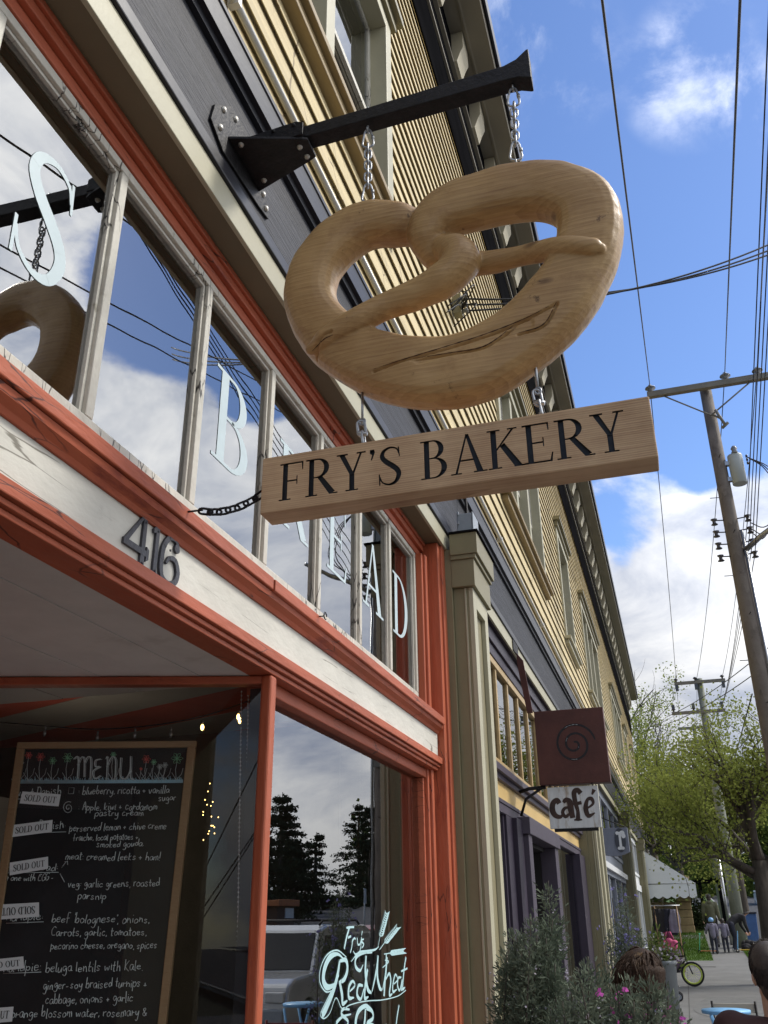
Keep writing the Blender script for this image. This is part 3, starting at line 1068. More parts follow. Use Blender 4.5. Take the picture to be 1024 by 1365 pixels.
# --- bakery transom
TX = -.18
MUN = [.02, .67, 1.32, 1.97, 2.62, 3.275, 3.93, 4.585, 5.19]
T0, T1 = .30, 5.832
fr = MB()
fr.box(-.22, -.150, T0, T1, 2.862, 3.010)                 # bottom rail
fr.box(-.22, -.150, T0, T1, 4.012, 4.048)                 # top rail
fr.box(-.22, -.150, 5.79, T1, 3.011, 4.011)
edges = [T0] + [y for y in MUN if y > T0] + [T1]
for y in MUN:
    if y > T0:
        fr.box(-.215, -.150, y - .020, y + .020, 3.011, 4.011)
tw = fr.build('transom_window', M_MUNT, B, .004)
be = MB()
gl = MB()
for i in range(len(edges) - 1):
    y0 = edges[i] + (.0205 if i else 0)
    y1 = edges[i + 1] - (.0205 if i < len(edges) - 2 else .043)
    for (p, q, r, s_) in ((y0, y0 + .014, 3.011, 4.011), (y1 - .014, y1, 3.011, 4.011), (y0 + .0145, y1 - .0145, 3.011, 3.017), (y0 + .0145, y1 - .0145, 3.997, 4.011)):
        be.box(-.186, -.166, p, q, r, s_)
    gm = MB()
    gm.quad((TX, y0 + .002, 3.012), (TX, y1 - .002, 3.012), (TX, y1 - .002, 4.010), (TX, y0 + .002, 4.010))
    gm.build('pane', M_GLASS_T, tw, recalc=False)
be.build('glazing_bead', M_MUNT, tw, .002)


def on_transom(a, b, d):
    return (TX + .002 + d, a, b)


for ch, y0, y1, z0, z1 in (('S', 1.535, 1.80, 3.325, 3.775), ('B', 2.765, 3.13, 3.31, 3.745), ('R', 3.43, 3.80, 3.31, 3.74), ('E', 4.09, 4.42, 3.31, 3.74), ('A', 4.70, 5.10, 3.31, 3.74), ('D', 5.32, 5.70, 3.31, 3.74)):
    w, ps = GL[ch]
    lm = MB()
    flat_text(lm, ps, lambda a, b, d: on_transom(y0 + (y1 - y0) * a / w, z0 + (z1 - z0) * b, d))
    lo = lm.build('painted_letter', M_LETTER, tw, recalc=False)
# head trim and soffit over the transom
MB().box(-.30, -.142, T0, 5.95, 4.049, 4.098).box(-.30, -.118, T0, 5.95, 4.099, 4.140).box(-.30, -.104, T0, 5.95, 4.1405, 4.171).build('transom_head', M_RED, B, .004)
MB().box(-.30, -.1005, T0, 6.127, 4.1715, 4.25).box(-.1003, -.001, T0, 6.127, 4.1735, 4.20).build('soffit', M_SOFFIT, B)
# sill under the transom, with the joint in its front board
s = MB()
s.prism([(-.20, 2.861), (-.149, 2.861), (-.149, 2.875), (.0, 2.849), (.0, 2.800), (-.20, 2.800)], 'y', T0, 3.05)
s.prism([(-.20, 2.861), (-.149, 2.861), (-.149, 2.872), (.004, 2.846), (.004, 2.797), (-.20, 2.797)], 'y', 3.058, 5.925)
s.build('sill', M_RED, B, .004)
s = MB()
s.prism([(-.12, 2.796), (-.012, 2.796), (-.018, 2.775), (-.042, 2.760), (-.05, 2.745), (-.12, 2.745)], 'y', T0, 5.935)
s.build('sill_moulding', M_RED, B)
MB().box(-.12, -.06, T0, 5.95, 2.585, 2.744).build('sign_board', M_WHITE, B)
# head trim under the white board
s = MB()
s.box(-.16, -.030, T0, 5.955, 2.541, 2.584)
s.box(-.16, -.046, T0, 5.955, 2.522, 2.540)
s.box(-.165, -.062, T0, 5.955, 2.502, 2.5215)
s.build('lower_head', M_RED, B, .004)
# right jamb, stepped, full height
s = MB()
s.box(-.30, -.104, 5.833, 5.868, 0, 4.047)
s.box(-.30, -.085, 5.869, 5.925, 0, 4.047)
s.box(-.30, -.095, 5.926, 5.962, 0, 4.047)
j = s.build('jamb', M_RED2, B, .008)
s = MB()
s.box(-.30, -.012, 5.963, 6.03, 0, 4.170)
s.box(-.30, .003, 6.031, 6.127, 0, 4.170)
s.build('jamb_post', M_RED2, B, .007)
# display window : glass, its head and the corner post
GX = -.17
PY0, PY1 = 3.185, 3.285
d = MB().box(-.21, -.115, PY1 + .001, 5.832, 2.445, 2.501)
d.box(-.20, -.13, 5.80, 5.832, .55, 2.444)
d.box(-.21, -.10, PY1 + .001, 5.832, .45, .55)
dw = d.build('display_window', M_RED, B, .005)
g = MB().quad((GX, PY1 - .02, .5), (GX, 5.81, .5), (GX, 5.81, 2.46), (GX, PY1 - .02, 2.46))
g.build('pane', M_GLASS_D, dw, recalc=False)
po = MB().box(-.112, -.064, PY0 + .022, PY1 - .020, .45, 2.5005)
po.build('corner_post', M_RED2, B, .012, seg=3)
MB().box(-.178, -.113, 3.256, 3.262, .45, 2.46).build('reflection_blocker', M_DARK, B)  # added dark strip, hides the sky reflected in the display pane
MB().box(-.30, -.02, PY0 + .02, 5.832, 0, .449).build('stall_riser', M_RED, B, .004)
# the recessed entry
SA = Vector((-.105, 3.235, 0))
SB = Vector((-1.55, 2.75, 0))
ax = (SB - SA).normalized()
nn = Vector((-ax.y, ax.x, 0))          # into the shop or out?
if nn.y > 0:
    nn = -nn                            # nn faces the camera side


def slab(name, mat, z0, z1, t0, t1, par, s0=0.0, s1=1.0, bevel=0.0):
    A = SA + (SB - SA) * s0
    Bp = SA + (SB - SA) * s1
    q = [A + nn * t1, Bp + nn * t1, Bp + nn * t0, A + nn * t0]
    return MB().prism([(p.x, p.y) for p in q], 'z', z0, z1).build(name, mat, par, bevel)


sw = slab('entry_side_window', M_RED, 2.468, 2.499, -.05, .02, B, 0, 1, .005)
slab('rail', M_RED, .45, .53, -.05, .03, sw, 0, 1)
A_, B_ = SA, SB
gm = MB().quad((A_.x, A_.y, .5), (B_.x, B_.y, .5), (B_.x, B_.y, 2.469), (A_.x, A_.y, 2.469))
gm.build('pane', M_GLASS_S, sw, recalc=False)
slab('entry_riser', M_RED, 0, .449, -.05, .03, B)
ce = MB()
for i in range(8):
    x1 = -.161 - i * .19
    ce.prism([(x1, 5.8 if False else 3.30), (x1 - .186, 3.30), (x1 - .186, -1.9), (x1, -1.9)], 'z', 2.5005 + (0 if i % 2 else .0015), 2.53)
ce.build('recess_ceiling', M_CEIL, B)
# door side of the recess
MB().box(-1.74, -1.68, -1.8, 2.75, 0, 2.50).build('entry_wall', M_DARKRED, B)
dr = MB()
dr.box(-1.679, -1.63, .6, .72, 0, 2.2).box(-1.679, -1.63, 1.58, 1.70, 0, 2.2).box(-1.679, -1.63, .72, 1.58, 2.08, 2.2).box(-1.679, -1.63, .72, 1.58, 0, .3)
de = dr.build('door', M_RED, B, .005)
MB().quad((-1.65, .72, .3), (-1.65, 1.58, .3), (-1.65, 1.58, 2.08), (-1.65, .72, 2.08)).build('pane', M_GLASS_S, de, recalc=False)
MB().tube([(-1.62, 1.64, .95), (-1.58, 1.64, .95), (-1.58, 1.64, 1.15), (-1.62, 1.64, 1.15)], .012, 8).build('handle', M_STEEL, de)
# shop interior
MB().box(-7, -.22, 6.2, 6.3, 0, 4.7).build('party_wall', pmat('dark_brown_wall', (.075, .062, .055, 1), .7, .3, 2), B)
pl_d = bpy.data.lights.new('fairy_glow', 'POINT')
pl_d.energy = 2.4
pl_d.color = (1.0, .82, .62)
pl_d.shadow_soft_size = .25
pl_o = bpy.data.objects.new('fairy_glow', pl_d)
col.objects.link(pl_o)
pl_o.location = (-2.2, 4.6, 2.35)
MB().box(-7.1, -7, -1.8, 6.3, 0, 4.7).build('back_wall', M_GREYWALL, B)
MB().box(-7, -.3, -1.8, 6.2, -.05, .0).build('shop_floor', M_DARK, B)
st1, st2 = MB(), MB()
for i in range(16):
    y0 = -1.8 + i * .5
    q = [(-.45, y0), (-.45, y0 + .499), (-7, y0 + 2.999), (-7, y0 + 2.5)]
    (st1 if i % 2 else st2).prism(q, 'z', 2.92 + .002 * (i % 2), 2.95)
st1.build('ceiling_stripe', M_DARKRED, B)
st2.build('ceiling_panel', M_GREYWALL, B)
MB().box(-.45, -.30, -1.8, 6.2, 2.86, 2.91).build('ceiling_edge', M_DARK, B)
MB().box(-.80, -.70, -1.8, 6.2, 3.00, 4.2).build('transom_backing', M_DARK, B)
sh = MB()
for z in (.5, .95, 1.4, 1.85):
    sh.box(-6.99, -6.6, 3.4, 6.0, z, z + .04)
sh.box(-6.99, -6.6, 3.36, 3.40, 0, 2.1).box(-6.99, -6.6, 6.0, 6.04, 0, 2.1)
tag(sh.build('shelf_unit', M_GREYWALL), 'grey shelf unit at the back of the dark bakery', 'shelves')
lb = MB().box(-3.2, -3.05, 4.2, 5.6, 0, 2.4)
lb.build('counter_partition', M_GREYWALL, B)

# --- cafe front (purple)
CX = -.10
CM = [6.98, 7.60, 8.28, 8.58 + .0, 9.24, 9.9, 10.56]
fr = MB()
fr.box(-.15, -.07, 6.76, 15.28, 2.86, 2.945)
fr.box(-.15, -.07, 6.76, 15.28, 3.85, 3.92)
ms = [7.28, 7.93, 8.58, 9.24, 9.90, 10.60, 11.25, 11.9, 12.55, 13.2, 13.85, 14.5]
for y in ms:
    fr.box(-.125, -.085, y - .032, y + .032, 2.946, 3.849)
ct = fr.build('cafe_transom', M_PINE, B, .004)
yy = [6.76] + ms + [15.28]
for i in range(len(yy) - 1):
    MB().quad((CX - .01, yy[i], 2.946), (CX - .01, yy[i + 1], 2.946), (CX - .01, yy[i + 1], 3.849), (CX - .01, yy[i], 3.849)).build('pane', M_GLASS_U, ct, recalc=False)
MB().box(-.15, -.06, 6.76, 15.28, 3.922, 4.03).box(-.15, -.035, 6.76, 15.28, 4.031, 4.171).build('cafe_head', M_PURPLE, B, .004)
MB().box(-.0999, -.001, 6.76, 15.28, 4.1735, 4.20).build('soffit', M_PURPLE, B)
MB().box(-.15, -.005, 6.76, 15.28, 2.795, 2.859).box(-.15, -.045, 6.76, 15.28, 2.745, 2.7945).build('cafe_sill', M_PURPLE_L, B, .004)
MB().box(-.15, -.08, 6.76, 15.28, 2.585, 2.7445).build('cafe_board', M_BUFF, B)
MB().box(-.15, -.055, 6.76, 15.28, 2.55, 2.5845).box(-.15, -.065, 6.76, 15.28, 2.47, 2.549).build('cafe_trim', M_PURPLE_L, B, .004)
p = MB().box(-.15, .055, 9.17, 11.55, 2.345, 2.505)
p.build('cafe_lintel', M_PURPLE_L, B, .005)
p = MB()
p.box(-.15, .030, 9.20, 9.42, 0, 2.344)
p.build('cafe_doorpost', M_PURPLE_L, B, .005)
MB().box(-.15, .030, 11.22, 11.50, 0, 2.344).build('cafe_doorpost', M_PURPLE_L, B, .005)
for (x_, a, b, z_) in ((-.066, 8.55, 8.849, 2.469), (-.02, 8.85, 9.198, 2.469), (-.01, 14.5, 15.28, 2.469), (-.06, 6.76, 7.0, 2.469), (-.05, 7.0, 8.55, .6), (-.05, 11.55, 14.5, .6)):
    MB().box(-.15, x_, a, b, 0, z_).build('cafe_panel', M_PURPLE, B, .004)
cw = MB().box(-.15, -.09, 7.0, 7.06, .6, 2.469).build('cafe_window', M_PURPLE, B)
MB().box(-.15, -.09, 8.49, 8.55, .6, 2.469).build('window_jamb', M_PURPLE, cw)
MB().box(-.15, -.09, 11.55, 11.61, .6, 2.469).build('window_jamb', M_PURPLE, cw)
MB().quad((-.12, 7.06, .6), (-.12, 8.49, .6), (-.12, 8.49, 2.469), (-.12, 7.06, 2.469)).build('pane', M_GLASS_D, cw, recalc=False)
MB().quad((-.12, 11.61, .6), (-.12, 14.5, .6), (-.12, 14.5, 2.469), (-.12, 11.61, 2.469)).build('pane', M_GLASS_D, cw, recalc=False)
MB().box(-.22, -.21, 12.0, 13.7, 1.05, 2.2).build('window_poster', pmat('poster_red_brown', (.22, .06, .035, 1), .7, .7, 2.5, (1, 1, 1), 0, dirt=(.5, .55, .55, 1), dirt_amt=.2, dirt_scale=1.6), cw)
lm = MB()
cnt = 0
for (s_, z, h, y0, y1) in (('tea', 2.18, .16, 7.95, 8.40), ('coffee', 1.98, .16, 7.35, 8.42), ('cakes', 1.78, .16, 7.45, 8.42)):
    st, w = hw_strokes(s_ if s_ != 'coffee' else 'coffee')
    for k in st:
        cc = catmull([(a, b, 0) for a, b in k], 3)
        lm.tube([(-.112, y0 + (y1 - y0) * q.x / w, z + h * q.y) for q in cc], .010, 4)
lm.build('window_writing', M_LETTER, cw)
MB().box(-1.2, -1.1, 9.42, 11.22, 0, 2.34).build('cafe_doorway_back', M_DARK, B)
MB().box(-1.1, -.151, 9.36, 9.42, 0, 2.34).build('doorway_side', M_DARK, B)
MB().box(-1.1, -.151, 11.22, 11.28, 0, 2.34).build('doorway_side', M_DARK, B)
MB().box(-1.1, -.10, 9.42, 11.22, 2.30, 2.344).build('doorway_head', M_DARK, B)
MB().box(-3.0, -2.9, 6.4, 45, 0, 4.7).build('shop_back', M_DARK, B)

# --- the three farther bays
M_BLUEGREY = pmat('blue_grey_paint', (.20, .22, .27, 1), .5, .1, 3, (1, 1, 1), .1, 40)
M_WPAINT = pmat('white_trim_paint', (.68, .69, .70, 1), .5, .06, 3, (1, 1, 1), .1, 40)


def far_bay(y0, y1, mat_trim, mat_panel, n):
    f = MB()
    for (z0, z1, x) in ((2.9, 2.99, -.05), (2.40, 2.62, -.03), (4.00, 4.17, -.06), (.0, .6, -.05)):
        f.box(-.15, x, y0, y1, z0, z1)
    for i in range(n + 1):
        y = y0 + (y1 - y0) * i / n
        f.box(-.145, -.055, max(y0, y - .07), min(y1, y + .07), .6, 2.399)
        f.box(-.145, -.065, max(y0, y - .05), min(y1, y + .05), 2.991, 3.999)
    o = f.build('shopfront', mat_trim, B, .004)
    MB().box(-.15, -.08, y0, y1, 2.621, 2.899).build('panel', mat_panel, o)
    MB().quad((-.11, y0, .6), (-.11, y1, .6), (-.11, y1, 2.4), (-.11, y0, 2.4)).build('pane', M_GLASS_U, o, recalc=False)
    MB().quad((-.11, y0, 2.99), (-.11, y1, 2.99), (-.11, y1, 4.0), (-.11, y0, 4.0)).build('transom_pane', M_GLASS_U, o, recalc=False)


far_bay(16.92, 26.88, M_BLUEGREY, M_BLUEGREY, 5)
far_bay(27.62, 36.78, M_WPAINT, M_WPAINT, 5)
far_bay(37.52, 45.2, M_WPAINT, M_BLUEGREY, 4)
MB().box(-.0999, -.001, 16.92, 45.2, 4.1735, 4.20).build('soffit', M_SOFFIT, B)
MB().box(-.10, .03, 16.95, 26.85, 2.50, 2.62).build('shop_ledge', M_WPAINT, B, .004)
# timber door post seen white at the second pilaster's far side
MB().box(-.12, .05, 27.62, 28.1, 0, 4.17).build('white_post', M_WPAINT, B, .004)
# ------------------------------------------------------------------ the hanging sign
# iron bracket
BY = 2.475
br = thing('iron_bracket', 'black iron bar bracket bolted to the dark fascia, carrying the pretzel', 'bracket', (.03, BY, 4.55))
pts = [(2.19, 4.44), (2.20, 4.545), (2.33, 4.715), (2.50, 4.735), (2.735, 4.47), (2.72, 4.425), (2.60, 4.43), (2.24, 4.405)]
pts = [(2.185, 4.46), (2.205, 4.56), (2.33, 4.69), (2.46, 4.70), (2.60, 4.63), (2.745, 4.475), (2.735, 4.435), (2.64, 4.42), (2.30, 4.40)]
MB().prism(pts, 'x', .0255, .038).build('wall_plate', M_IRON, br, .003)
g = MB().prism([(.038, 2.325), (.31, 2.415), (.345, 2.43), (.345, 2.525), (.31, 2.54), (.038, 2.63)], 'z', 4.498, 4.512)
g.build('gusset', M_IRON, br, .003)
g = MB().prism([(.038, 4.512), (.038, 4.575), (.30, 4.595), (.33, 4.58), (.33, 4.513)], 'y', 2.408, 2.416)
g.build('cheek_plate', M_IRON, br, .002)
# square bar with a flared end
prof = [(.038, 4.525), (.6, 4.538), (1.16, 4.553), (1.215, 4.550), (1.252, 4.532), (1.262, 4.53), (1.262, 4.690), (1.252, 4.688), (1.21, 4.650), (1.16, 4.632), (.6, 4.604), (.038, 4.585)]
MB().prism(prof, 'y', 2.440, 2.510).build('bar', M_IRON, br, .004)
for (y, z) in ((2.27, 4.60), (2.37, 4.655), (2.255, 4.485), (2.665, 4.515), (2.70, 4.465)):
    MB().lathe([(.0, .012), (.010, .011), (.014, .005), (.015, 0)], (.038, y, z), 'x', 10).build('bolt', M_BOLT, br)
for (x, y) in ((.075, 2.37), (.30, 2.455), (.085, 2.575), (.31, 2.51)):
    MB().lathe([(.0, -.010), (.009, -.009), (.012, -.003), (.013, 0)], (x, y, 4.498), 'z', 10).build('bolt', M_BOLT, br)
for (x, z) in ((.10, 4.56), (.20, 4.57), (.29, 4.575)):
    MB().lathe([(.0, -.008), (.007, -.007), (.009, 0)], (x, 2.408, z), 'y', 10).build('rivet', M_IRON, br)


def link(mb, c, tdir, side, ln, wd, r):
    """one stadium-shaped link centred at c, long axis tdir, flat axis side"""
    c, tdir, side = Vector(c), Vector(tdir).normalized(), Vector(side).normalized()
    side = (side - tdir * side.dot(tdir)).normalized()
    pts_ = []
    a = ln / 2 - wd / 2
    for k in range(9):
        an = -math.pi / 2 + math.pi * k / 8
        pts_.append(c + tdir * (a + math.cos(an) * wd / 2) + side * (math.sin(an) * wd / 2))
    for k in range(9):
        an = math.pi / 2 + math.pi * k / 8
        pts_.append(c + tdir * (-a + math.cos(an) * wd / 2) + side * (math.sin(an) * wd / 2))
    mb.tube(pts_, r, 7, closed=True)


def carabiner(mb, top, bot, r=.0045, w=.045):
    top, bot = Vector(top), Vector(bot)
    t = (bot - top)
    ln = t.length
    c = (top + bot) / 2
    ti = t.normalized()
    s = Vector((1, .15, 0))
    s = (s - ti * s.dot(ti)).normalized()
    pts_ = []
    for (a, b) in ((-.5, 0), (-.44, .22), (-.30, .32), (0, .42), (.30, .5), (.43, .38), (.5, 0), (.43, -.38), (.30, -.5), (0, -.42), (-.30, -.32), (-.44, -.22)):
        pts_.append(c + ti * (a * ln) + s * (b * w))
    mb.tube(catmull(pts_, 3, True), r, 8, closed=True)
    mb.tube([c + ti * (-.12 * ln) + s * (.41 * w), c + ti * (.05 * ln) + s * (.45 * w)], r * 1.5, 8)


def hang_chain(name, label, x, y, ztop, zbot, xb):
    o = thing(name, label, 'chain', (x, y, ztop), 'steel chains holding the pretzel')
    top, bot = Vector((x, y, ztop)), Vector((xb, y, zbot))
    d = bot - top
    t = d.normalized()
    e = MB()
    ring = [top + Vector((0, math.cos(a) * .011, math.sin(a) * .013 - .008)) for a in [2 * math.pi * k / 12 for k in range(12)]]
    e.tube(ring, .004, 7, closed=True)
    e.tube([top + Vector((0, 0, .004)), top + Vector((0, 0, .12))], .0045, 8)
    e.build('eye_bolt', M_STEEL, o)
    q = MB()
    carabiner(q, top + t * .008, top + t * .105)
    q.build('quick_link', M_STEEL, o)
    q = MB()
    carabiner(q, top + t * (d.length - .105), top + t * (d.length - .012))
    q.build('quick_link', M_STEEL, o)
    c = MB()
    n = 7
    a0, a1 = .095, d.length - .095
    for k in range(n):
        p = top + t * lerp(a0, a1, (k + .5) / n)
        link(c, p, t, (1, .3, 0) if k % 2 else (-.3, 1, 0), (a1 - a0) / n + .016, .026, .0042)
    c.build('links', M_STEEL, o)
    e = MB()
    e.tube([bot + Vector((0, math.cos(a) * .011, math.sin(a) * .013)) for a in [2 * math.pi * k / 12 for k in range(12)]], .004, 7, closed=True)
    e.tube([bot - Vector((0, 0, .012)), bot - Vector((0, 0, .10))], .0045, 8)
    e.build('screw_eye', M_STEEL, o)
    return o


hang_chain('hanging_chain', 'steel chain from the bracket to the left lobe of the pretzel', .59, BY, 4.525, 4.120, .588)
hang_chain('hanging_chain', 'steel chain from the flared bracket end to the right lobe of the pretzel', 1.186, BY, 4.545, 4.150, 1.170)


def short_chain(label, x, ztop, zbot, long_):
    o = thing('connecting_chain', label, 'chain', (x, BY, ztop), 'short chains between pretzel and board')
    e = MB()
    zt = ztop - long_
    e.tube([(x, BY, ztop + .05), (x, BY, zt)], .0048, 8)
    e.tube([(x + math.sin(a) * .010, BY, zt - .008 + math.cos(a) * .012) for a in [2 * math.pi * k / 12 for k in range(12)]], .0042, 7, closed=True)
    e.build('screw_eye', M_STEEL, o)
    c = MB()
    n = 2
    zb = zbot + .02
    for k in range(n):
        z = lerp(zt - .012, zb, (k + .5) / n)
        link(c, (x + (.004 if k % 2 else -.003), BY, z), (0.1, 0.05, -1), (0, 1, 0) if k % 2 else (1, .3, 0), (zt - .012 - zb) / n + .018, .026, .0048)
    c.tube([(x - .016, BY - .004, (zt + zb) / 2), (x + .018, BY - .004, (zt + zb) / 2 - .012)], .0075, 8)
    c.build('links', M_STEEL, o)
    e = MB()
    e.tube([(x, BY + math.sin(a) * .010, zbot + .012 + math.cos(a) * .012) for a in [2 * math.pi * k / 12 for k in range(12)]], .0042, 7, closed=True)
    e.tube([(x, BY, zbot), (x, BY, zbot - .05)], .0045, 8)
    e.build('screw_eye', M_STEEL, o)


short_chain('short chain between the pretzel and the left end of the lettered board', .567, 3.215, 3.036, .06)
short_chain('short chain between the pretzel and the right end of the lettered board', 1.168, 3.250, 3.042, .09)

# carved pretzel : swept limbs fused by a voxel remesh, then scored
PXF = 1174.74


def pz(u, v, y):
    return ony(u, v, y)


def limb(mb, pts_, squash, sides=22, n=8):
    """pts: (u, v, dy, r_px)"""
    P3 = []
    for (u, v, dy, r) in pts_:
        p = pz(u, v, BY + dy)
        depth = _fwd.dot(p - CAM)
        P3.append((p, r * depth / PXF))
    c = catmull([p for p, r in P3], n)
    rs = []
    for i in range(len(c)):
        k = min(len(P3) - 2, i // n)
        f = (i - k * n) / n
        rs.append(lerp(P3[k][1], P3[k + 1][1], sm(f)))
    mb.tube(c, rs, sides, up=(1, 0, 0) if False else None, squash=1.0)
    mb.ball(c[0], rs[0] * .98, rs[0] * .98, rs[0] * .98)
    mb.ball(c[-1], rs[-1] * .98, rs[-1] * .98, rs[-1] * .98)


pm = MB()
main = [(598, 352, .03, 14), (580, 338, .02, 22), (572, 312, 0, 29), (592, 286, -.005, 35), (632, 270, -.005, 38), (684, 258, 0, 40), (738, 256, 0, 41), (778, 276, 0, 43), (786, 316, 0, 44), (772, 362, 0, 47), (738, 412, 0, 50), (692, 455, 0, 50), (634, 488, 0, 52), (572, 498, 0, 50), (510, 488, 0, 46), (454, 460, 0, 41), (417, 414, 0, 36), (419, 366, 0, 35), (448, 326, 0, 35), (488, 302, .005, 33), (528, 300, .012, 31), (560, 308, .03, 24), (590, 322, .03, 20)]
limb(pm, main, 1.0)
# flatten front and back a little, as carved from a plank
HALF = .088
vv = []
for p in pm.v:
    dy = p[1] - BY
    s_ = 1 if dy > 0 else -1
    dd = abs(dy)
    dd = dd if dd < .05 else .05 + (HALF - .05) * (1 - math.exp(-(dd - .05) / (HALF - .05)))
    vv.append((p[0], BY + s_ * dd, p[2]))
pm.v = vv
limb(pm, [(588, 330, -.005, 17), (608, 336, -.035, 24), (614, 350, -.055, 27), (594, 372, -.060, 25), (556, 392, -.056, 21), (512, 410, -.056, 18), (470, 431, -.070, 18), (436, 450, -.076, 15), (414, 466, -.066, 8)], 1.0)
limb(pm, [(612, 352, .005, 20), (650, 350, .0, 16), (690, 342, -.018, 14), (728, 334, -.045, 15), (764, 329, -.074, 15), (790, 330, -.082, 13), (800, 332, -.078, 8)], 1.0)
po_ = pm.build('tmp_pretzel', M_PRETZ, None)
rm = po_.modifiers.new('r', 'REMESH')
rm.mode = 'VOXEL'
rm.voxel_size = .0034
smd = po_.modifiers.new('s', 'SMOOTH')
smd.iterations = 9
smd.factor = .5
dg = bpy.context.evaluated_depsgraph_get()
me = bpy.data.meshes.new_from_object(po_.evaluated_get(dg))
bpy.data.objects.remove(po_)
# score lines : a deep slash with a gouged bed, and checks in the wood
slash = [[(497, 492), (540, 478), (600, 460), (650, 444), (700, 424), (742, 402)], [(548, 478), (600, 470), (640, 463), (664, 450), (686, 432)], [(742, 402), (724, 432), (690, 444)], [(416, 468), (432, 452), (444, 446)]]
segs3 = []
for sl in slash:
    c = catmull([(a, b, 0) for a, b in sl], 5)
    q = [ony(p.x, p.y, BY - .09) for p in c]
    segs3 += [(q[i], q[i + 1]) for i in range(len(q) - 1)]
bed = [(ony(560, 474, BY - .09), ony(700, 430, BY - .09))]
from mathutils import noise as _nz
import numpy as np
n_ = len(me.vertices)
co = np.empty(n_ * 3, dtype=np.float32)
no = np.empty(n_ * 3, dtype=np.float32)
me.vertices.foreach_get('co', co)
me.vertex_normals.foreach_get('vector', no)
co = co.reshape(-1, 3)
no = no.reshape(-1, 3)
wob = np.array([_nz.noise(Vector(p) * 9.0) * .0030 + _nz.noise(Vector((p[0] * 16, p[1] * 30, p[2] * 30))) * .0014 for p in co.astype(float)], dtype=np.float32)
co += no * wob[:, None]
best = np.full(n_, 9.0)
for a, b in segs3:
    dx, dz = b.x - a.x, b.z - a.z
    t_ = np.clip(((co[:, 0] - a.x) * dx + (co[:, 2] - a.z) * dz) / (dx * dx + dz * dz + 1e-12), 0, 1)
    e_ = np.sqrt((co[:, 0] - a.x - dx * t_) ** 2 + (co[:, 2] - a.z - dz * t_) ** 2)
    best = np.minimum(best, e_)
front = co[:, 1] < BY - .02
co[:, 1] += np.where(front & (best < .008), .015 * np.maximum(0, 1 - best / .008) ** 1.2, 0)
a, b = bed[0]
dx, dz = b.x - a.x, b.z - a.z
t_ = np.clip(((co[:, 0] - a.x) * dx + (co[:, 2] - a.z) * dz) / (dx * dx + dz * dz), 0, 1)
e_ = np.sqrt((co[:, 0] - a.x - dx * t_) ** 2 + (co[:, 2] - a.z - dz * t_) ** 2)
g_ = np.clip((1 - e_ / .034) * 2.2, 0, 1)
co[:, 1] += np.where(front, .0060 * g_ * g_ * (3 - 2 * g_) * (.85 + .15 * np.sin(co[:, 0] * 31 + 2 * np.sin(co[:, 2] * 60))), 0)
me.vertices.foreach_set('co', co.ravel())
me.update()
me.polygons.foreach_set('use_smooth', [True] * len(me.polygons))
me.materials.clear()
me.materials.append(M_PRETZ)
pz_o = bpy.data.objects.new('wooden_pretzel', me)
col.objects.link(pz_o)
tag(pz_o, 'big carved wooden pretzel hanging on chains under the iron bracket', 'sign')
from mathutils.bvhtree import BVHTree
bvh = BVHTree.FromPolygons([v_.co[:] for v_ in me.vertices], [p_.vertices[:] for p_ in me.polygons])
for sl in slash:
    c = catmull([(a, b, 0) for a, b in sl], 12)
    pl_ = []
    for k, q in enumerate(c):
        d = ray(q.x, q.y)
        h_ = bvh.ray_cast(CAM, d.normalized())[0]
        if h_ is not None and h_.y < BY + .02:
            pl_.append(h_ + Vector((0, .0006, 0)))
    if len(pl_) > 3:
        m2 = len(pl_)
        MB().tube(pl_, [.0022 * math.sin(math.pi * (k + .6) / (m2 + .2)) ** .5 * (1 + .25 * math.sin(k * 1.7)) for k in range(m2)], 6).build('score_line', pmat('dark_groove', (.075, .036, .016, 1), .8, .4, 20), pz_o)  # dark brown line laid along each score

# lettered board, carved
bx0, bx1, bz0, bz1, by0, by1 = .226, 1.503, 2.824, 3.035, 2.42, 2.52
bd = MB().box(bx0, bx1, by0, by1, bz0, bz1).build('tmp_board', M_BOARD, None, .005)
cut = MB()
pieces, w = text_pieces("FRY'S BAKERY")
lx0, lx1 = .290, 1.425
lz0, lz1 = 2.862, 3.000
for i, p in enumerate(pieces):
    convexish(cut, p, lambda a, b, d: (lx0 + (lx1 - lx0) * a / w, d, lz0 + (lz1 - lz0) * b), by0 - .02 - .0007 * (i % 5), by0 + .009 + .0006 * (i % 7))
cu = cut.build('tmp_cut', M_INK, None)
bo = bd.modifiers.new('b', 'BOOLEAN')
bo.operation = 'DIFFERENCE'
bo.object = cu
bo.solver = 'EXACT'
bo.use_self = True
bo.material_mode = 'TRANSFER'
dg = bpy.context.evaluated_depsgraph_get()
dg.update()
me = bpy.data.meshes.new_from_object(bd.evaluated_get(dg))
bpy.data.objects.remove(bd)
bpy.data.objects.remove(cu)
bo_o = bpy.data.objects.new('lettered_board', me)
col.objects.link(bo_o)
tag(bo_o, "wooden beam sign carved FRY'S BAKERY in black, hung below the pretzel", 'sign')
print('board materials', [m_.name for m_ in me.materials], len(me.polygons))

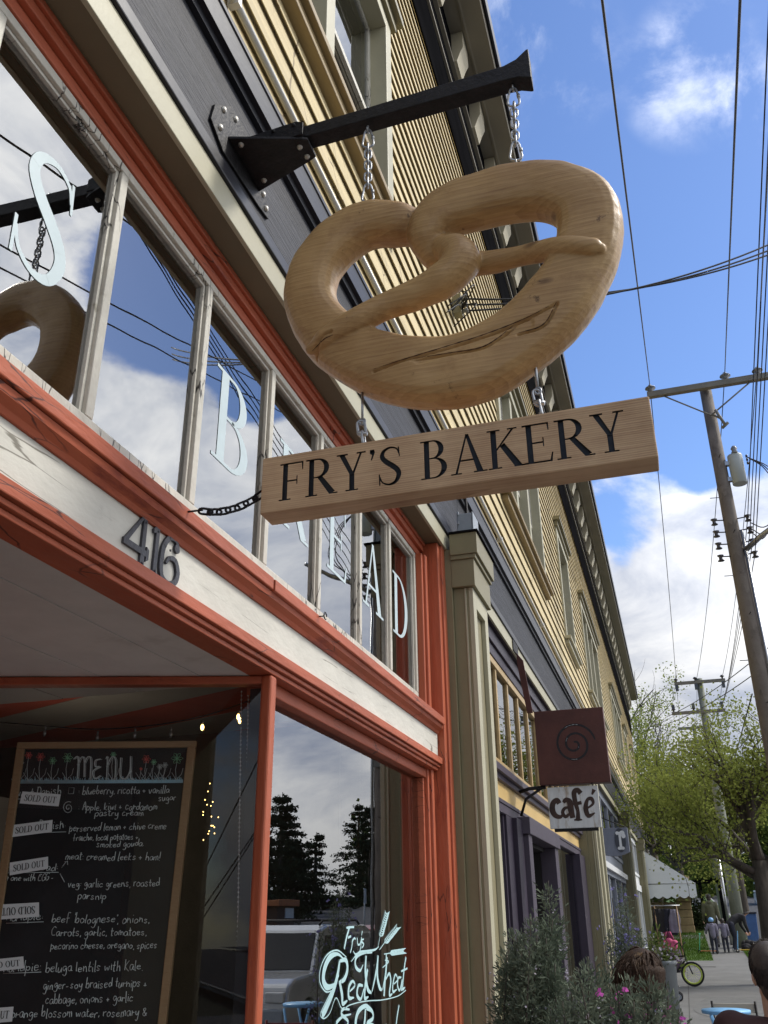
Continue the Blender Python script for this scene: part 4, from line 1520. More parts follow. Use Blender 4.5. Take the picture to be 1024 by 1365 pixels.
# side chain from the sill to the board's left end
sc = thing('side_chain', 'dark slack chain tying the lettered board to the orange sill', 'chain', (-.02, 2.35, 2.83))
p0 = onx(250, 682, .0)
p0 = Vector((.0, p0.y, p0.z))
p1 = Vector((bx0, 2.47, 2.93))
e = MB()
e.tube([p0 + Vector((-.02, 0, 0)), p0 + Vector((.05, .012, .004))], .0035, 7)
e.tube([(bx0 - .02, 2.47, 2.928), (bx0 + .03, 2.47, 2.934)], .004, 7)
e.build('hook', M_IRON, sc)
c = MB()
a, b = p0 + Vector((.045, .01, 0)), p1 + Vector((-.012, 0, 0))
n = 7
pts_ = []
for k in range(n + 1):
    t = k / n
    q = a.lerp(b, t)
    q.z -= .028 * 4 * t * (1 - t)
    pts_.append(q)
for k in range(n):
    q = (pts_[k] + pts_[k + 1]) / 2
    t = pts_[k + 1] - pts_[k]
    link(c, q, t, (0, .4, 1) if k % 2 else (0, 1, -.4), t.length + .016, .024, .0042)
for k in (1, n - 1):
    c.ball(pts_[k], .011, .011, .014)
c.build('links', M_IRON, sc)
# loose eye further along the sill
e = MB()
p = onx(424, 822, .0)
e.tube([(.002, p.y, p.z), (.03, p.y, p.z)], .003, 6)
e.tube([(.035, p.y + .016 * math.cos(t), p.z + .016 * math.sin(t)) for t in [2 * math.pi * k / 12 for k in range(11)]], .003, 6)
tag(e.build('rusty_hook', M_IRON), 'small rusty eye hook screwed into the orange sill', 'hook')

# house numbers
NX = -.06


def number(name, label, pieces_):
    mbn = MB()
    for i, p in enumerate(pieces_):
        convexish(mbn, p, lambda a, b, d: (NX + d, a, b), .002, .010 + .0002 * (i % 5))
    for (a, b) in NB[name]:
        mbn.lathe([(.0, .0135), (.0035, .013), (.0045, .010)], (NX, a, b), 'x', 8)
    tag(mbn.build('house_number', M_NUM), label, 'house number', 'house numbers on the white board')


NB = {'4': [(2.187, 2.735), (2.188, 2.60)], '1': [(2.262, 2.735), (2.262, 2.60)], '6': [(2.34, 2.70), (2.345, 2.592)]}
k4 = [[(2.177, 2.755), (2.196, 2.755), (2.199, 2.585), (2.177, 2.585)], [(2.166, 2.745), (2.186, 2.755), (2.102, 2.640), (2.082, 2.640)], [(2.082, 2.646), (2.082, 2.626), (2.218, 2.626), (2.218, 2.646)], [(2.162, 2.595), (2.212, 2.595), (2.212, 2.580), (2.162, 2.580)], [(2.206, 2.660), (2.220, 2.652), (2.220, 2.620), (2.206, 2.610)]]
k1 = [[(2.252, 2.752), (2.271, 2.752), (2.273, 2.590), (2.252, 2.590)], [(2.240, 2.597), (2.285, 2.597), (2.285, 2.582), (2.240, 2.582)], [(2.236, 2.735), (2.253, 2.752), (2.253, 2.728), (2.238, 2.720)]]
k6 = ribbon([(2.392, 2.728), (2.372, 2.748), (2.335, 2.742), (2.306, 2.705), (2.297, 2.655), (2.305, 2.605), (2.345, 2.588), (2.392, 2.608), (2.402, 2.648), (2.380, 2.678), (2.345, 2.675), (2.325, 2.650)], [.014, .016, .018, .021, .022, .020, .017, .020, .022, .019, .014, .009]) + ell(2.385, 2.722, .016, .016, .001, .001, 0, 360, 10)
number('4', 'dark metal house number 4 on the white board', k4)
number('1', 'dark metal house number 1 between the 4 and the 6', k1)
number('6', 'dark metal house number 6 beside the 1', k6)

# electrical box on the capital
eb = thing('junction_box', 'grey electrical box standing on the olive pilaster capital', 'electrical box', (.15, 6.3, 4.295))
MB().box(.095, .215, 6.20, 6.40, 4.296, 4.49).build('box_body', M_GREYBOX, eb, .008)
MB().box(.216, .226, 6.195, 6.405, 4.29, 4.495).build('lid', M_GREYBOX, eb, .003)
h = MB()
for z in (4.33, 4.41, 4.49):
    h.box(.100, .115, 6.188, 6.199, z - .015, z + .015)
h.build('hinge', M_STEEL, eb, .002)
MB().tube([(.10, 6.42, 4.36), (.10, 6.55, 4.36), (.10, 6.62, 4.42), (.09, 6.62, 5.0)], .012, 8).build('cable', M_IRON, eb)
# ------------------------------------------------------------------ menu board behind the side window
CO = Vector((-.487, 3.40, 2.294))
CA = Vector((-.952, -.307, 0)).normalized()       # to the left along the board
CN = Vector((.307, -.952, 0)).normalized()        # towards the street


def onboard(u, v, off=0.0):
    d = ray(u, v)
    o = CO + CN * off
    t = (o - CAM).dot(CN) / d.dot(CN)
    return CAM + d * t


cb = thing('menu_chalkboard', 'tall wood-framed chalkboard menu lettered in chalk behind the side window', 'chalkboard', (-.8, 3.3, 1.0))
TL, TR, BR = onboard(24, 990), onboard(262, 988), onboard(222, 1365)
LN = (BR - TR).normalized()
BL0 = TL + (onboard(-28, 1365) - TL).normalized() * 1.25
BR0 = TR + LN * 1.25


def bquad(mb, a, b, c, d, t0, t1):
    pts_ = [a, b, c, d]
    vs = [p + CN * t0 for p in pts_] + [p + CN * t1 for p in pts_]
    mb.add(vs, [(0, 1, 2, 3), (7, 6, 5, 4), (0, 4, 5, 1), (1, 5, 6, 2), (2, 6, 7, 3), (3, 7, 4, 0)])


def inset(f, g):
    """point on board: f along the top from TL to TR, g metres... 0..1 down"""
    return (TL.lerp(TR, f)).lerp(BL0.lerp(BR0, f), g)


mb = MB()
bquad(mb, inset(.02, .012), inset(.98, .012), inset(.98, .99), inset(.02, .99), -.012, 0.0)
mb.build('slate', M_CHALKB, cb)
fm = MB()
bquad(fm, inset(0, 0), inset(1, 0), inset(1, .022), inset(0, .022), -.016, .012)
bquad(fm, inset(0, .0221), inset(.045, .0221), inset(.045, .97), inset(0, .97), -.016, .0125)
bquad(fm, inset(.955, .0221), inset(1, .0221), inset(1, .97), inset(.955, .97), -.016, .0125)
bquad(fm, inset(0, .9701), inset(1, .9701), inset(1, 1), inset(0, 1), -.016, .012)
fm.build('frame', M_CBFRAME, cb, .003)
wr = MB()
for (s_, u0, v0, u1, v1, h) in (
        (': blueberry, ricotta + vanilla', 104, 1059, 226, 1057, 10.5), ('sugar', 211, 1068, 235, 1066, 9), (': Apple, kiwi + cardamom', 104, 1080, 210, 1079, 10.5), ('pastry cream', 126, 1088, 192, 1087, 9),
        ('perserved lemon + chive creme', 92, 1108, 222, 1105, 10), ('fraiche, local potatoes +', 97, 1121, 185, 1119, 9), ('smoked gouda.', 128, 1130, 192, 1128, 9), ('meat: creamed leeks + ham!', 87, 1146, 214, 1147, 10.5),
        ('veg: garlic greens, roasted', 90, 1183, 213, 1181, 10.5), ('parsnip', 103, 1198, 142, 1199, 10.5), ("beef 'bolognese', onions,", 68, 1230, 200, 1230, 12), ('Carrots, garlic, tomatoes,', 68, 1248, 196, 1247, 11), ('pecorino cheese, oregano, spices', 67, 1265, 210, 1264, 10.5),
        ('beluga lentils with Kale.', 60, 1296, 191, 1294, 13), ('ginger-soy braised turnips +', 57, 1319, 197, 1315, 12.5), ('cabbage, onions + garlic', 60, 1338, 178, 1335, 12.5), ('orange blossom water, rosemary &', 14, 1357, 196, 1354, 13),
        ('Sweet Danish', 14, 1063, 82, 1058, 11), ('Savoury Danish:', 5, 1108, 88, 1104, 11), ('Breakfast bread:', -24, 1162, 78, 1160, 11), ('the one with EGG -', -2, 1174, 72, 1174, 9.5), ('Handpie:', 8, 1227, 58, 1226, 11), ('Handpie:', 4, 1295, 55, 1294, 13)):
    a, b = onboard(u0, v0, .003), onboard(u1, v1, .003)
    hh = (onboard(u0, v0 - h, .003) - a).length
    chalk(wr, s_, a, b, hh, CN, .0016)
for (u0, v0, u1, v1) in ((12, 1066, 30, 1065), (3, 1112, 88, 1109), (-20, 1164, 78, 1163), (8, 1231, 58, 1229), (4, 1298, 55, 1296)):
    wr.tube([onboard(u0, v0, .003), onboard(u1, v1, .003)], .0016, 3)
sq = [onboard(a, b, .003) for a, b in ((92, 1050), (99, 1050), (98, 1058), (91, 1058))]
wr.tube(sq, .0016, 3, closed=True)
wr.tube([onboard(91 + r * math.cos(t), 1077 + 1.15 * r * math.sin(t), .003) for t, r in [(k * .5, .8 + k * .3) for k in range(24)]], .0016, 3)
wr.tube([onboard(82, 1157, .003), onboard(88, 1149, .003)], .0016, 3)
wr.tube([onboard(86, 1149, .003), onboard(90, 1148, .003), onboard(90, 1153, .003)], .0016, 3)
wr.tube([onboard(80, 1165, .003), onboard(86, 1176, .003)], .0016, 3)
# the heading and its chalk meadow
for (pts_) in ([(98, 1012), (104, 1010), (103, 1038)], [(103, 1020), (108, 1010), (112, 1012), (112, 1036)], [(112, 1018), (117, 1009), (121, 1013), (120, 1040)],
               [(134, 1012), (127, 1014), (127, 1022), (133, 1022), (124, 1028), (126, 1038), (134, 1034)], [(141, 1012), (143, 1010), (142, 1040)], [(142, 1022), (149, 1009), (154, 1014), (153, 1040)],
               [(161, 1010), (160, 1034), (167, 1038), (173, 1028), (174, 1008)], [(174, 1010), (174, 1036), (179, 1040)]):
    c = catmull([(a, b, 0) for a, b in pts_], 4)
    wr.tube([onboard(p.x, p.y, .003) for p in c], .0027, 4)
    wr.tube([onboard(p.x + 2, p.y + .3, .003) for p in c], .0012, 3)
wr.build('chalk_writing', M_CHALK, cb)
gr = MB()
for k in range(330):
    u = random.uniform(16, 244)
    v = random.uniform(1040, 1045) - (u - 16) * .006
    gr.tube([onboard(u, v, .0025), onboard(u + random.uniform(-2, 2), v - random.uniform(1.5, 5), .0025)], .0011, 3)
for k in range(4):
    gr.tube([onboard(16, 1041 + k * 1.1, .0022), onboard(244, 1040 + k * 1.1, .0022)], .0022, 3)
gr.build('chalk_grass', M_CHALK_B, cb)
fl = {'r': MB(), 'g': MB(), 'w': MB()}
for (u, v, k, r) in ((38, 1007, 'r', 5), (54, 1009, 'r', 6), (195, 1012, 'r', 6), (27, 1017, 'w', 5), (70, 1014, 'g', 5.5), (90, 1010, 'g', 7), (205, 1016, 'g', 4), (213, 1022, 'w', 4), (220, 1020, 'w', 4), (236, 1011, 'g', 8), (151, 1006, 'g', 4), (188, 1025, 'r', 2)):
    m_ = fl[k]
    for q in range(6):
        an = 2 * math.pi * q / 6
        m_.tube([onboard(u, v, .003), onboard(u + r * .75 * math.cos(an - .3), v + r * .75 * math.sin(an - .3), .003), onboard(u + r * math.cos(an), v + r * math.sin(an), .003), onboard(u + r * .75 * math.cos(an + .35), v + r * .75 * math.sin(an + .35), .003), onboard(u, v, .003)], .0013, 3)
    fl['w'].tube([onboard(u, v + r * .6, .003), onboard(u - 2, v + 15, .003), onboard(u - 1, 1042, .003)], .0011, 3)
    fl['w'].tube([onboard(u - 1, 1040, .003), onboard(u + 6, 1032, .003), onboard(u + 8, 1024, .003)], .0011, 3)
    fl['w'].tube([onboard(u - 1, 1040, .003), onboard(u - 7, 1030, .003)], .0011, 3)
fl['r'].build('chalk_tulip', M_CHALK_R, cb)
fl['g'].build('chalk_flower', M_CHALK_G, cb)
fl['w'].build('chalk_stem', M_CHALK, cb)
# SOLD OUT slips
soldp, soldw = text_pieces('SOLD OUT')
for (c4, flip, lab) in (
        ([(30, 1055), (81, 1059), (78, 1075), (26, 1071)], 0, 'topmost white SOLD OUT paper slip on the menu chalkboard, under the chalk heading'),
        ([(16, 1100), (70, 1093), (69, 1109), (15, 1116)], 0, 'white SOLD OUT slip tilted upward beside the preserved lemon line'),
        ([(13, 1150), (64, 1142), (64, 1158), (13, 1167)], 0, 'white SOLD OUT slip beside the creamed leeks line'),
        ([(-2, 1206), (52, 1203), (52, 1222), (-2, 1226)], 1, 'white SOLD OUT slip stuck upside down beside the beef bolognese line'),
        ([(-25, 1281), (31, 1275), (32, 1291), (-25, 1297)], 0, 'white SOLD OUT slip beside the beluga lentils line'),
        ([(-36, 1346), (18, 1342), (16, 1362), (-38, 1366)], 0, 'lowest white SOLD OUT slip beside the orange blossom line')):
    P = [onboard(a, b, .007) for a, b in c4]
    sl = thing('sold_out_slip', lab, 'paper slip', tuple(P[0]), 'SOLD OUT slips on the chalkboard')
    mb = MB()
    bquad(mb, P[0], P[1], P[2], P[3], -.001, 0)
    mb.build('paper', M_PAPER, sl)
    tx = MB()

    def fn(a, b, d):
        f, g = .09 + .82 * a / soldw, .24 + .52 * b
        if flip:
            f, g = 1 - f, 1 - g
        q = (P[3].lerp(P[2], f)).lerp(P[0].lerp(P[1], f), g)
        return q + CN * (.0012 + d)
    flat_text(tx, soldp, fn)
    flat_text(tx, [[(a + .035, b) for a, b in p] for p in soldp], fn, .0004)
    tx.build('lettering', M_INK, sl, recalc=False)

# string of fairy lights and the bead chains inside the corner
M_BULB = emit_mat('warm_bulb', (1.0, .62, .18, 1), 6)
sl = thing('fairy_light_string', 'dark string of small warm fairy lights hung across the shop above the menu', 'string lights', (-.6, 3.6, 2.35))
pts_ = [onboard(u, v, -.16) for u, v in ((-30, 960), (60, 968), (130, 972), (210, 966), (280, 952), (352, 927))]
pc = catmull(pts_, 6)
MB().tube(pc, .003, 5).build('cable', M_IRON, sl)
bl = MB()
un = MB()
for k, (u, v) in enumerate(((270, 966), (318, 952), (320, 957), (352, 939), (60, 974), (130, 980), (180, 977), (228, 976))):
    p = onboard(u, v, -.155)
    mm = bl if k < 4 else un
    mm.ball(p - Vector((0, 0, .012)), .008, .008, .014, 8, 6)
    un.tube([p, p + Vector((0, 0, .018))], .0045, 6)
bl.build('lit_bulb', M_BULB, sl)
un.build('unlit_bulb', M_STEEL, sl)
fl2 = MB()
for k in range(17):
    p = onboard(random.uniform(268, 292), random.uniform(1042, 1120), -.9)
    fl2.ball(p, .0026, .0026, .003, 6, 4)
tag(fl2.build('distant_fairy_lights', M_BULB), 'cluster of tiny warm lights deep in the dark bakery', 'string lights')
for (ua, ub, lab) in ((322, 315, 'left strand of the white bead blind cord inside the corner window'), (331, 324, 'right strand of the white bead blind cord inside the corner window')):
    a, b = onboard(ua, 922, -.05), onboard(ub, 1365, -.05)
    q = MB()
    n = 90
    d = (b - a)
    for k in range(n):
        p = a + d * (k / n * 1.25)
        q.ball(p, .0042, .0042, .0048, 6, 4)
    q.tube([a, a + d * 1.25], .0012, 4)
    tag(q.build('bead_cord', M_PAPER), lab, 'blind cord', 'bead blind cords in the corner window')

# ------------------------------------------------------------------ decals on the display glass
def ondisp(u, v, off=.003):
    return onx(u, v, GX + off)


dc = MB()
dk = [0]


def rib(pts_, ws, n=5):
    """ribbon given in image-space control points, laid on the glass plane"""
    P3 = [ondisp(a, b) for a, b in pts_]
    flat = [(p.y, p.z) for p in P3]
    for p in ribbon(flat, ws, n):
        dk[0] += 1
        dc.add([(GX + .003 + (dk[0] % 40) * .00003, a, b) for a, b in p], [list(range(len(p)))])


w1, w2, w3 = .006, .014, .034
# Fry's
rib([(466, 1236), (462, 1250), (459, 1265)], [.016, .016, .016], 3)
rib([(462, 1237), (468, 1236), (472, 1236)], [.010, .010, .010], 3)
rib([(464, 1250), (468, 1248)], [.010, .010], 3)
rib([(470, 1252), (469, 1262), (467, 1270)], [.010, .010, .010], 3)
rib([(469, 1256), (472, 1251), (474, 1252)], [.008, .010, .008], 3)
rib([(476, 1250), (477, 1259), (480, 1258), (482, 1249), (480, 1268), (474, 1272), (471, 1268)], [.008, .010, .008, .008, .010, .008, .005], 4)
rib([(483, 1241), (482, 1247)], [.010, .006], 3)
rib([(485, 1252), (481, 1254), (485, 1259), (482, 1264)], [.006, .010, .010, .006], 4)
# flourish under it
rib([(468, 1282), (478, 1270), (490, 1268), (500, 1266), (505, 1262)], [.004, .010, .012, .010, .004], 5)
# Red
rib([(458, 1278), (450, 1272), (440, 1276), (433, 1290), (431, 1306), (436, 1316), (446, 1312), (452, 1300)], [.006, .014, .028, .036, .036, .026, .014, .006], 5)
rib([(453, 1281), (450, 1300), (444, 1322), (434, 1345), (429, 1354)], [.020, .028, .030, .036, .030], 5)
rib([(453, 1281), (461, 1280), (463, 1292), (459, 1305), (452, 1310)], [.014, .022, .028, .024, .012], 5)
rib([(453, 1310), (456, 1326), (457, 1338), (463, 1334)], [.020, .028, .020, .008], 5)
rib([(466, 1322), (473, 1314), (470, 1308), (465, 1316), (465, 1330), (472, 1330)], [.008, .012, .012, .022, .020, .006], 5)
rib([(484, 1314), (478, 1314), (476, 1326), (481, 1332), (485, 1318)], [.010, .016, .022, .014, .010], 5)
rib([(490, 1292), (487, 1312), (486, 1330), (491, 1329)], [.022, .024, .022, .006], 5)
# Wheat
rib([(496, 1270), (484, 1270), (475, 1276), (474, 1288), (480, 1294), (484, 1286)], [.006, .018, .020, .020, .014, .005], 5)
rib([(488, 1274), (487, 1296), (490, 1318), (495, 1324)], [.020, .026, .026, .010], 5)
rib([(504, 1274), (501, 1298), (496, 1322)], [.018, .020, .010], 4)
rib([(504, 1274), (503, 1300), (506, 1316), (509, 1320)], [.018, .026, .026, .010], 5)
rib([(515, 1272), (514, 1296), (510, 1320)], [.016, .018, .010], 4)
rib([(510, 1290), (518, 1282), (513, 1280)], [.005, .008, .005], 4)
rib([(516, 1276), (514, 1300), (512, 1328)], [.018, .022, .022], 4)
rib([(514, 1306), (519, 1298), (521, 1308), (519, 1326), (523, 1325)], [.010, .016, .020, .020, .006], 5)
rib([(525, 1312), (530, 1306), (527, 1299), (524, 1310), (524, 1322), (529, 1319)], [.006, .010, .010, .018, .016, .006], 5)
rib([(535, 1303), (531, 1304), (530, 1314), (533, 1320), (536, 1306), (535, 1319), (538, 1317)], [.008, .014, .018, .012, .012, .016, .006], 5)
rib([(541, 1276), (538, 1300), (537, 1318), (540, 1316)], [.018, .018, .016, .006], 4)
rib([(535, 1295), (543, 1291)], [.010, .010], 3)
# & Bread (cut by the frame)
rib([(466, 1346), (458, 1345), (455, 1352), (464, 1362), (458, 1372), (448, 1366), (456, 1356), (468, 1352)], [.008, .014, .016, .014, .016, .018, .012, .006], 5)
rib([(496, 1346), (488, 1341), (478, 1348), (474, 1364), (478, 1378)], [.008, .018, .026, .030, .026], 5)
rib([(487, 1345), (486, 1362), (482, 1384)], [.018, .024, .024], 4)
rib([(488, 1345), (496, 1348), (497, 1358), (489, 1364), (498, 1368), (498, 1378)], [.010, .018, .020, .012, .020, .018], 5)
rib([(532, 1340), (529, 1358), (527, 1380)], [.014, .016, .016], 4)
rib([(504, 1366), (503, 1374), (502, 1384)], [.016, .016, .016], 3)
rib([(515, 1366), (512, 1372), (513, 1382)], [.012, .016, .012], 3)
# outer line round the big initial
rib([(462, 1276), (450, 1267), (437, 1272), (428, 1288), (426, 1308), (434, 1322), (444, 1320)], [.004, .007, .007, .007, .007, .007, .004], 5)
rib([(441, 1322), (432, 1340), (427, 1352), (432, 1358), (440, 1350), (448, 1330), (456, 1345), (466, 1340), (480, 1336), (494, 1334), (510, 1333), (530, 1328), (541, 1320)], [.005] * 13, 4)
# wheat ears
def ear(u0, v0, u1, v1, n, ln):
    rib([(u0, v0), ((u0 + u1) / 2 - 1, (v0 + v1) / 2), (u1, v1)], [.005, .005, .004], 4)
    du, dv = (u1 - u0), (v1 - v0)
    l_ = math.hypot(du, dv)
    du, dv = du / l_, dv / l_
    for k in range(n):
        t = .3 + .7 * k / n
        a, b = lerp(u0, u1, t), lerp(v0, v1, t)
        for s_ in (-1, 1):
            px, py = -dv * s_, du * s_
            rib([(a, b), (a + px * ln * .5 + du * ln * .5, b + py * ln * .5 + dv * ln * .5), (a + px * ln * .75 + du * ln * 1.2, b + py * ln * .75 + dv * ln * 1.2)], [.004, .010, .002], 3)


ear(504, 1262, 516, 1216, 11, 4.2)
ear(506, 1266, 530, 1236, 10, 4.6)
ear(512, 1272, 538, 1268, 9, 4.6)
tag(dc.build('window_lettering', M_DECAL, None, recalc=False), 'pale blue Red Wheat lettering with wheat ears on the display window glass', 'window lettering')

hs = MB()
a, b, c_, d_ = onx(453, 1060, -.40), onx(480, 1066, -.40), onx(480, 1134, -.40), onx(453, 1126, -.40)
hs.add([tuple(p) for p in (a, b, c_, d_)] + [(p.x - .006, p.y, p.z) for p in (a, b, c_, d_)], [(0, 1, 2, 3), (7, 6, 5, 4), (0, 4, 5, 1), (1, 5, 6, 2), (2, 6, 7, 3), (3, 7, 4, 0)])
hg = thing('hanging_glass_sign', 'small clear glass sheet hanging inside the display window', 'glass sign', tuple(a))
hs.build('sheet', glass_mat('clear_sheet', 1.5, (.80, .90, .84, 1)), hg)
MB().tube([a, b], .003, 4).tube([b, c_], .002, 4).tube([c_, d_], .003, 4).tube([d_, a], .002, 4).tube([a, a + Vector((0, 0, .4))], .001, 4).tube([b, b + Vector((0, 0, .4))], .001, 4).build('edge', M_STEEL, hg)

# ------------------------------------------------------------------ cafe sign
CY = 9.2
cs = thing('spiral_box_sign', 'square rust-brown metal box sign with an incised spiral, above the cafe plate', 'sign', (.4, CY, 3.4))
tl, tr, br_, bl_ = ony(711, 946, CY), ony(803, 945, CY), ony(815, 1043, CY), ony(720, 1046, CY)
x0, x1, z0, z1 = (tl.x + bl_.x) / 2, (tr.x + br_.x) / 2, (bl_.z + br_.z) / 2, (tl.z + tr.z) / 2
MB().box(x0, x1, CY, CY + .14, z0, z1).build('box_body', M_BROWNMETAL, cs, .006)
sp = MB()
cc = ony(766, 992, CY)
R0 = (x1 - x0) * .30
pts2 = []
for k in range(74):
    t = k / 73
    an = -.15 - t * 2 * math.pi * 2.25
    pts2.append((cc.x + R0 * (1 - t * .92) * math.cos(an), cc.z - R0 * (1 - t * .92) * math.sin(an) * 1.02))
sk = 0
for p in ribbon(pts2, [.012] + [.021] * 72 + [.010], 2):
    sk += 1
    sp.add([(a, CY - .0012 - (sk % 9) * .00004, b) for a, b in p], [list(range(len(p)))])
sp.build('spiral_cut', M_INK, cs, recalc=False)
hl = MB()
for k in range(0, 73):
    if k in (6, 7, 8, 9, 22, 23, 44, 45, 60):
        a, b = pts2[k], pts2[k + 1]
        hl.tube([(a[0] * .99 + cc.x * .01, CY - .003, a[1]), (b[0] * .99 + cc.x * .01, CY - .003, b[1])], .003, 4)
hl.build('spiral_glint', M_STEEL, cs)  # highlights on the spiral, put in as bright bits of tube
pl = thing('cafe_plate', 'weathered white metal plate cut with the word café, hanging below the spiral box', 'sign', (.45, CY, 2.9))
tl, tr, br_, bl_ = ony(727, 1049, CY), ony(795, 1047, CY), ony(803, 1103, CY), ony(735, 1104, CY)
px0, px1, pz0, pz1 = (tl.x + bl_.x) / 2, (tr.x + br_.x) / 2, (bl_.z + br_.z) / 2, (tl.z + tr.z) / 2
MB().box(px0, px1, CY + .03, CY + .05, pz0, pz1).build('plate', M_WEATHERWHITE, pl, .003)
tx = MB()
tk = [0]


def cf(pts_, ws, n=5):
    q = [(px0 + (px1 - px0) * a, pz0 + (pz1 - pz0) * b) for a, b in pts_]
    for p in ribbon(q, [w_ * (px1 - px0) for w_ in ws], n):
        tk[0] += 1
        tx.add([(a, CY + .0285 - (tk[0] % 30) * .00004, b) for a, b in p], [list(range(len(p)))])


cf([(.22, .60), (.18, .68), (.10, .62), (.07, .46), (.12, .32), (.22, .28), (.28, .36)], [.10, .10, .10, .12, .10, .07, .02])
cf([(.30, .62), (.36, .68), (.43, .62), (.44, .42), (.46, .24)], [.06, .09, .12, .12, .10])
cf([(.42, .50), (.32, .48), (.27, .38), (.32, .28), (.42, .36)], [.04, .06, .07, .07, .04])
cf([(.66, .82), (.60, .91), (.53, .84), (.54, .60), (.57, .40), (.56, .20)], [.10, .09, .10, .09, .07, .09])
cf([(.44, .58), (.55, .58), (.66, .60)], [.05, .06, .07])
cf([(.48, .19), (.56, .20), (.64, .19)], [.02, .06, .02])
cf([(.74, .44), (.88, .56), (.86, .68), (.78, .66), (.73, .46), (.77, .28), (.90, .34)], [.03, .05, .08, .06, .10, .09, .02])
cf([(.88, .78), (.93, .90)], [.03, .08], 3)
tx.build('cut_letters', pmat('dark_brown_void', (.05, .028, .022, 1), .6, .5, 14, (1, 1, 1), 0), pl, recalc=False)
MB().box(px0 + .04, px1 - .03, CY + .034, CY + .046, pz0 - .03, pz0 - .001).build('bottom_bar', M_IRON, pl)
MB().tube([(px0 + .03, CY + .04, pz1), (px0 + .03, CY + .04, z0)], .006, 6).tube([(px1 - .05, CY + .04, pz1), (px1 - .05, CY + .04, z0)], .006, 6).build('hanger', M_IRON, pl)
ba = thing('sign_bracket', 'dark iron arm and stay holding the spiral box sign off the cafe front', 'bracket', (0, CY, 3.9))
MB().box(.021, .032, CY - .10, CY + .22, 4.18, 4.30).build('wall_plate', M_IRON, ba, .003)
MB().prism([(.033, 4.19), (.10, 4.10), (.16, z1 + .001), (.10, z1 + .001), (.033, 4.06)], 'y', CY + .06, CY + .075).build('arm', M_BROWNMETAL, ba, .003)
MB().tube([(-.04, CY + .06, z0 - .05), (.06, CY + .06, z0 - .02), (x0 + .05, CY + .07, z0 - .012)], .018, 8).tube([(-.04, CY + .06, z0 - .28), (.02, CY + .06, z0 - .12), (x0 + .02, CY + .07, z0 - .012)], .014, 8).build('stay', M_IRON, ba)

# r sign
RY = 19.0
rs_ = thing('letter_r_sign', 'blue-grey hanging sign with a white letter r in a dark oval, rounded underneath', 'sign', (.3, RY, 3.2))
tl, br_ = ony(811, 1104, RY), ony(840, 1138, RY)
rx0, rx1, rz0, rz1 = tl.x - .25, br_.x, br_.z, tl.z
pr = [(rx0, rz1), (rx0, rz0 + .03)] + [(lerp(rx0, rx1, t), rz0 + .03 - .07 * math.sin(math.pi * t)) for t in (.2, .4, .6, .8)] + [(rx1, rz0 + .03), (rx1, rz1)]
MB().prism(pr, 'y', RY, RY + .18).build('sign_body', pmat('sign_blue_grey', (.17, .185, .23, 1), .5, .12, 4), rs_, .006)
oc = ony(827, 1120, RY)
ov = [(oc.x + .105 * math.cos(t), oc.z + .225 * math.sin(t)) for t in [2 * math.pi * k / 28 for k in range(28)]]
MB().prism(ov, 'y', RY - .012, RY - .0005).build('oval', pmat('oval_dark', (.05, .055, .07, 1), .5, .1, 4), rs_)
rl = MB()
for i, p in enumerate(ell(oc.x - .045, oc.z + .13, .035, .035, .001, .001, 0, 360, 10) + ell(oc.x + .070, oc.z + .075, .042, .045, .001, .001, 0, 360, 10) + ell(oc.x - .035, oc.z - .15, .03, .03, .001, .001, 0, 360, 10) + ell(oc.x + .04, oc.z - .15, .03, .03, .001, .001, 0, 360, 10) + ribbon([(oc.x - .04, oc.z + .13), (oc.x - .005, oc.z + .12), (oc.x + .0, oc.z), (oc.x, oc.z - .15)], [.05, .045, .045, .05]) + ribbon([(oc.x, oc.z + .06), (oc.x + .02, oc.z + .13), (oc.x + .06, oc.z + .145), (oc.x + .075, oc.z + .09)], [.04, .055, .06, .06]) + [[(oc.x - .04, oc.z - .12), (oc.x + .04, oc.z - .12), (oc.x + .04, oc.z - .175), (oc.x - .04, oc.z - .175)]]):
    rl.add([(a, RY - .014 - (i % 12) * .0002, b) for a, b in p], [list(range(len(p)))])
rl.build('letter', M_WPAINT, rs_, recalc=False)
MB().tube([(rx1 + .0, RY + .09, rz1), (-.05, RY + .09, rz1 + .25)], .01, 6).tube([(rx0 + .1, RY + .09, rz1), (rx0 + .1, RY + .09, 4.16)], .012, 6).build('hanger', M_IRON, rs_)

# awning
M_AWN = pmat('white_awning_cloth', (.76, .79, .82, 1), .8, .04, 3, (1, 1, 1), .05, 60)
AY0, AY1 = 37.6, 44.4
an_ = thing('shop_awning', 'white fabric awning with scalloped valance at the far end of the building', 'awning', (.1, AY0, 2.5))
wt, tip = ony(864, 1131, AY0), ony(927, 1177, AY0)
vb = ony(900, 1197, AY0).z
X0, X1, ZT, ZV = .06, tip.x, wt.z, ony(900, 1178, AY0).z
c = MB()
for k in range(8):
    ya, yb = lerp(AY0, AY1, k / 8), lerp(AY0, AY1, (k + 1) / 8)
    c.prism([(X0, ZT), (X1, ZV), (X1 - .01, ZV - .02), (X0, ZT - .03)], 'y', ya, yb)
c.build('canopy', M_AWN, an_)
for ya in (AY0 + .002, AY1 - .014):
    MB().prism([(X0, ZT - .04), (X1 - .02, ZV + .0), (X0, ZV)], 'y', ya, ya + .012).build('end_panel', M_AWN, an_)
vl = MB()


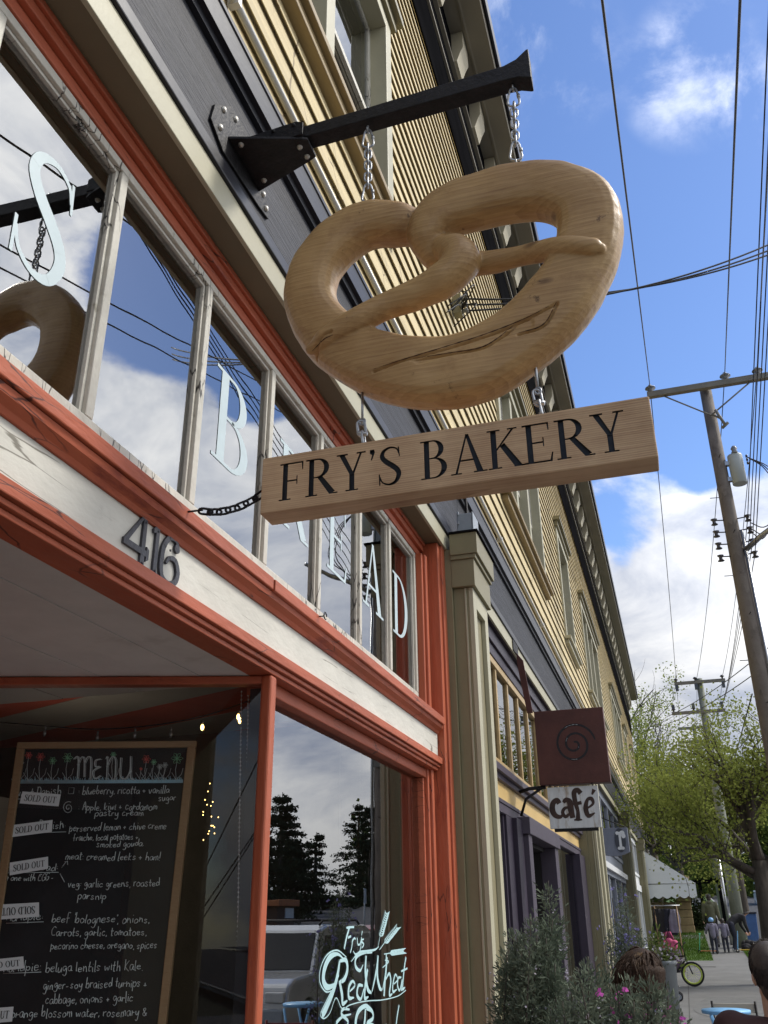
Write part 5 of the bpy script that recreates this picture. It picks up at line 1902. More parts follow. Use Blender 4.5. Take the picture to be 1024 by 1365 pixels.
def scallop(n, a, b, fixed, axis):
    for k in range(n):
        p0, p1 = lerp(a, b, k / n), lerp(a, b, (k + 1) / n)
        q = [(p0, ZV - .004), (p1, ZV - .004), (p1, vb + .06)] + [(lerp(p1, p0, t), vb + .06 - .08 * math.sin(math.pi * t)) for t in (.2, .4, .6, .8)] + [(p0, vb + .06)]
        vl.prism(q, axis, fixed, fixed + .008)


scallop(6, X0, X1, AY0 + .003, 'y')
vl.build('valance', M_AWN, an_)
vl = MB()
scallop(14, AY0, AY1, X1 - .01, 'x')
vl.build('front_valance', M_AWN, an_)
MB().tube([(X0, AY0, ZV), (X1, AY0, ZV), (X1, AY1, ZV), (X0, AY1, ZV)], .015, 6).build('frame_rail', M_STEEL, an_)

# service drop insulator on the siding
io = thing('service_insulator', 'grey insulator bracket on the siding where the service wires land', 'insulator', (.06, 6.6, 7.0))
ip = onx(605, 408, .06)
MB().box(.056, .14, ip.y - .05, ip.y + .05, ip.z - .12, ip.z + .10).build('base_block', M_OLIVE, io, .004)
q = MB()
for k in range(3):
    q.lathe([(0, -.04), (.03, -.035), (.018, -.01), (.03, .02), (0, .03)], (.17, ip.y, ip.z - .08 + k * .07), 'x', 10)
q.build('insulator_spool', M_MUNTD, io)
q = MB()
for k in range(6):
    rr = random.Random(k)
    a = Vector((.12, ip.y + .02, ip.z + .02 - k * .02))
    b_ = onx(700 - 18 * k, 455 - k * 6, .07)
    b_ = Vector((.10, ip.y - rr.uniform(.2, .55), ip.z - rr.uniform(.0, .5)))
    mdl = (a + b_) / 2 + Vector((rr.uniform(.05, .25), -.1, rr.uniform(-.05, .2)))
    q.tube(catmull([a, mdl, b_], 6), .006, 5)
q.build('wire_loop', M_IRON, io)
# ------------------------------------------------------------------ poles and wires
M_POLE = wood_mat('weathered_pole', (.21, .18, .155, 1), (.10, .083, .07, 1), (14, 14, .35), 1.5, .8, False, (.07, .055, .045, 1))
M_POLEG = wood_mat('treated_pole', (.25, .26, .21, 1), (.16, .17, .13, 1), (10, 10, .3), 1.5, .8, False)
M_ARM = wood_mat('crossarm_wood', (.24, .22, .18, 1), (.14, .125, .10, 1), (.5, 9, 9), 2.5, .8, False)
M_WIRE = pmat('wire_black', (.012, .012, .014, 1), .5, .2, 3, (1, 1, 1), 0)
M_INS = pmat('porcelain', (.22, .23, .25, 1), .25, .2, 20, (1, 1, 1), 0, spec=.6)
M_INSD = pmat('dark_insulator', (.05, .045, .05, 1), .3, .2, 20, (1, 1, 1), 0, spec=.6)

P1Y = 15.5
pt = ony(940, 517, P1Y)
PX1 = pt.x
P1T = pt.z
p1 = thing('utility_pole', 'tall weathered grey utility pole with transformer nearest the camera', 'utility pole', (PX1, P1Y, 0))
MB().tube([(PX1, P1Y, -.3), (PX1, P1Y, 4), (PX1, P1Y, P1T * .75), (PX1, P1Y, P1T)], [.165, .15, .122, .105], 16).build('mast', M_POLE, p1)
stp = MB()
for k in range(9):
    z = 3.2 + k * .75
    stp.tube([(PX1 - .12, P1Y, z), (PX1 - .27, P1Y - .02, z)] if k % 2 else [(PX1, P1Y - .1, z), (PX1 + .02, P1Y - .24, z)], .007, 5)
stp.build('step_bolt', M_IRON, p1)
za = P1T - .10
al, ar = ony(862, 521, P1Y - .18), ony(1026, 508, P1Y - .18)
zc = (al.z + ar.z) / 2
MB().box(al.x, ar.x, P1Y - .24, P1Y - .13, zc - .06, zc + .06).build('crossarm', M_ARM, p1, .006)
b_ = MB()
for s_ in (-1, 1):
    b_.tube([(PX1, P1Y - .15, zc - .62), (PX1 + s_ * .78, P1Y - .18, zc - .06)], .016, 6)
b_.build('brace', M_MUNTD, p1)
IXS = [ony(862, 505, P1Y - .18).x + .04, ony(967, 503, P1Y - .18).x, ony(1011, 500, P1Y - .18).x]
for x in IXS:
    MB().lathe([(.0, .17), (.03, .165), (.045, .13), (.095, .10), (.10, .085), (.04, .075), (.06, .05), (.03, .03), (.02, 0)], (x, P1Y - .18, zc + .061), 'z', 14).build('insulator', M_INS, p1)
q = MB()
cu = ony(960, 560, P1Y - .15)
q.tube([(cu.x - .10, P1Y - .12, cu.z + .15), (cu.x + .02, P1Y - .2, cu.z)], .02, 8).tube([(cu.x - .05, P1Y - .2, cu.z + .20), (cu.x + .06, P1Y - .24, cu.z - .16)], .028, 8).tube([(cu.x + .0, P1Y - .2, cu.z - .2), (cu.x + .12, P1Y - .24, cu.z - .12)], .03, 8)
q.build('fuse_cutout', M_MUNTD, p1)
# transformer
tcn_ = ony(983, 626, P1Y - .05)
tf = MB().lathe([(0, .30), (.09, .298), (.128, .285), (.132, .26), (.126, -.285), (.118, -.29), (.0, -.29)], (tcn_.x, P1Y - .05, tcn_.z), 'z', 22)
tfo = tf.build('transformer', pmat('transformer_enamel', (.42, .46, .46, 1), .4, .06, 4, (1, 1, 1), .05), p1)
MB().lathe([(0, .16), (.03, .15), (.06, .10), (.04, .06), (.06, .02), (.05, 0)], (tcn_.x, P1Y - .15, tcn_.z + .28), 'z', 12).build('bushing', M_INS, tfo)
MB().box(PX1 + .08, tcn_.x - .12, P1Y - .09, P1Y - .01, tcn_.z + .10, tcn_.z + .18).box(PX1 + .08, tcn_.x - .12, P1Y - .09, P1Y - .01, tcn_.z - .22, tcn_.z - .14).build('mount', M_STEEL, tfo)
q = MB()
for k in range(3):
    q.lathe([(0, -.02), (.03, -.015), (.03, .015), (0, .02)], (tcn_.x + .19, P1Y - .1, tcn_.z + .22 - k * .07), 'x', 8)
q.build('terminal', M_INSD, tfo)
# spool racks
rc = ony(970, 716, P1Y - .1)
for k in range(4):
    z = rc.z + .32 - k * .23
    for s_ in (-1, 1):
        x = PX1 + s_ * .28
        q = MB()
        q.lathe([(.0, .055), (.06, .05), (.03, .02), (.03, -.02), (.06, -.05), (0, -.055)], (x, P1Y - .08, z), 'z', 10)
        q.tube([(PX1 + s_ * .1, P1Y - .04, z + .03), (x, P1Y - .08, z + .03)], .012, 6)
        q.build('spool_insulator', M_INSD, p1)
q = MB().tube([(PX1 + .14, P1Y - .08, rc.z + .1), (PX1 + .19, P1Y - .06, .3)], .028, 8)
q.build('riser_pipe', M_STEEL, p1)
MB().box(PX1 - .03, PX1 + .1, P1Y - .2, P1Y - .15, 4.05, 4.25).build('tag_plate', M_MUNTD, p1)
la, lb_ = ony(992, 735, P1Y), ony(1040, 695, P1Y - 1.0)
q = MB().tube([la, la.lerp(lb_, .5) + Vector((0, 0, .02)), lb_, lb_ + (lb_ - la) * .6], [.05, .045, .04, .035], 10)
q.build('lamp_arm', M_STEEL, p1)

# second and third poles
P2Y = 38.0
t2 = ony(932, 905, P2Y)
p2 = thing('utility_pole', 'greenish treated utility pole with two crossarms further up the street', 'utility pole', (t2.x, P2Y, ground_z(P2Y)))
MB().tube([(t2.x, P2Y, 0), (t2.x, P2Y, 4), (t2.x, P2Y, t2.z)], [.24, .20, .125], 14).build('mast', M_POLEG, p2)
for (v0, v1, dx0, dx1, ua, ub) in ((911, 907, 0, 0, 899, 967), (952, 946, 0, 0, 896, 967)):
    a, b = ony(ua, v0, P2Y - .15), ony(ub, v1, P2Y - .15)
    z = (a.z + b.z) / 2
    MB().box(a.x, b.x, P2Y - .2, P2Y - .1, z - .06, z + .06).build('crossarm', M_ARM, p2)
    q = MB()
    for f in (.04, .42, .95):
        x = lerp(a.x, b.x, f)
        q.lathe([(0, .16), (.05, .15), (.09, .09), (.04, .07), (.03, 0)], (x, P2Y - .15, z + .06), 'z', 10)
        q.box(x - .06, x + .06, P2Y - .22, P2Y - .1, z - .30 if v0 < 940 else z + .16, z - .07 if v0 < 940 else z + .34)
    q.build('insulator', M_INSD, p2)
P3Y = 55.0
t3 = ony(925, 966, P3Y)
p3 = thing('utility_pole', 'distant utility pole half hidden in the street trees', 'utility pole', (t3.x, P3Y, ground_z(P3Y)))
MB().tube([(t3.x, P3Y, 0), (t3.x, P3Y, t3.z)], [.2, .11], 12).build('mast', M_POLEG, p3)
for v in (972, 990):
    a, b = ony(904, v, P3Y), ony(949, v - 2, P3Y)
    MB().box(a.x, b.x, P3Y - .2, P3Y - .08, a.z - .08, a.z + .06).build('crossarm', M_ARM, p3)


def wire(label, a, b, sag, r=.009, grp='overhead wires'):
    a, b = Vector(a), Vector(b)
    pts_ = []
    n = 26
    for k in range(n + 1):
        t = k / n
        q_ = a.lerp(b, t)
        q_.z -= sag * 4 * t * (1 - t)
        pts_.append(q_)
    return tag(MB().tube(pts_, r, 5).build('power_line', M_WIRE), label, 'wire', grp)


zi = zc + .21
labs = ['black power line running overhead to the left end of the pole crossarm', 'black power line running overhead to the middle insulator of the crossarm', 'black power line running overhead to the right end of the crossarm']
heads = [ony(803, 0, 3.4), ony(987, 0, 3.4), ony(1036, 0, 3.4)]
for i, x in enumerate(IXS):
    a = Vector((x, P1Y - .18, zi - .03))
    h_ = heads[i]
    dirv = (h_ - a)
    far = a + dirv * 2.6
    wire(labs[i], far, a, .0, .0085)
    z2 = t2.z - .10
    bx = lerp(ony(899, 911, P2Y).x, ony(967, 907, P2Y).x, (.04, .45, .95)[i])
    wire('power line between the two poles, ' + ('left side', 'middle', 'right side')[i], a, (bx, P2Y - .15, t2.z - .02), .45, .009)
    wire('power line beyond the greenish pole, ' + ('left side', 'middle', 'right side')[i], (bx, P2Y - .15, t2.z - .02), (bx + .2, P3Y, t3.z), .5, .009)
# lower secondaries on the street side of the pole
for k in range(4):
    x = PX1 + .28
    z = rc.z + .32 - k * .23
    hp = ony(1032 + k * 8, 250, 6.5)
    a = Vector((x, P1Y - .08, z))
    q_ = ony(1012 + k * 6, 330, 9.0)
    far = a + (q_ - a) * 3.0
    wire('secondary cable rising past the transformer toward the camera, %s of the four' % ('innermost', 'second', 'third', 'outermost')[k], far, a, .0, .008, 'secondary cables on the pole')
    bx = ony(962, 950, P2Y).x - .1 * k
    wire('secondary cable running from the spool rack to the greenish pole, %s' % ('highest', 'second', 'third', 'lowest')[k], a, (bx, P2Y - .2, t2.z - 1.3 - .15 * k), .35, .008, 'secondary cables beyond the pole')
for k in range(3):
    e_ = Vector((.17, ip.y, ip.z - .08 + k * .07))
    h_ = ony(1030, (304, 312, 318)[k], 8.6)
    wire('black service drop crossing from the siding to the right, %s of the three' % ('lowest', 'middle', 'highest')[2 - k if False else k], e_, e_ + (h_ - e_) * 1.25, .30, .010, 'service drop wires')
q = MB()
for (du, r_) in ((0, .35), (6, .42), (-4, .30)):
    a = Vector((tcn_.x + .2, P1Y - .1, tcn_.z + .2))
    b = Vector((PX1 + .3, P1Y - .1, rc.z + .1 + du * .02))
    q.tube(catmull([a, a + Vector((r_ * .8, -.1, -.35)), a + Vector((r_ * 1.25, -.1, -.95)), b + Vector((r_ * .6, -.05, -.12)), b], 6), .010, 5)
tag(q.build('transformer_leads', M_WIRE), 'black looping leads from the transformer to the spool rack', 'wire')
wire('dark guy wire slanting down from the pole into the tree', ony(1003, 925, 24.0), ony(964, 1068, 31.5), .0, .016)
wire('thin wire slanting from behind the pole up to the right', ony(890, 955, 33), ony(1040, 850, 20), .15, .012)
wire('lower thin wire slanting from behind the pole up to the right', ony(890, 965, 33), ony(1040, 872, 20), .15, .012)

# ------------------------------------------------------------------ vegetation
LEAF_A = leaf_mat('young_maple_leaf', (.335, .37, .09, 1), (.165, .205, .055, 1), .5)
LEAF_B = leaf_mat('darker_leaf', (.10, .13, .03, 1), (.045, .07, .018, 1), .3)
LEAF_R = leaf_mat('rosemary_leaf', (.23, .26, .19, 1), (.045, .066, .045, 1), .2)
LEAF_C = leaf_mat('conifer_needles', (.045, .062, .038, 1), (.020, .030, .018, 1), .1)
LEAF_G = leaf_mat('grass_blade', (.11, .19, .03, 1), (.05, .10, .018, 1), .3)
M_BARK = pmat('dark_bark', (.075, .062, .05, 1), .9, .5, 8, (1, 1, .3), .9, 14)


def leaf_cards(mb, pts_, size, rnd, flat=.3, asp=.6):
    for p in pts_:
        s_ = size * rnd.uniform(.6, 1.3)
        n_ = Vector((rnd.gauss(0, 1), rnd.gauss(0, 1), rnd.gauss(0, 1) + flat)).normalized()
        a = n_.orthogonal().normalized()
        a = Matrix.Rotation(rnd.uniform(0, 6.28), 3, n_) @ a
        b = n_.cross(a)
        p = Vector(p)
        mb.add([p - a * s_ * .5, p + b * s_ * asp * .5 + n_ * s_ * .08, p + a * s_ * .5, p - b * s_ * asp * .5 + n_ * s_ * .08], [(0, 1, 2, 3)])


def branch_tree(label, base, h, spread, n_leaf, seed, leafmat, group=None, trunk_r=.2, fork=.38, leaf=.10, lean=(0, 0), name='street_tree', bias=(0, 0), droop=.0, sparse_top=True):
    rnd = random.Random(seed)
    base = Vector(base)
    t = thing(name, label, 'tree', tuple(base), group)
    wood, tips = MB(), []

    def grow(p, d, ln, r, lev):
        pts_ = [p]
        n = 5 if lev < 2 else 4
        dd = d.copy()
        for k in range(n):
            dd = (dd + Vector((rnd.gauss(0, .16), rnd.gauss(0, .16), rnd.gauss(.05 - droop * lev, .10)))).normalized()
            pts_.append(pts_[-1] + dd * ln / n)
        rr = [lerp(r, r * .55, k / n) for k in range(n + 1)]
        wood.tube(pts_, rr, 9 if lev == 0 else (6 if lev < 3 else 4))
        if lev >= 2:
            for k in range(1, n + 1):
                tips.append((pts_[k], lev))
        if lev < 4:
            kids = (5, 4, 4, 3)[lev]
            for q in range(kids):
                i = rnd.randint(max(1, n - 3), n) if lev else rnd.randint(n - 2, n)
                an = rnd.uniform(0, 6.28)
                tilt = rnd.uniform(.45, 1.05) if lev else rnd.uniform(.35, .85)
                o = dd.orthogonal().normalized()
                o = Matrix.Rotation(an, 3, dd) @ o
                nd = (dd * math.cos(tilt) + o * math.sin(tilt) + Vector((bias[0] * .25, bias[1] * .25, .10 - droop))).normalized()
                grow(pts_[i], nd, ln * rnd.uniform(.58, .82) * (spread if lev == 0 else 1), rr[i] * rnd.uniform(.5, .72), lev + 1)

    d0 = Vector((lean[0], lean[1], 1)).normalized()
    # root flare and trunk
    tp = [base + Vector((0, 0, -.2)), base + Vector((0, 0, .25)), base + d0 * (h * fork * .5), base + d0 * (h * fork)]
    wood.tube(tp, [trunk_r * 1.35, trunk_r * 1.05, trunk_r * .92, trunk_r * .85], 12)
    for q in range(5):
        an = q * 1.257 + rnd.uniform(-.4, .4)
        nd = Vector((math.cos(an) * spread + bias[0], math.sin(an) * spread + bias[1], rnd.uniform(.7, 1.3))).normalized()
        grow(tp[-1] - d0 * rnd.uniform(0, h * fork * .18), nd, h * .27, trunk_r * rnd.uniform(.4, .6), 1)
    grow(tp[-1], d0, h * .33, trunk_r * .7, 1)
    wood.build('trunk', M_BARK, t)
    lv = MB()
    pts_ = []
    for k in range(n_leaf):
        p, l_ = rnd.choice(tips)
        s_ = .26 if l_ >= 3 else .18
        pts_.append(p + Vector((rnd.gauss(0, s_), rnd.gauss(0, s_), rnd.gauss(0, s_ * .8))))
    leaf_cards(lv, pts_, leaf, rnd, .5, .8)
    lv.build('crown', leafmat, t, recalc=False)
    return t


branch_tree('leaning street tree with dark trunk and young leaves beside the sidewalk', (3.30, 26.0, ground_z(26)), 7.0, 1.3, 21000, 11, LEAF_A, 'street trees along the sidewalk', .22, .40, .075, (.03, 0), bias=(-.45, .1))
branch_tree('yellow-green street tree filling the gap beyond the building end', (.2, 52.0, ground_z(52)), 12.6, 1.1, 20000, 5, LEAF_A, 'street trees along the sidewalk', .25, .30, .125)
branch_tree('yellow-green street tree behind the greenish pole', (3.9, 46.0, ground_z(46)), 9.0, 1.2, 13000, 23, LEAF_A, 'street trees along the sidewalk', .24, .36, .12, bias=(-.3, 0))
branch_tree('distant broad green tree over the far sidewalk', (1.4, 72.0, ground_z(72)), 12.0, 1.3, 12000, 31, LEAF_B, 'street trees along the sidewalk', .3, .25, .24)
branch_tree('distant green tree at the right of the far street', (9.5, 84.0, ground_z(84)), 10.0, 1.3, 9000, 41, LEAF_B, 'street trees along the sidewalk', .3, .25, .28)
branch_tree('leafy tree behind the stone pier at the building end', (-1.5, 58.0, ground_z(58)), 11.0, 1.2, 10000, 47, LEAF_A, 'street trees along the sidewalk', .25, .25, .2)
# bare twig above the eave
tw_ = branch_tree('bare twiggy tree top showing above the far eave', (-.6, 66.0, ground_z(66)), 15.5, .8, 300, 77, LEAF_A, None, .2, .5, .1)

# distant wood
rnd = random.Random(3)
wd = MB()
pts_ = []
for k in range(16000):
    x = rnd.uniform(-30, 34)
    y = rnd.uniform(100, 135)
    z = ground_z(y) + abs(rnd.gauss(0, 1)) * 3.6 * (.75 + .35 * math.sin(x * .45) + .25 * math.sin(x * 1.1 + 2))
    pts_.append((x, y, z))
leaf_cards(wd, pts_, .9, rnd, .3, .8)
o = wd.build('distant_wood', LEAF_B, recalc=False)
o['kind'] = 'stuff'
# clipped hedge on the left beyond the lawn
hd = MB()
pts_ = [(rnd.uniform(-4, 1.2), rnd.uniform(46, 47.2), ground_z(46) + rnd.uniform(0, 2.3)) for k in range(5000)]
leaf_cards(hd, pts_, .14, rnd, .2, .7)
tag(hd.build('hedge', LEAF_B, recalc=False), 'dark green hedge beside the stone pier', 'hedge')
hd = MB()
pts_ = [(1.75 + rnd.gauss(0, .28), 45.5 + rnd.gauss(0, .4), ground_z(45) + abs(rnd.gauss(0, .75))) for k in range(2600)]
leaf_cards(hd, pts_, .12, rnd, .2, .7)
tag(hd.build('shrub', leaf_mat('dark_shrub_leaf', (.035, .045, .02, 1), (.018, .025, .012, 1), .2), recalc=False), 'dark upright shrub at the right of the stone pier', 'shrub')
# grass blades
gb = MB()
for k in range(9000):
    if rnd.random() < .55:
        x, y = rnd.uniform(.4, 2.05), rnd.uniform(33, 45)
    else:
        x, y = rnd.uniform(3.16, 3.83), rnd.uniform(25.5, 44)
    z = ground_z(y) + .01
    a = rnd.uniform(0, 6.28)
    h_ = rnd.uniform(.04, .10)
    w_ = .012
    gb.add([(x - w_ * math.cos(a), y - w_ * math.sin(a), z), (x + w_ * math.cos(a), y + w_ * math.sin(a), z), (x + rnd.gauss(0, .03), y + rnd.gauss(0, .03), z + h_)], [(0, 1, 2)])
o = gb.build('grass', LEAF_G, recalc=False)
o['kind'] = 'stuff'


def rosemary(label, base, spires, seed, flower=None, group='bushy plants along the cafe front', planter=None, name='rosemary_bush', leafmat=None, fcount=0, fsize=.022, dens=260, leaf=.021):
    """spires: list of (x, y, z_tip, lean radius)"""
    rnd_ = random.Random(seed)
    t = thing(name, label, 'plant', base, group)
    st, lv, fl_ = MB(), MB(), MB()
    b0 = Vector(base)
    for (x, y, z, w_) in spires:
        tip = Vector((x, y, z))
        root = Vector((lerp(b0.x, x, .4), lerp(b0.y, y, .4), b0.z))
        mid = root.lerp(tip, .5) + Vector((rnd_.gauss(0, .04), rnd_.gauss(0, .04), 0))
        pc_ = catmull([root, mid, tip], 12)
        st.tube(pc_, [lerp(.008, .002, k / (len(pc_) - 1)) for k in range(len(pc_))], 5)
        L_ = (tip - root).length
        for k in range(int(dens * L_)):
            f = rnd_.random() ** .75
            p = pc_[min(len(pc_) - 1, int(f * (len(pc_) - 1)))]
            rad = w_ * (1 - f * .75)
            q_ = p + Vector((rnd_.gauss(0, rad * .45), rnd_.gauss(0, rad * .45), rnd_.gauss(0, .02)))
            d = (q_ - p + Vector((rnd_.gauss(0, .012), rnd_.gauss(0, .012), .004 + rnd_.random() * .03))).normalized()
            s_ = d.orthogonal().normalized()
            s_ = Matrix.Rotation(rnd_.uniform(0, 6.28), 3, d) @ s_
            ln = leaf * rnd_.uniform(.7, 1.3)
            lv.add([q_ - s_ * ln * .10, q_ + s_ * ln * .10, q_ + d * ln * .7 + s_ * ln * .13, q_ + d * ln, q_ + d * ln * .7 - s_ * ln * .13], [(0, 1, 2, 3, 4)])
        if flower:
            for k in range(fcount):
                f = rnd_.uniform(.35, 1)
                p = pc_[min(len(pc_) - 1, int(f * (len(pc_) - 1)))]
                q_ = p + Vector((rnd_.gauss(0, w_ * .35), rnd_.gauss(0, w_ * .35), rnd_.gauss(0, .02)))
                for z_ in range(4):
                    leaf_cards(fl_, [q_ + Vector((rnd_.gauss(0, .008), rnd_.gauss(0, .008), rnd_.gauss(0, .008)))], fsize, rnd_, 0, .9)
    st.build('stem', M_BARK, t)
    lv.build('foliage', leafmat or LEAF_R, t, recalc=False)
    if flower:
        fl_.build('blossom', flower, t, recalc=False)
    return t


M_PURPF = leaf_mat('purple_blossom', (.30, .27, .55, 1), (.20, .19, .42, 1), .3)
M_PINKF = leaf_mat('pink_blossom', (.62, .12, .38, 1), (.45, .10, .42, 1), .3)
M_WHITEF = leaf_mat('pale_blossom', (.55, .50, .55, 1), (.42, .40, .50, 1), .3)


def spires(uv, y, jit=.12, w_=.10, rnd_=None):
    r2 = random.Random(len(uv) * 7 + int(y * 10))
    res = []
    for (u, v) in uv:
        yy_ = y + r2.uniform(-jit, jit)
        p = ony(u, v, yy_)
        res.append((p.x, yy_, p.z, w_ * r2.uniform(.8, 1.2)))
    return res


rosemary('large dark rosemary bush beside the olive pilaster, one tall spire against the doorway', (.62, 4.1, .35), spires([(682, 1236), (690, 1250), (678, 1262), (700, 1240), (708, 1222), (716, 1246), (725, 1216), (731, 1174), (737, 1226), (742, 1252), (745, 1218), (728, 1250), (712, 1262), (695, 1270), (684, 1290), (720, 1290), (740, 1285), (705, 1310), (690, 1320), (730, 1320), (752, 1300), (672, 1300), (676, 1270)], 4.1, .22, .13), 1, M_WHITEF, fcount=4, fsize=.011, dens=1050)
rosemary('low rosemary bush in front, between the doorway spire and the pink flowers', (.88, 3.7, .3), spires([(770, 1290), (784, 1275), (796, 1300), (810, 1290), (760, 1310), (778, 1320), (800, 1325), (790, 1335), (765, 1340), (815, 1318), (750, 1335), (735, 1345)], 3.7, .2, .13), 2, M_WHITEF, fcount=5, fsize=.011, dens=1050)
rosemary('grey-green bush with pink blossoms by the seated woman', (1.12, 3.6, .3), spires([(822, 1312), (838, 1300), (852, 1318), (866, 1300), (878, 1310), (890, 1318), (845, 1335), (870, 1335), (830, 1340), (892, 1340), (905, 1345), (858, 1350), (820, 1358), (882, 1358)], 3.6, .2, .12), 3, M_PINKF, fcount=9, fsize=.017, dens=1050)
rosemary('tall blue-flowering rosemary by the far pilaster', (1.02, 7.4, .4), spires([(829, 1178), (824, 1205), (834, 1200), (818, 1225), (840, 1222), (848, 1235), (812, 1240), (828, 1235), (856, 1250), (843, 1255), (820, 1258), (833, 1250)], 7.4, .2, .13), 4, M_PURPF, fcount=22, fsize=.018, dens=700)
# planter under the front bushes
tr_ = MB().box(.25, 1.25, 3.3, 4.5, 0, .42)
tr_.build('planter_box', M_CBFRAME, None, .01)
tag(bpy.data.objects['planter_box'], 'wooden planter box under the front bushes', 'planter')
tr_ = MB().box(.75, 1.3, 7.1, 7.75, 0, .45)
tag(tr_.build('flower_trough', M_GREYBOX, None, .01), 'grey trough under the blue-flowering rosemary', 'planter')
# grey pot
PYY = 14.0
pc0, pc1 = ony(877, 1281, PYY), ony(901, 1281, PYY)
pcx, prr, prz = (pc0.x + pc1.x) / 2, (pc1.x - pc0.x) / 2, pc0.z
po2 = thing('plant_pot', 'tall tapered grey planter pot with trailing plants', 'planter', (pcx, PYY, 0))
MB().lathe([(0, .0), (prr * .62, 0), (prr * .98, prz - .05), (prr * 1.05, prz - .045), (prr * 1.05, prz), (prr * .93, prz), (prr * .90, prz - .08), (0, prz - .08)], (pcx, PYY, .005), 'z', 24).build('pot', pmat('zinc_grey', (.24, .26, .27, 1), .55, .1, 4), po2)
rosemary('sprawling light green plant in the tall grey pot', (pcx, PYY, prz - .08), spires([(872, 1262), (880, 1250), (890, 1258), (898, 1268), (885, 1270), (868, 1245), (876, 1238), (904, 1275), (866, 1270)], PYY, .12, .16), 6, M_WHITEF, fcount=6, fsize=.03, dens=160, name='potted_plant', leafmat=leaf_mat('light_green_leaf', (.15, .19, .06, 1), (.07, .10, .03, 1), .3), leaf=.07)

# ------------------------------------------------------------------ stone pier and wall at the building end
def stone_mat():
    return pmat('tan_sandstone', (.42, .31, .17, 1), .85, .22, 4, (1, 1, 1), .8, 14, dirt=(.22, .16, .10, 1), dirt_amt=.3, dirt_scale=4)


sw_ = thing('stone_wall', 'rough tan sandstone block pier and low wall under the awning', 'wall', (1.0, 44.0, ground_z(44)))
rnd = random.Random(9)
ms_ = MB()
gz = ground_z(44)
a, b = ony(906, 1232, 44), ony(920, 1200, 44)
for k in range(7):
    z0 = gz + k * .31
    ms_.box(a.x - .02 + rnd.uniform(-.03, .03), b.x + .05 + rnd.uniform(-.03, .03), 44 + rnd.uniform(-.04, .04), 44.7, z0, z0 + .30)
ms_.box(a.x - .06, b.x + .10, 43.95, 44.75, gz + 2.17, gz + 2.30)
ms_.build('pier', stone_mat(), sw_, .03)
ms_ = MB()
for k in range(4):
    x = a.x - .05
    while x > -3:
        w_ = rnd.uniform(.5, .9)
        ms_.box(x - w_ + .02, x, 44.2 + rnd.uniform(-.03, .03), 44.6, gz + k * .31, gz + k * .31 + .295)
        x -= w_
ms_.build('low_wall', stone_mat(), sw_, .03)
# arbour over the path
ab = thing('timber_arbour', 'dark timber arbour frame over the far sidewalk', 'arbour', (2.6, 50, ground_z(50)))
gz = ground_z(50)
l_, r_ = ony(931, 1177, 50), ony(962, 1177, 50)
q = MB()
q.box(l_.x, l_.x + .14, 50, 50.14, gz, l_.z).box(r_.x - .14, r_.x, 50, 50.14, gz, l_.z).box(l_.x, l_.x + .14, 51.4, 51.54, gz, l_.z).box(r_.x - .14, r_.x, 51.4, 51.54, gz, l_.z)
q.build('post', M_FRIEZE, ab)
q = MB()
q.box(l_.x - .25, r_.x + .25, 49.95, 50.19, l_.z + .001, l_.z + .14).box(l_.x - .25, r_.x + .25, 51.35, 51.59, l_.z + .001, l_.z + .14)
for k in range(6):
    x = lerp(l_.x, r_.x, k / 5)
    q.box(x - .03, x + .03, 49.7, 51.9, l_.z + .141, l_.z + .22)
q.build('beam', M_FRIEZE, ab)
# ------------------------------------------------------------------ people
SKIN = pmat('skin_light', (.52, .30, .21, 1), .5, .08, 12, (1, 1, 1), .05, 80)
HAIR_D = pmat('dark_hair', (.028, .020, .016, 1), .5, .4, 14, (5, 5, 1), .5, 60)
HAIR_B = pmat('brown_blond_hair', (.035, .019, .011, 1), .6, .6, 12, (5, 5, 1), .6, 60, dirt=(.30, .19, .09, 1), dirt_amt=.5, dirt_scale=4, dirt_sharp=.16, spec=.15)
SHOE = pmat('dark_shoe', (.03, .03, .032, 1), .6, .2, 8, (1, 1, 1), 0)
SHOEW = pmat('pale_shoe', (.5, .5, .48, 1), .6, .1, 8, (1, 1, 1), 0)
BASEJ = dict(pelvis=(0, 0, .95), spine=(0, -.01, 1.13), chest=(0, 0, 1.31), neck=(0, -.01, 1.47), head=(0, .02, 1.625), headr=0.0,
             shL=(-.18, 0, 1.415), shR=(.18, 0, 1.415), elL=(-.235, -.03, 1.15), elR=(.235, -.03, 1.15), wrL=(-.245, .05, .91), wrR=(.245, .05, .91),
             hiL=(-.09, 0, .93), hiR=(.09, 0, .93), knL=(-.10, .03, .50), knR=(.10, .03, .50), anL=(-.10, -.01, .085), anR=(.10, -.01, .085))


def fuse(mb, name, mat, parent, vox, sm_=4):
    o = mb.build(name, mat, parent)
    r = o.modifiers.new('r', 'REMESH')
    r.mode = 'VOXEL'
    r.voxel_size = vox
    r.use_smooth_shade = True
    s = o.modifiers.new('s', 'SMOOTH')
    s.iterations = sm_
    s.factor = .5
    return o


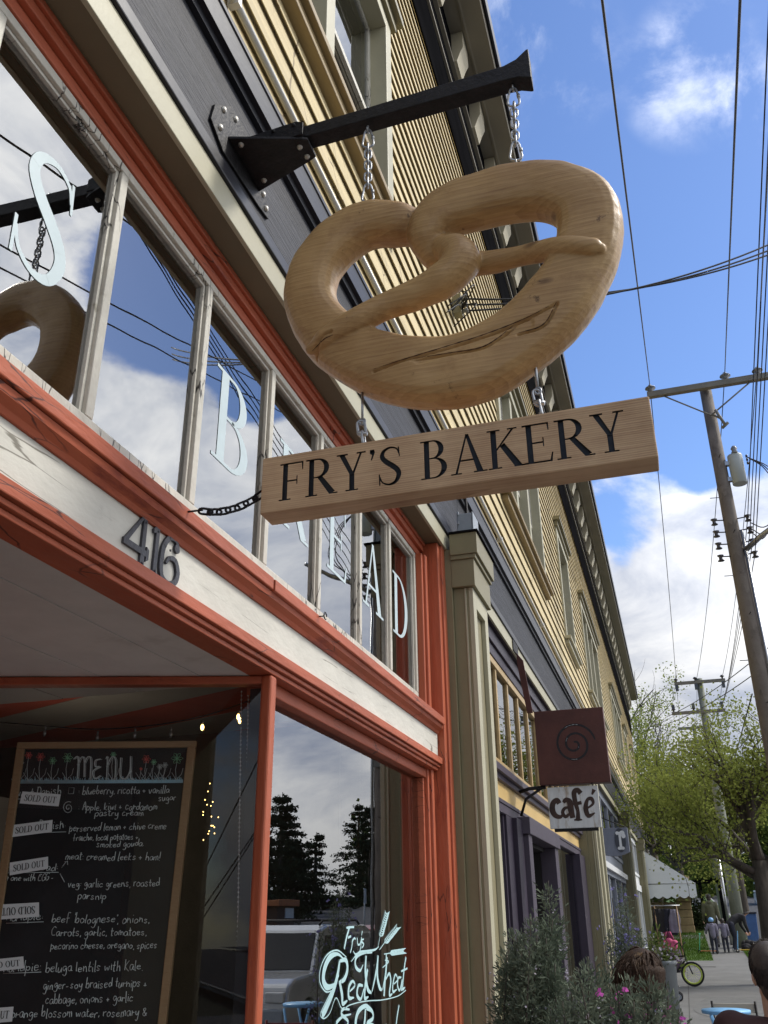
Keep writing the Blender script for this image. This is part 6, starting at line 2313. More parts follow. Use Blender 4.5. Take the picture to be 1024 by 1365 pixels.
def person(label, base, H, yaw, jacket, trousers, hair, pose=None, hood=False, hair_len=0.0, shoe=None, cap=None, group=None, head_k=1.0, vox=.012, bulk=1.0, strands=0):
    t = thing('person', label, 'person', base, group)
    J = dict(BASEJ)
    J.update(pose or {})
    k = H / 1.75
    Ry = Matrix.Rotation(yaw, 3, 'Z')
    bb = Vector(base)

    def W(p):
        return bb + Ry @ (Vector(p) * k)
    Q = {n: (W(v) if not isinstance(v, float) else v) for n, v in J.items()}
    fw = Ry @ Vector((0, 1, 0))
    sd = Ry @ Vector((1, 0, 0))
    up = (Q['head'] - Q['neck']).normalized()
    hk = k * head_k
    hd = Q['head']
    b = MB()
    rotm = Matrix((sd, fw, up)).transposed()
    hyaw = Matrix.Rotation(J.get('headr', 0.0), 3, 'Z')
    fw2, sd2 = hyaw @ fw, hyaw @ sd
    rotm = hyaw @ rotm
    b.ball(hd + up * .02 * hk, .078 * hk, .098 * hk, .112 * hk, 16, 12, rotm)
    b.ball(hd + fw2 * .03 * hk - up * .06 * hk, .055 * hk, .062 * hk, .062 * hk, 12, 8, rotm)
    b.ball(hd + fw2 * .098 * hk - up * .015 * hk, .013 * hk, .018 * hk, .024 * hk, 8, 6, rotm)
    b.ball(hd + fw2 * .088 * hk - up * .065 * hk, .026 * hk, .014 * hk, .012 * hk, 8, 6, rotm)
    for s_ in (-1, 1):
        b.ball(hd + sd2 * s_ * .080 * hk - fw2 * .008 * hk - up * .008 * hk, .010 * hk, .020 * hk, .032 * hk, 8, 6, rotm)
    b.capsules([Q['spine'], Q['neck'], hd - up * .05 * hk], [.09 * k, .058 * k, .058 * hk])
    b.capsules([Q['pelvis'], Q['spine'], Q['chest']], [.11 * k, .10 * k, .11 * k])
    for s_, c in (('L', -1), ('R', 1)):
        b.capsules([Q['chest'], Q['sh' + s_], Q['el' + s_], Q['wr' + s_]], [.07 * k, .055 * k, .040 * k, .027 * k])
        b.capsules([Q['hi' + s_], Q['kn' + s_], Q['an' + s_]], [.085 * k, .055 * k, .04 * k])
        hdv = (Q['wr' + s_] - Q['el' + s_]).normalized()
        pc_ = Q['wr' + s_] + hdv * .05 * k
        pn = sd * c
        rotp = Matrix((pn, hdv.cross(pn).normalized(), hdv)).transposed()
        b.ball(pc_, .018 * k, .040 * k, .052 * k, 10, 7, rotp)
        acr = hdv.cross(pn).normalized()
        for q, (o_, ln) in enumerate(((-.028, .062), (-.009, .074), (.010, .070), (.028, .054))):
            r0 = pc_ + acr * o_ * k + hdv * .040 * k
            r1 = r0 + hdv * ln * .55 * k - pn * .010 * k
            b.capsules([r0, r1, r1 + hdv * ln * .35 * k - pn * .026 * k], [.0095 * k, .009 * k, .008 * k], 8)
        b.capsules([pc_ + acr * -.03 * k - hdv * .015 * k, pc_ + acr * -.055 * k + hdv * .02 * k, pc_ + acr * -.055 * k + hdv * .045 * k], [.012 * k, .010 * k, .009 * k], 8)
    fuse(b, 'body', SKIN, t, vox * .85 * max(k, .6), 2)
    e = MB()
    for s_ in (-1, 1):
        e.ball(hd + sd2 * s_ * .032 * hk + fw2 * .088 * hk + up * .008 * hk, .011 * hk, .009 * hk, .009 * hk, 8, 6)
    e.build('eye', HAIR_D, t)
    j = MB()
    j.capsules([Q['pelvis'] - (Q['spine'] - Q['pelvis']) * .25, Q['spine'], Q['chest'], Q['neck'] - up * .05 * k], [.145 * k * bulk, .14 * k * bulk, .155 * k * bulk, .075 * k])
    for s_ in ('L', 'R'):
        j.capsules([Q['chest'] + (Q['sh' + s_] - Q['chest']) * .5, Q['sh' + s_], Q['el' + s_], Q['wr' + s_]], [.12 * k * bulk, .085 * k * bulk, .064 * k * bulk, .046 * k * bulk])
    if hood:
        j.ball(Q['neck'] - fw * .06 * k + up * .01 * k, .10 * k, .08 * k, .07 * k, 12, 8, rotm)
    fuse(j, 'jacket', jacket, t, vox * max(k, .6), 5)
    tr = MB()
    tr.capsules([Q['pelvis'], (Q['hiL'] + Q['hiR']) / 2], [.135 * k, .12 * k])
    for s_ in ('L', 'R'):
        tr.capsules([Q['hi' + s_], Q['kn' + s_], Q['an' + s_] + (Q['kn' + s_] - Q['an' + s_]) * .05], [.105 * k, .073 * k, .060 * k])
    fuse(tr, 'trousers', trousers, t, vox * max(k, .6), 4)
    for s_ in ('L', 'R'):
        sh_ = MB()
        a = Q['an' + s_]
        sh_.ball(a + fw * .06 * k - Vector((0, 0, .042 * k)), .046 * k, .125 * k, .042 * k, 12, 8, Matrix((sd, fw, Vector((0, 0, 1)))).transposed())
        sh_.ball(a - fw * .02 * k, .045 * k, .05 * k, .06 * k, 10, 7)
        sh_.build('shoe', shoe or SHOE, t)
    h = MB()
    h.ball(hd + up * .035 * hk - fw2 * .014 * hk, .088 * hk, .103 * hk, .110 * hk, 16, 12, rotm)
    h.ball(hd - fw2 * .05 * hk - up * .03 * hk, .074 * hk, .058 * hk, .085 * hk, 12, 8, rotm)
    if hair_len:
        for q in range(26):
            an = lerp(-2.5, 2.5, q / 25)
            o_ = sd2 * math.sin(an) * .085 * hk - fw2 * math.cos(an) * .085 * hk
            p0 = hd + o_ + up * .04 * hk
            p1 = hd + o_ * 1.12 - up * hair_len * .5 * hk + Vector((random.gauss(0, .012), random.gauss(0, .012), 0))
            p2 = hd + o_ * 1.02 - up * hair_len * hk + Vector((random.gauss(0, .02), random.gauss(0, .02), 0))
            h.capsules([p0, p1, p2], [.032 * hk, .030 * hk, .014 * hk], 8)
    ho = fuse(h, 'hair', hair, t, (.0065 if hair_len else .009) * max(k, .6), 1 if hair_len else 2)
    if hair_len:
        lk = MB()
        rr = random.Random(4)
        for q in range(260):
            an, el = rr.uniform(0, 6.28), rr.uniform(.1, 1.5)
            o_ = (sd2 * math.cos(an) + fw2 * (math.sin(an) - .25)) * math.cos(el) + up * math.sin(el)
            p0 = hd + o_ * .104 * hk + up * .02 * hk
            tn = (sd2 * rr.gauss(0, .35) + fw2 * rr.gauss(0, .35) - up * 1.2)
            tn = (tn - o_ * tn.dot(o_)).normalized()
            p1 = p0 + o_ * .003 * hk + tn * .045 * hk
            p2 = p1 - o_ * rr.uniform(.012, .03) * hk + (tn - up * .5).normalized() * rr.uniform(.03, .06) * hk
            lk.tube(catmull([p0, p1, p2], 4), [.0055 * hk] * 8 + [.0016 * hk], 5)
        lk.build('hair_lock', hair, t)
    if strands:
        lk = MB()
        rr = random.Random(6)
        for q in range(strands):
            an, el = rr.uniform(0, 6.28), rr.uniform(-.75, 1.45)
            if math.sin(an) > .35 and el < .35:
                continue
            o_ = (sd2 * math.cos(an) + fw2 * math.sin(an)) * math.cos(el) + up * math.sin(el)
            tn = (sd2 * rr.gauss(0, .3) + fw2 * rr.gauss(0, .3) - up)
            tn = (tn - o_ * tn.dot(o_))
            if tn.length < .05:
                continue
            tn.normalize()
            p0 = hd + up * .030 * hk - fw2 * .018 * hk + rotm @ Vector([(rotm.transposed() @ o_)[i_] * (.0865, .103, .110)[i_] for i_ in range(3)]) * hk
            lk.tube([p0, p0 + tn * .012 * hk + o_ * .0025 * hk, p0 + tn * .026 * hk + o_ * .001 * hk], [.0011, .0010, .0004], 3)
        lk.build('hair_strand', hair, t)
    if cap:
        c_ = MB()
        c_.ball(hd + up * .045 * hk - fw2 * .01 * hk, .112 * hk, .130 * hk, .108 * hk, 18, 12, rotm)
        c_.build('helmet', cap, t)
    return t


C_BLACKISH = pmat('charcoal_cloth', (.028, .027, .030, 1), .85, .3, 5, (1, 1, 1), .3, 30)
C_MAROON = pmat('dark_maroon_cloth', (.045, .018, .017, 1), .85, .25, 5, (1, 1, 1), .35, 26)
C_OLIVEJ = pmat('olive_green_jacket', (.115, .115, .07, 1), .85, .2, 5, (1, 1, 1), .3, 30)
C_LILAC = pmat('grey_lilac_jacket', (.20, .185, .25, 1), .85, .2, 5, (1, 1, 1), .3, 30)
C_NAVY = pmat('dark_navy_cloth', (.03, .032, .05, 1), .85, .2, 5, (1, 1, 1), .3, 30)
C_PINK = pmat('pink_cloth', (.55, .10, .22, 1), .8, .2, 5, (1, 1, 1), .2, 30)
C_HELM = pmat('light_blue_helmet', (.18, .36, .62, 1), .35, .1, 5, (1, 1, 1), 0)
# man walking away
mx = ony(951, 1240, 37.5)
person('man in an olive jacket walking away up the sidewalk', (mx.x, 37.5, ground_z(37.5)), 1.82, 0.0, C_OLIVEJ, C_BLACKISH, HAIR_D,
       dict(anL=(-.10, .22, .09), knL=(-.10, .16, .50), anR=(.10, -.26, .13), knR=(.10, .02, .50), wrL=(-.27, .10, .93), wrR=(.27, -.02, .91)), hood=True, vox=.016, bulk=1.12)
for (u, y, h_, cap, lab, ps) in ((952, 35.6, 1.10, C_HELM, 'child in a lilac jacket and light blue helmet holding a scooter', dict(elL=(-.30, .02, 1.22), wrL=(-.34, .16, 1.02), anL=(-.12, .08, .09), anR=(.10, -.06, .09))),
                                 (967, 36.0, 1.06, None, 'bareheaded child in a lilac jacket standing beside the helmeted child', dict(elL=(-.32, -.02, 1.24), wrL=(-.36, .12, 1.08), anL=(-.10, -.05, .09), anR=(.12, .08, .09)))):
    p = ony(u, 1255, y)
    person(lab, (p.x, y, ground_z(y)), h_, 0.05, C_LILAC, C_NAVY, HAIR_D, ps, hood=True, head_k=1.28, vox=.014, cap=cap, bulk=1.15)
p = ony(981, 1255, 36.3)
person('adult in dark clothes bending over a small yellow scooter', (p.x, 36.3, ground_z(36.3)), 1.70, -1.25, C_BLACKISH, C_NAVY, HAIR_D,
       dict(pelvis=(0, -.10, .92), spine=(0, .06, 1.06), chest=(0, .26, 1.12), neck=(0, .40, 1.16), head=(0, .52, 1.24), shL=(-.18, .34, 1.14), shR=(.18, .34, 1.14), elL=(-.22, .36, .88), elR=(.22, .36, .88), wrL=(-.14, .46, .66), wrR=(.14, .46, .66), hiL=(-.09, -.10, .90), hiR=(.09, -.10, .90), knL=(-.10, .02, .48), knR=(.10, -.04, .48), anL=(-.10, -.02, .085), anR=(.10, -.14, .085)), shoe=SHOEW, vox=.014)
# seated, back to us at the right
SEAT = dict(pelvis=(0, 0, .50), spine=(0, -.02, .68), chest=(0, .0, .86), neck=(0, .02, 1.03), head=(0, .05, 1.185), shL=(-.19, 0, .97), shR=(.19, 0, .97), elL=(-.25, .08, .70), elR=(.25, .08, .70), wrL=(-.18, .30, .66), wrR=(.18, .30, .66), hiL=(-.10, .04, .49), hiR=(.10, .04, .49), knL=(-.13, .44, .49), knR=(.13, .44, .49), anL=(-.12, .42, .09), anR=(.12, .42, .09))
hp = ony(1027, 1302, 4.8)
hs_ = dict(SEAT)
zoff = (hp.z - 0.0) / (1.80 / 1.75) - 1.185
hs_ = {k_: ((v[0], v[1], v[2] + (zoff if k_ not in ('anL', 'anR') else 0)) if isinstance(v, tuple) else v) for k_, v in SEAT.items()}
hs_['headr'] = .35
HAIR_S = pmat('thinning_brown_hair', (.040, .028, .022, 1), .55, .5, 16, (6, 6, 1), .5, 70, dirt=(.30, .19, .14, 1), dirt_amt=.10, dirt_scale=9, dirt_sharp=.3)
person('person with short dark hair and dark maroon top seated at the right edge', (hp.x, 4.8 - .05, 0), 1.80, -.15, C_MAROON, C_NAVY, HAIR_S, hs_, vox=.010, bulk=1.05, strands=2600)
# seated woman behind the pink flowers
hp2 = ony(845, 1306, 5.0)
zoff = hp2.z / (1.66 / 1.75) - 1.185
hs2 = {k_: ((v[0], v[1], v[2] + (zoff if k_ not in ('anL', 'anR') else 0)) if isinstance(v, tuple) else v) for k_, v in SEAT.items()}
hs2['headr'] = -.2
person('seated woman with brown and blond hair half hidden by the pink-flowered bush', (hp2.x, 4.9, 0), 1.66, -.9, C_BLACKISH, C_NAVY, HAIR_B, hs2, hair_len=.10, vox=.011, head_k=1.05)


def cafe_chair(label, x, y, yaw, mat, z=0.0, back=.86, seat_mat=None, name='bistro_chair'):
    t = thing(name, label, 'chair', (x, y, z))
    Ry = Matrix.Rotation(yaw, 3, 'Z')

    def W(a, b, c):
        return Vector((x, y, z)) + Ry @ Vector((a, b, c))

    def slat(mb, a0, a1, b0, b1, c0, c1):
        v = [W(a, b, c) for a in (a0, a1) for b in (b0, b1) for c in (c0, c1)]
        mb.add(v, [(0, 1, 3, 2), (4, 6, 7, 5), (0, 4, 5, 1), (2, 3, 7, 6), (0, 2, 6, 4), (1, 5, 7, 3)])
    s = MB()
    for k in range(6):
        slat(s, -.20, .20, -.19 + k * .065, -.19 + k * .065 + .05, .44, .458)
    s.build('seat', seat_mat or mat, t, .003)
    bk = MB()
    for c in (.66, .78):
        slat(bk, -.20, .20, -.225, -.210, c, c + .075)
    bk.build('backrest', seat_mat or mat, t, .003)
    for s_ in (-1, 1):
        MB().tube([W(s_ * .19, -.20, .875), W(s_ * .19, -.205, .44), W(s_ * .19, .20, 0)], .011, 6).build('leg', mat, t)
        MB().tube([W(s_ * .17, .17, .44), W(s_ * .17, -.20, 0)], .011, 6).build('leg', mat, t)
    return t


M_CHAIRRED = pmat('dark_red_enamel', (.22, .022, .025, 1), .4, .1, 6, (1, 1, 1), .05)
M_TABLEBLUE = pmat('light_blue_enamel', (.20, .46, .75, 1), .35, .05, 6, (1, 1, 1), .05)
TY = 8.3
tl_, tr2 = ony(936, 1347, TY), ony(1000, 1347, TY)
tx_, trr = (tl_.x + tr2.x) / 2, (tr2.x - tl_.x) / 2 * 1.02
tz = ony(968, 1346, TY).z
bt = thing('bistro_table', 'small round light blue folding bistro table', 'table', (tx_, TY, 0))
MB().lathe([(0, tz), (trr, tz), (trr * 1.01, tz - .008), (trr, tz - .025), (trr * .96, tz - .025), (0, tz - .012)], (tx_, TY, 0), 'z', 36).build('tabletop', M_TABLEBLUE, bt)
for s_ in (-1, 1):
    q = MB()
    for w_ in (-1, 1):
        q.tube([(tx_ + s_ * trr * .65, TY + w_ * .16, tz - .03), (tx_ - s_ * trr * .65, TY + w_ * .16, .0)], .012, 6)
    q.tube([(tx_ - s_ * trr * .5, TY - .16, .12), (tx_ - s_ * trr * .5, TY + .16, .12)], .009, 6)
    q.build('leg', M_TABLEBLUE, bt)
cp_ = ony(925, 1345, 7.5)
cafe_chair('dark red slatted bistro chair beside the blue table', cp_.x, 7.5 - .2, 3.0, M_CHAIRRED)
bp_ = ony(979, 1335, 9.6)
cafe_chair('bistro chair with pale wooden slats behind the blue table', bp_.x, 9.7, 3.14, M_IRON, seat_mat=pmat('pale_slat', (.42, .39, .33, 1), .7, .12, 6, (1, 8, 8), .1))
cafe_chair('dark chair under the seated person at the right', hp.x, 4.75, -.15, M_IRON)
cafe_chair('dark chair under the seated woman behind the flowers', hp2.x, 4.9, -.9, M_IRON)


def wheel(mb_t, mb_r, c, r, tr, axis='x', spokes=14):
    c = Vector(c)
    def P(rad, a, o=0):
        return c + (Vector((o, rad * math.cos(a), rad * math.sin(a))) if axis == 'x' else Vector((rad * math.cos(a), o, rad * math.sin(a))))
    n = 28
    mb_t.tube([P(r - tr, 2 * math.pi * k / n) for k in range(n)], tr, 8, closed=True)
    mb_r.tube([P(r - 2.3 * tr, 2 * math.pi * k / n) for k in range(n)], tr * .9, 8, closed=True)
    for k in range(spokes):
        a = 2 * math.pi * k / spokes
        mb_r.tube([P(.02, a + .5), P(r - 2.5 * tr, a)], .0022, 4)


M_LIME = pmat('lime_rim', (.58, .68, .12, 1), .4, .06, 6, (1, 1, 1), 0)
M_TYRE = pmat('tyre_rubber', (.018, .018, .02, 1), .8, .2, 10, (1, 1, 1), 0)
# bicycle, front wheel turned broadside, frame running back to the left
WY = 25.2
wc = ony(921, 1279, WY)
wr_ = .27
bk_ = thing('childs_bicycle', 'black child bike with lime green wheel rims leaning by the clothes rack', 'bicycle', (wc.x, WY, ground_z(WY)))
gz = ground_z(WY)
wcz = gz + wr_
for (x, y) in ((wc.x, WY), (wc.x - .72, WY + .42)):
    a_, b2 = MB(), MB()
    wheel(a_, b2, (x, y, wcz), wr_, .026, 'y')
    w_ = a_.build('wheel', M_TYRE, bk_)
    b2.build('rim', M_LIME, w_)
f = MB()
hx = Vector((wc.x - .12, WY + .06, gz + .66))
rw = Vector((wc.x - .72, WY + .42, wcz))
bb_ = Vector((wc.x - .40, WY + .24, gz + .27))
st_ = Vector((wc.x - .50, WY + .29, gz + .62))
f.tube([(wc.x - .0, WY - .05, wcz), (hx.x + .02, hx.y - .04, hx.z - .12), hx], .014, 7).tube([(wc.x - .0, WY + .05, wcz), (hx.x + .02, hx.y + .03, hx.z - .12)], .014, 7)
f.tube([hx - Vector((0, 0, .08)), bb_], .020, 8).tube([hx, st_], .018, 8).tube([st_, bb_], .018, 8).tube([bb_, rw], .012, 7).tube([st_, rw], .012, 7)
f.build('bike_frame', M_IRON, bk_)
h = MB().tube([hx, hx + Vector((-.03, .0, .16)), hx + Vector((-.05, .02, .20))], .013, 7)
h.tube(catmull([hx + Vector((-.22, -.16, .22)), hx + Vector((-.10, -.06, .30)), hx + Vector((-.05, .02, .20)), hx + Vector((0.02, .10, .30)), hx + Vector((.04, .20, .26))], 4), .012, 7)
h.build('handlebar', M_IRON, bk_)
MB().ball(st_ + Vector((0, 0, .07)), .05, .11, .03).build('saddle', M_TYRE, bk_)
# push cart with two small wheels
WY2 = 21.6
sc_ = ony(893, 1300, WY2)
pc_t = thing('toddler_pushcart', 'black low toddler pushcart with small wheels and a pale handle by the grey pot', 'pushcart', (sc_.x, WY2, 0))
gz = ground_z(WY2)
q = MB()
q.prism([(sc_.x - .30, gz + .12), (sc_.x + .05, gz + .16), (sc_.x + .16, gz + .28), (sc_.x - .02, gz + .32), (sc_.x - .30, gz + .48)], 'y', WY2 - .14, WY2 + .14)
q.build('basket', C_BLACKISH, pc_t, .02)
for x in (sc_.x - .14, sc_.x + .13):
    for dy in (-.15, .15):
        a_, b2 = MB(), MB()
        wheel(a_, b2, (x, WY2 + dy, gz + .085), .085, .018, 'y', 6)
        w_ = a_.build('wheel', M_TYRE, pc_t)
        b2.build('rim', M_GREYBOX, w_)
MB().tube([(sc_.x + .08, WY2 - .12, gz + .28), (sc_.x - .18, WY2 - .12, gz + .66), (sc_.x - .18, WY2 + .12, gz + .66), (sc_.x + .08, WY2 + .12, gz + .28)], .015, 7).build('handle', M_WEATHERWHITE, pc_t)

# clothes rack
RKY = 29.5
ra, rb = ony(872, 1205, RKY), ony(893, 1205, RKY)
gz = ground_z(RKY)
rk = thing('clothes_rack', 'wooden clothes rack standing by the last pilaster', 'clothes rack', (ra.x, RKY, gz))
rz_ = gz + 1.72
q = MB()
for x in (ra.x, ra.x + .62):
    for s_ in (-1, 1):
        q.tube([(x, RKY + s_ * .28, gz), (x, RKY, rz_)], .018, 7)
q.build('upright', M_CBFRAME, rk)
MB().tube([(ra.x - .1, RKY, rz_), (ra.x + .72, RKY, rz_)], .016, 8).build('rail', M_STEEL, rk)


def garment(label, x, y, ztop, w, ln, mat, yaw=0.0):
    t = thing('hanging_garment', label, 'garment', (x, y, ztop), 'clothes on the rack')
    q_ = MB()
    n = 7
    rows = []
    for r_ in range(7):
        f_ = r_ / 6
        ww = w * (.62 + .38 * min(1, f_ * 2.2)) * (1 + .05 * math.sin(r_ * 2 + x * 9))
        ring = []
        for k in range(16):
            a = 2 * math.pi * k / 16
            wob = 1 + .14 * math.sin(3 * a + r_ * .6 + x * 20)
            ring.append(Vector((x, y, ztop - .05 - ln * f_)) + Matrix.Rotation(yaw, 3, 'Z') @ Vector((ww / 2 * math.cos(a) * wob, .07 * math.sin(a) * wob + .02 * math.sin(a * 5), 0)))
        rows.append(ring)
    vs = [p_ for r__ in rows for p_ in r__]
    fs = [list(range(16))[::-1]] + [(r_ * 16 + k, r_ * 16 + (k + 1) % 16, (r_ + 1) * 16 + (k + 1) % 16, (r_ + 1) * 16 + k) for r_ in range(6) for k in range(16)]
    q_.add(vs, fs, True)
    q_.build('cloth', mat, t)
    MB().tube([(x, y, ztop - .05), (x, y, ztop + .03), (x + .02, y, ztop + .05)], .004, 5).build('hanger', M_STEEL, t)


garment('long black coat on the clothes rack', ra.x + .10, RKY, rz_ - .03, .46, .85, C_BLACKISH)
garment('second dark coat, right of the long black one', ra.x + .32, RKY + .02, rz_ - .03, .42, .70, C_NAVY)
garment('pale grey and lilac jacket at the right end of the rack', ra.x + .52, RKY - .02, rz_ - .05, .34, .62, C_LILAC, .5)
garment('dark magenta top below the black coat', ra.x + .28, RKY - .12, rz_ - .65, .34, .48, pmat('magenta_cloth', (.16, .03, .08, 1), .85, .3, 6))
pb = ony(893, 1258, RKY - .5)
q = MB()
for (dx, dz, rr_) in ((-.10, -.03, .13), (.06, -.05, .15), (.0, .05, .11), (.14, .02, .09), (-.04, -.10, .10)):
    q.ball(pb + Vector((dx, 0, dz)), rr_, .10, rr_ * .85, 12, 8)
q.tube([pb + Vector((-.12, 0, .12)), pb + Vector((-.05, 0, .30)), pb + Vector((.05, 0, .30)), pb + Vector((.12, 0, .12))], .014, 6)
tag(q.build('pink_bag', C_PINK), 'bright pink cloth bag hanging low on the clothes rack', 'bag')
q = MB()
q.lathe([(0, 0), (.30, .0), (.34, .35), (.30, .55), (0, .56)], (pb.x - .05, RKY - .1, gz + .02), 'z', 18)
tag(q.build('clothes_basket', pmat('mixed_dark_cloth', (.07, .045, .075, 1), .85, .6, 6, (1, 1, 1), .4, 12)), 'basket of dark mixed clothes under the rack', 'basket')

# scooters
M_YEL = pmat('yellow_enamel', (.65, .42, .06, 1), .4, .1, 5, (1, 1, 1), 0)
M_GRN = pmat('green_enamel', (.05, .33, .18, 1), .4, .1, 5, (1, 1, 1), 0)


def scooter(label, x, y, yaw, deckm, polem, h_):
    gz_ = ground_z(y)
    t = thing('kick_scooter', label, 'scooter', (x, y, gz_), 'scooters')
    Ry = Matrix.Rotation(yaw, 3, 'Z')
    W = lambda a, b, c: Vector((x, y, gz_)) + Ry @ Vector((a, b, c))
    d = MB()
    v = [W(a, b, c) for a in (-.06, .06) for b in (-.28, .24) for c in (.07, .10)]
    d.add(v, [(0, 1, 3, 2), (4, 6, 7, 5), (0, 4, 5, 1), (2, 3, 7, 6), (0, 2, 6, 4), (1, 5, 7, 3)])
    d.build('deck', deckm, t, .01)
    p_ = MB().tube([W(0, .24, .08), W(0, .28, .12), W(0, .20, h_)], .016, 7)
    p_.tube([W(-.17, .20, h_), W(.17, .20, h_)], .016, 7)
    p_.build('steering_column', polem, t)
    for b in (-.30, .29):
        w_ = MB()
        c = W(0, b, .06)
        w_.tube([c + Ry @ Vector((0, .045 * math.cos(k * .524), .045 * math.sin(k * .524))) for k in range(12)], .017, 7, closed=True)
        w_.build('wheel', M_TYRE, t)


a_ = ony(943, 1260, 35.7)
scooter('small scooter with an orange deck held by the helmeted child', a_.x, 35.7, 1.4, pmat('orange_enamel', (.6, .2, .08, 1), .4), M_GRN, .62)
a_ = ony(994, 1258, 36.1)
scooter('yellow scooter standing at the grass edge', a_.x, 36.1, 1.5, M_YEL, M_TABLEBLUE, .66)
a_ = ony(998, 1250, 36.8)
q = MB()
rr = random.Random(12)
for k in range(9):
    q.ball((a_.x + .1 + rr.uniform(-.3, .35), 36.8 + rr.uniform(-.2, .2), ground_z(36.8) + rr.uniform(.06, .30)), rr.uniform(.10, .2), rr.uniform(.1, .16), rr.uniform(.08, .15), 10, 7)
tag(q.build('bag_heap', C_BLACKISH), 'dark bags heaped on the grass by the yellow scooter', 'bags')

# metal post, recycling bin
mp_ = ony(973, 1240, 39)
q = thing('metal_post', 'slim pale metal sign post on the grass strip', 'post', (mp_.x, 39, ground_z(39)))
MB().tube([(mp_.x, 39, ground_z(39)), (mp_.x, 39, ground_z(39) + 3.0)], .06, 10).build('tube', M_STEEL, q)
rb_ = ony(999, 1232, 40)
q = thing('recycling_bin', 'blue recycling bin at the kerb behind the scooter', 'bin', (rb_.x, 40, ground_z(40)))
MB().prism([(rb_.x - .24, ground_z(40)), (rb_.x + .24, ground_z(40)), (rb_.x + .29, ground_z(40) + 1.0), (rb_.x - .29, ground_z(40) + 1.0)], 'y', 39.7, 40.3).build('body', pmat('bin_blue', (.06, .13, .32, 1), .5), q, .02)
MB().box(rb_.x - .31, rb_.x + .31, 39.66, 40.34, ground_z(40) + 1.001, ground_z(40) + 1.06).build('lid', C_NAVY, q, .01)

# ------------------------------------------------------------------ vehicles
M_CARGLASS = pmat('car_glass', (.010, .012, .014, 1), .08, .1, 2, (1, 1, 1), 0, spec=.25)
M_CHROME = pmat('bright_alloy', (.55, .56, .58, 1), .25, .1, 8, (1, 1, 1), 0, metal=.9)
M_LAMP = pmat('lamp_lens', (.6, .6, .58, 1), .15, .1, 8, (1, 1, 1), 0, spec=.7)
M_TAIL = pmat('tail_lens', (.35, .02, .02, 1), .2, .1, 8, (1, 1, 1), 0, spec=.7)


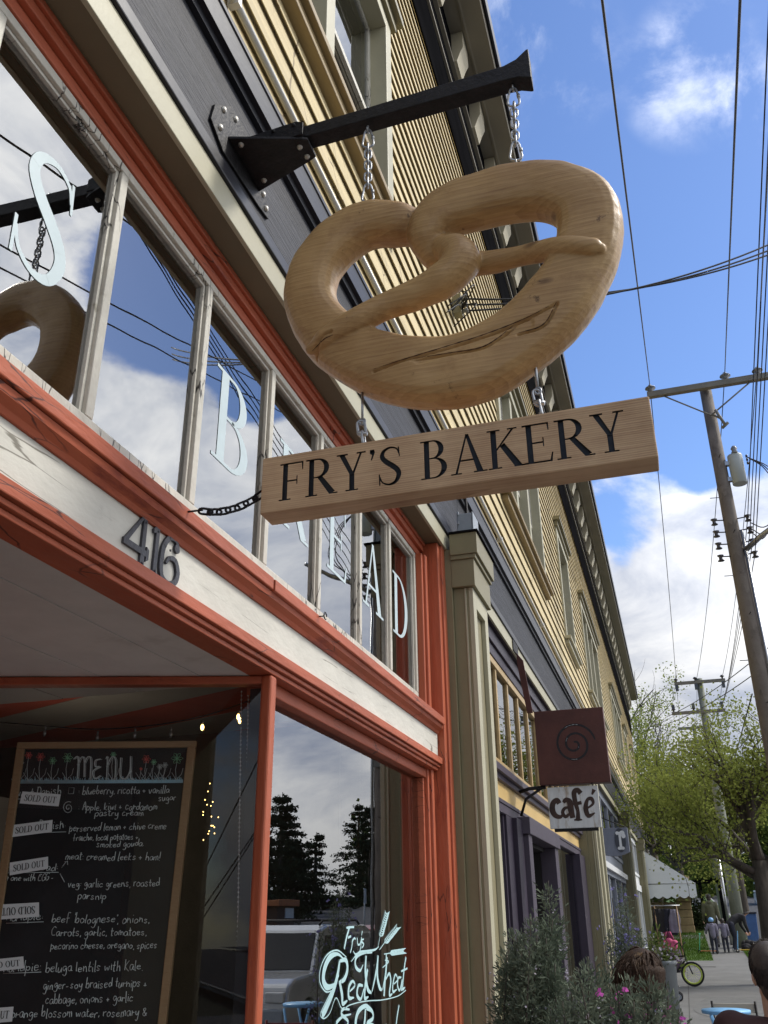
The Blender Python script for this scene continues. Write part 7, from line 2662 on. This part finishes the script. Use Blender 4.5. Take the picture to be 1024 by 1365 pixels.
def car(name, label, x, y, z, paint, L_, W_, H_, facing, kind='suv', rack=False):
    """facing -1: nose towards -y"""
    t = thing(name, label, 'car', (x, y, z))
    s = -facing

    def Y(a):            # a: 0 nose .. L_ tail
        return y + s * (a - L_ / 2) if False else y - facing * (L_ / 2 - a) * -1 * -1
    def YY(a):
        return y + (a - L_ / 2) * (1 if facing < 0 else -1)
    hb = .92 if kind != 'sedan' else .82
    hood = .98 if kind == 'suv' else (.85 if kind == 'sedan' else 1.05)
    body = [(0, .35), (.02, .62), (.10, hood - .12), (.35, hood - .04), (1.20, hood + .02), (L_ - .12, hood + .04), (L_, .80), (L_, .38), (L_ - .3, .28), (.3, .24)]
    mb_ = MB()
    n = len(body)
    vs = []
    for (sx, ins) in ((-1, 0.06), (-1, 0), (1, 0), (1, .06)):
        for (a, h_) in body:
            aa = lerp(a, L_ / 2, .012) if ins else a
            hh = h_
            vs.append((x + sx * (W_ / 2 - ins), YY(aa), z + hh + (0 if not ins else (.02 if hh < .7 else -.05))))
    vs2 = []
    order = [0, 1, 2, 3]
    vs = [vs[k * n:(k + 1) * n] for k in order]
    allv = []
    # order across: outer-left(inset belt low) -> simple prism with bevel
    poly = [(YY(a), z + h_) for a, h_ in body]
    mb_.prism(poly, 'x', x - W_ / 2, x + W_ / 2)
    bo_ = mb_.build('body', paint, t, .07, seg=3)
    if kind == 'suv':
        gh = [(1.15, hood + .0), (1.75, H_ - .08), (2.1, H_), (L_ - .55, H_ - .01), (L_ - .25, H_ - .10), (L_ - .06, hood + .02)]
    elif kind == 'van':
        gh = [(.75, hood), (1.5, H_ - .08), (1.9, H_), (L_ - .2, H_), (L_ - .04, hood)]
    else:
        gh = [(1.25, hood), (2.0, H_ - .04), (2.5, H_), (L_ - 1.35, H_ - .03), (L_ - .55, hood + .05)]
    c = MB()
    tin = .14
    vs = []
    for sx in (-1, 1):
        for (a, h_) in gh:
            f_ = (h_ - hood) / (H_ - hood)
            vs.append((x + sx * (W_ / 2 - .03 - tin * f_), YY(a), z + h_))
    k = len(gh)
    fs = [list(range(k)), list(range(k, 2 * k))[::-1]] + [(i, (i + 1) % k, k + (i + 1) % k, k + i) for i in range(k)]
    c.add(vs, fs)
    c.build('cabin', paint, t, .05, seg=3)
    # windows set just proud of the cabin skin
    def side_pt(sx, a, h_):
        f_ = (h_ - hood) / (H_ - hood)
        return Vector((x + sx * (W_ / 2 - .03 - tin * f_ + .006), YY(a), z + h_))
    top = H_ - .16
    bot = hood + .06
    a0b, a0t = gh[0][0] + .22, gh[1][0] + .12
    a1b, a1t = gh[-1][0] - .14, gh[-2][0] - .12
    nw = 3 if kind != 'sedan' else 2
    for sx in (-1, 1):
        for q in range(nw):
            f0, f1 = q / nw + .015, (q + 1) / nw - .015
            m_ = MB()
            P_ = [side_pt(sx, lerp(a0b, a1b, f0), bot), side_pt(sx, lerp(a0b, a1b, f1), bot), side_pt(sx, lerp(a0t, a1t, f1), top), side_pt(sx, lerp(a0t, a1t, f0), top)]
            nrm = Vector((sx * .004, 0, .001))
            m_.add(P_ + [p_ - nrm * 4 for p_ in P_], [(0, 1, 2, 3), (7, 6, 5, 4), (0, 4, 5, 1), (1, 5, 6, 2), (2, 6, 7, 3), (3, 7, 4, 0)])
            m_.build('side_window', M_CARGLASS, t)
    for (i0, i1, nm) in ((0, 1, 'windscreen'), (k - 1, k - 2, 'rear_window')):
        (a, h0), (b, h1) = gh[i0], gh[i1]
        m_ = MB()
        sgn = -1 if i0 == 0 else 1
        P_ = []
        for (aa, hh, wd) in ((lerp(a, b, .06), lerp(h0, h1, .06), W_ / 2 - .14), (lerp(a, b, .92), lerp(h0, h1, .92), W_ / 2 - .24)):
            P_.append((aa, hh, wd))
        o_ = .02 * sgn
        A_ = [Vector((x - P_[0][2], YY(P_[0][0] + o_), z + P_[0][1] + .01)), Vector((x + P_[0][2], YY(P_[0][0] + o_), z + P_[0][1] + .01)), Vector((x + P_[1][2], YY(P_[1][0] + o_), z + P_[1][1] + .01)), Vector((x - P_[1][2], YY(P_[1][0] + o_), z + P_[1][1] + .01))]
        back_ = Vector((0, (YY(1) - YY(0)) * -.02 * sgn, -.01))
        m_.add(A_ + [p_ + back_ for p_ in A_], [(0, 1, 2, 3), (7, 6, 5, 4), (0, 4, 5, 1), (1, 5, 6, 2), (2, 6, 7, 3), (3, 7, 4, 0)])
        m_.build(nm, M_CARGLASS, t)
    for sx in (-1, 1):
        for a in (.85, L_ - .85):
            w_ = MB()
            c_ = (x + sx * (W_ / 2 - .09), YY(a), z + .34)
            w_.lathe([(.10, -.10), (.22, -.11), (.32, -.10), (.345, -.06), (.345, .06), (.32, .10), (.22, .11), (.10, .10)], c_, 'x', 24)
            wo = w_.build('wheel', M_TYRE, t)
            r_ = MB().lathe([(0, .115 * sx), (.06, .118 * sx), (.08, .09 * sx), (.20, .105 * sx), (.215, .112 * sx), (.22, .09 * sx)], c_, 'x', 20)
            r_.build('rim', M_CHROME, wo)
        q = MB().ball((x + sx * (W_ / 2 + .10), YY(gh[0][0] + .45), z + hood + .12), .11, .06, .085, 12, 8)
        q.tube([(x + sx * (W_ / 2 - .06), YY(gh[0][0] + .45), z + hood + .06), (x + sx * (W_ / 2 + .08), YY(gh[0][0] + .45), z + hood + .08)], .025, 6)
        q.build('door_mirror', paint, t)
        MB().box(x + sx * (W_ / 2 - .22) - .16, x + sx * (W_ / 2 - .22) + .16, min(YY(-.015), YY(.07)), max(YY(-.015), YY(.07)), z + .64, z + .78).build('headlight', M_LAMP, t, .02)
        MB().box(x + sx * (W_ / 2 - .15) - .09, x + sx * (W_ / 2 - .15) + .09, min(YY(L_ - .06), YY(L_ + .012)), max(YY(L_ - .06), YY(L_ + .012)), z + .72, z + .98).build('tail_light', M_TAIL, t, .02)
        if rack:
            MB().tube([(x + sx * (W_ / 2 - .28), YY(2.0), z + H_ - .0), (x + sx * (W_ / 2 - .28), YY(2.15), z + H_ + .07), (x + sx * (W_ / 2 - .28), YY(L_ - .75), z + H_ + .07), (x + sx * (W_ / 2 - .28), YY(L_ - .6), z + H_ - .01)], .022, 7).build('roof_rail', M_IRON, t)
    if rack:
        for a in (2.4, L_ - 1.1):
            MB().tube([(x - W_ / 2 + .28, YY(a), z + H_ + .07), (x + W_ / 2 - .28, YY(a), z + H_ + .07)], .022, 7).build('cross_bar', M_IRON, t)
    bm2 = MB()
    for (a, b) in ((-.05, .09), (L_ - .09, L_ + .05)):
        bm2.box(x - W_ / 2 + .05, x + W_ / 2 - .05, min(YY(a), YY(b)), max(YY(a), YY(b)), z + .36, z + .56)
    bm2.build('bumper', M_GREYBOX if kind == 'suv' else paint, t, .03)
    return t


PAINT_S = pmat('silver_paint', (.48, .49, .50, 1), .25, .03, 2, (1, 1, 1), 0, metal=.35, coat=.6)
PAINT_R = pmat('red_car_paint', (.30, .02, .02, 1), .25, .05, 2, (1, 1, 1), 0, coat=.6)
PAINT_W = pmat('white_car_paint', (.70, .71, .72, 1), .3, .03, 2, (1, 1, 1), 0, coat=.5)
car('parked_suv', 'silver SUV with roof rails parked at the kerb, seen in the display window', 5.0, 16.2, -.16, PAINT_S, 4.7, 1.82, 1.68, -1, 'suv', True)
car('parked_car', 'red car parked behind the silver SUV, seen in the display window', 5.1, 22.0, -.13 + ground_z(22), PAINT_R, 4.5, 1.8, 1.60, -1, 'suv')
vp_ = ony(1026, 1200, 82)
car('parked_van', 'white van far up the street at the right edge', vp_.x, 82, vp_.z - .55, PAINT_W, 4.9, 1.95, 1.95, -1, 'van')

# ------------------------------------------------------------------ far side of the street, met in the glass
def conifer(x, y, h_, r, seed, label, n=2600):
    rnd_ = random.Random(seed)
    t = thing('conifer', label, 'tree', (x, y, 0), 'dark conifers across the street')
    MB().tube([(x, y, -.3), (x, y, h_ * .6), (x, y, h_)], [.3, .18, .03], 8).build('trunk', M_BARK, t)
    lv = MB()
    pts_ = []
    tiers = int(h_ * 1.5)
    for k in range(tiers):
        f = k / tiers
        z = h_ * (.16 + .84 * f)
        rr = r * (1 - f) ** .8 * rnd_.uniform(.7, 1.15) + .2
        for q in range(7):
            a = rnd_.uniform(0, 6.28)
            ln = rr * rnd_.uniform(.55, 1.15)
            m_ = max(6, int(1.7 * n / tiers / 7))
            for j in range(m_):
                g = rnd_.random() ** .6
                pts_.append((x + math.cos(a) * ln * g + rnd_.gauss(0, .13), y + math.sin(a) * ln * g + rnd_.gauss(0, .13), z - .22 * ln * g + .25 * g * g + rnd_.gauss(0, .11)))
    leaf_cards(lv, pts_, .27, rnd_, .4, .55)
    lv.build('crown', LEAF_C, t, recalc=False)


for i, (x, y, h_, r, n) in enumerate(((24, 55, 11.0, 4.0, 4800), (27, 66, 10.6, 4.6, 4800), (29, 73, 8.0, 3.6, 3600), (27, 88, 12.0, 4.6, 4600), (24, 92, 14.0, 5.2, 5000), (30, 60, 8.6, 4.2, 3600), (32, 99, 13.5, 5.2, 4200), (26, 48, 10, 4.0, 3600), (28, 71, 7.6, 4.8, 3600), (30, 81, 9.0, 5.2, 3600), (26, 61, 6.6, 4.4, 3200), (30, 96, 9.4, 5.4, 3600))):
    conifer(x, y, h_, r, 100 + i, 'dark conifer across the street, one of the row met in the window glass', n)
rnd = random.Random(8)
wd = MB()
leaf_cards(wd, [(30 + rnd.gauss(0, 1.2), rnd.uniform(30, 120), rnd.random() ** 1.6 * 3.6) for k in range(14000)], .45, rnd, .3, .8)
o = wd.build('far_shrubbery', LEAF_C, recalc=False)
o['kind'] = 'stuff'
for (x, y, lab) in ((13.5, 45.5, 'first white-plated sign post across the street'), (13.5, 53.0, 'second white-plated sign post across the street')):
    q = thing('sign_post', lab, 'sign post', (x, y, 0), 'sign posts across the street')
    MB().tube([(x, y, 0), (x, y, 3.0)], .04, 8).build('post', M_STEEL, q)
    MB().box(x - .03, x - .02, y - .25, y + .25, 2.3, 3.0).build('plate', M_WPAINT, q)
kq = thing('notice_kiosk', 'small dark timber notice kiosk with an orange fascia across the street', 'kiosk', (20, 49, 0))
MB().box(19.2, 20.8, 48, 50.2, 0, 2.3).build('cabin', pmat('brown_boards', (.10, .06, .04, 1), .8, .3, 5, (1, 6, 1), .3), kq, .02)
MB().prism([(19.0, 2.301), (21.0, 2.301), (21.0, 2.5), (19.0, 2.62)], 'y', 47.7, 50.5).build('roof', pmat('orange_boards', (.45, .16, .06, 1), .7, .2, 5), kq, .02)
MB().box(19.16, 19.199, 49.0, 50.0, 1.7, 2.2).build('panel', M_WPAINT, kq)
tag(MB().prism([(13.3, 0.0), (13.9, 0.0), (13.9, 1.3), (13.7, 1.42), (13.5, 1.42), (13.3, 1.3)], 'y', 40.2, 40.8).build('letter_box', pmat('letterbox_blue', (.10, .20, .32, 1), .5), None, .03), 'blue grey letter box on the far pavement', 'letter box')

bpy.context.view_layer.update()
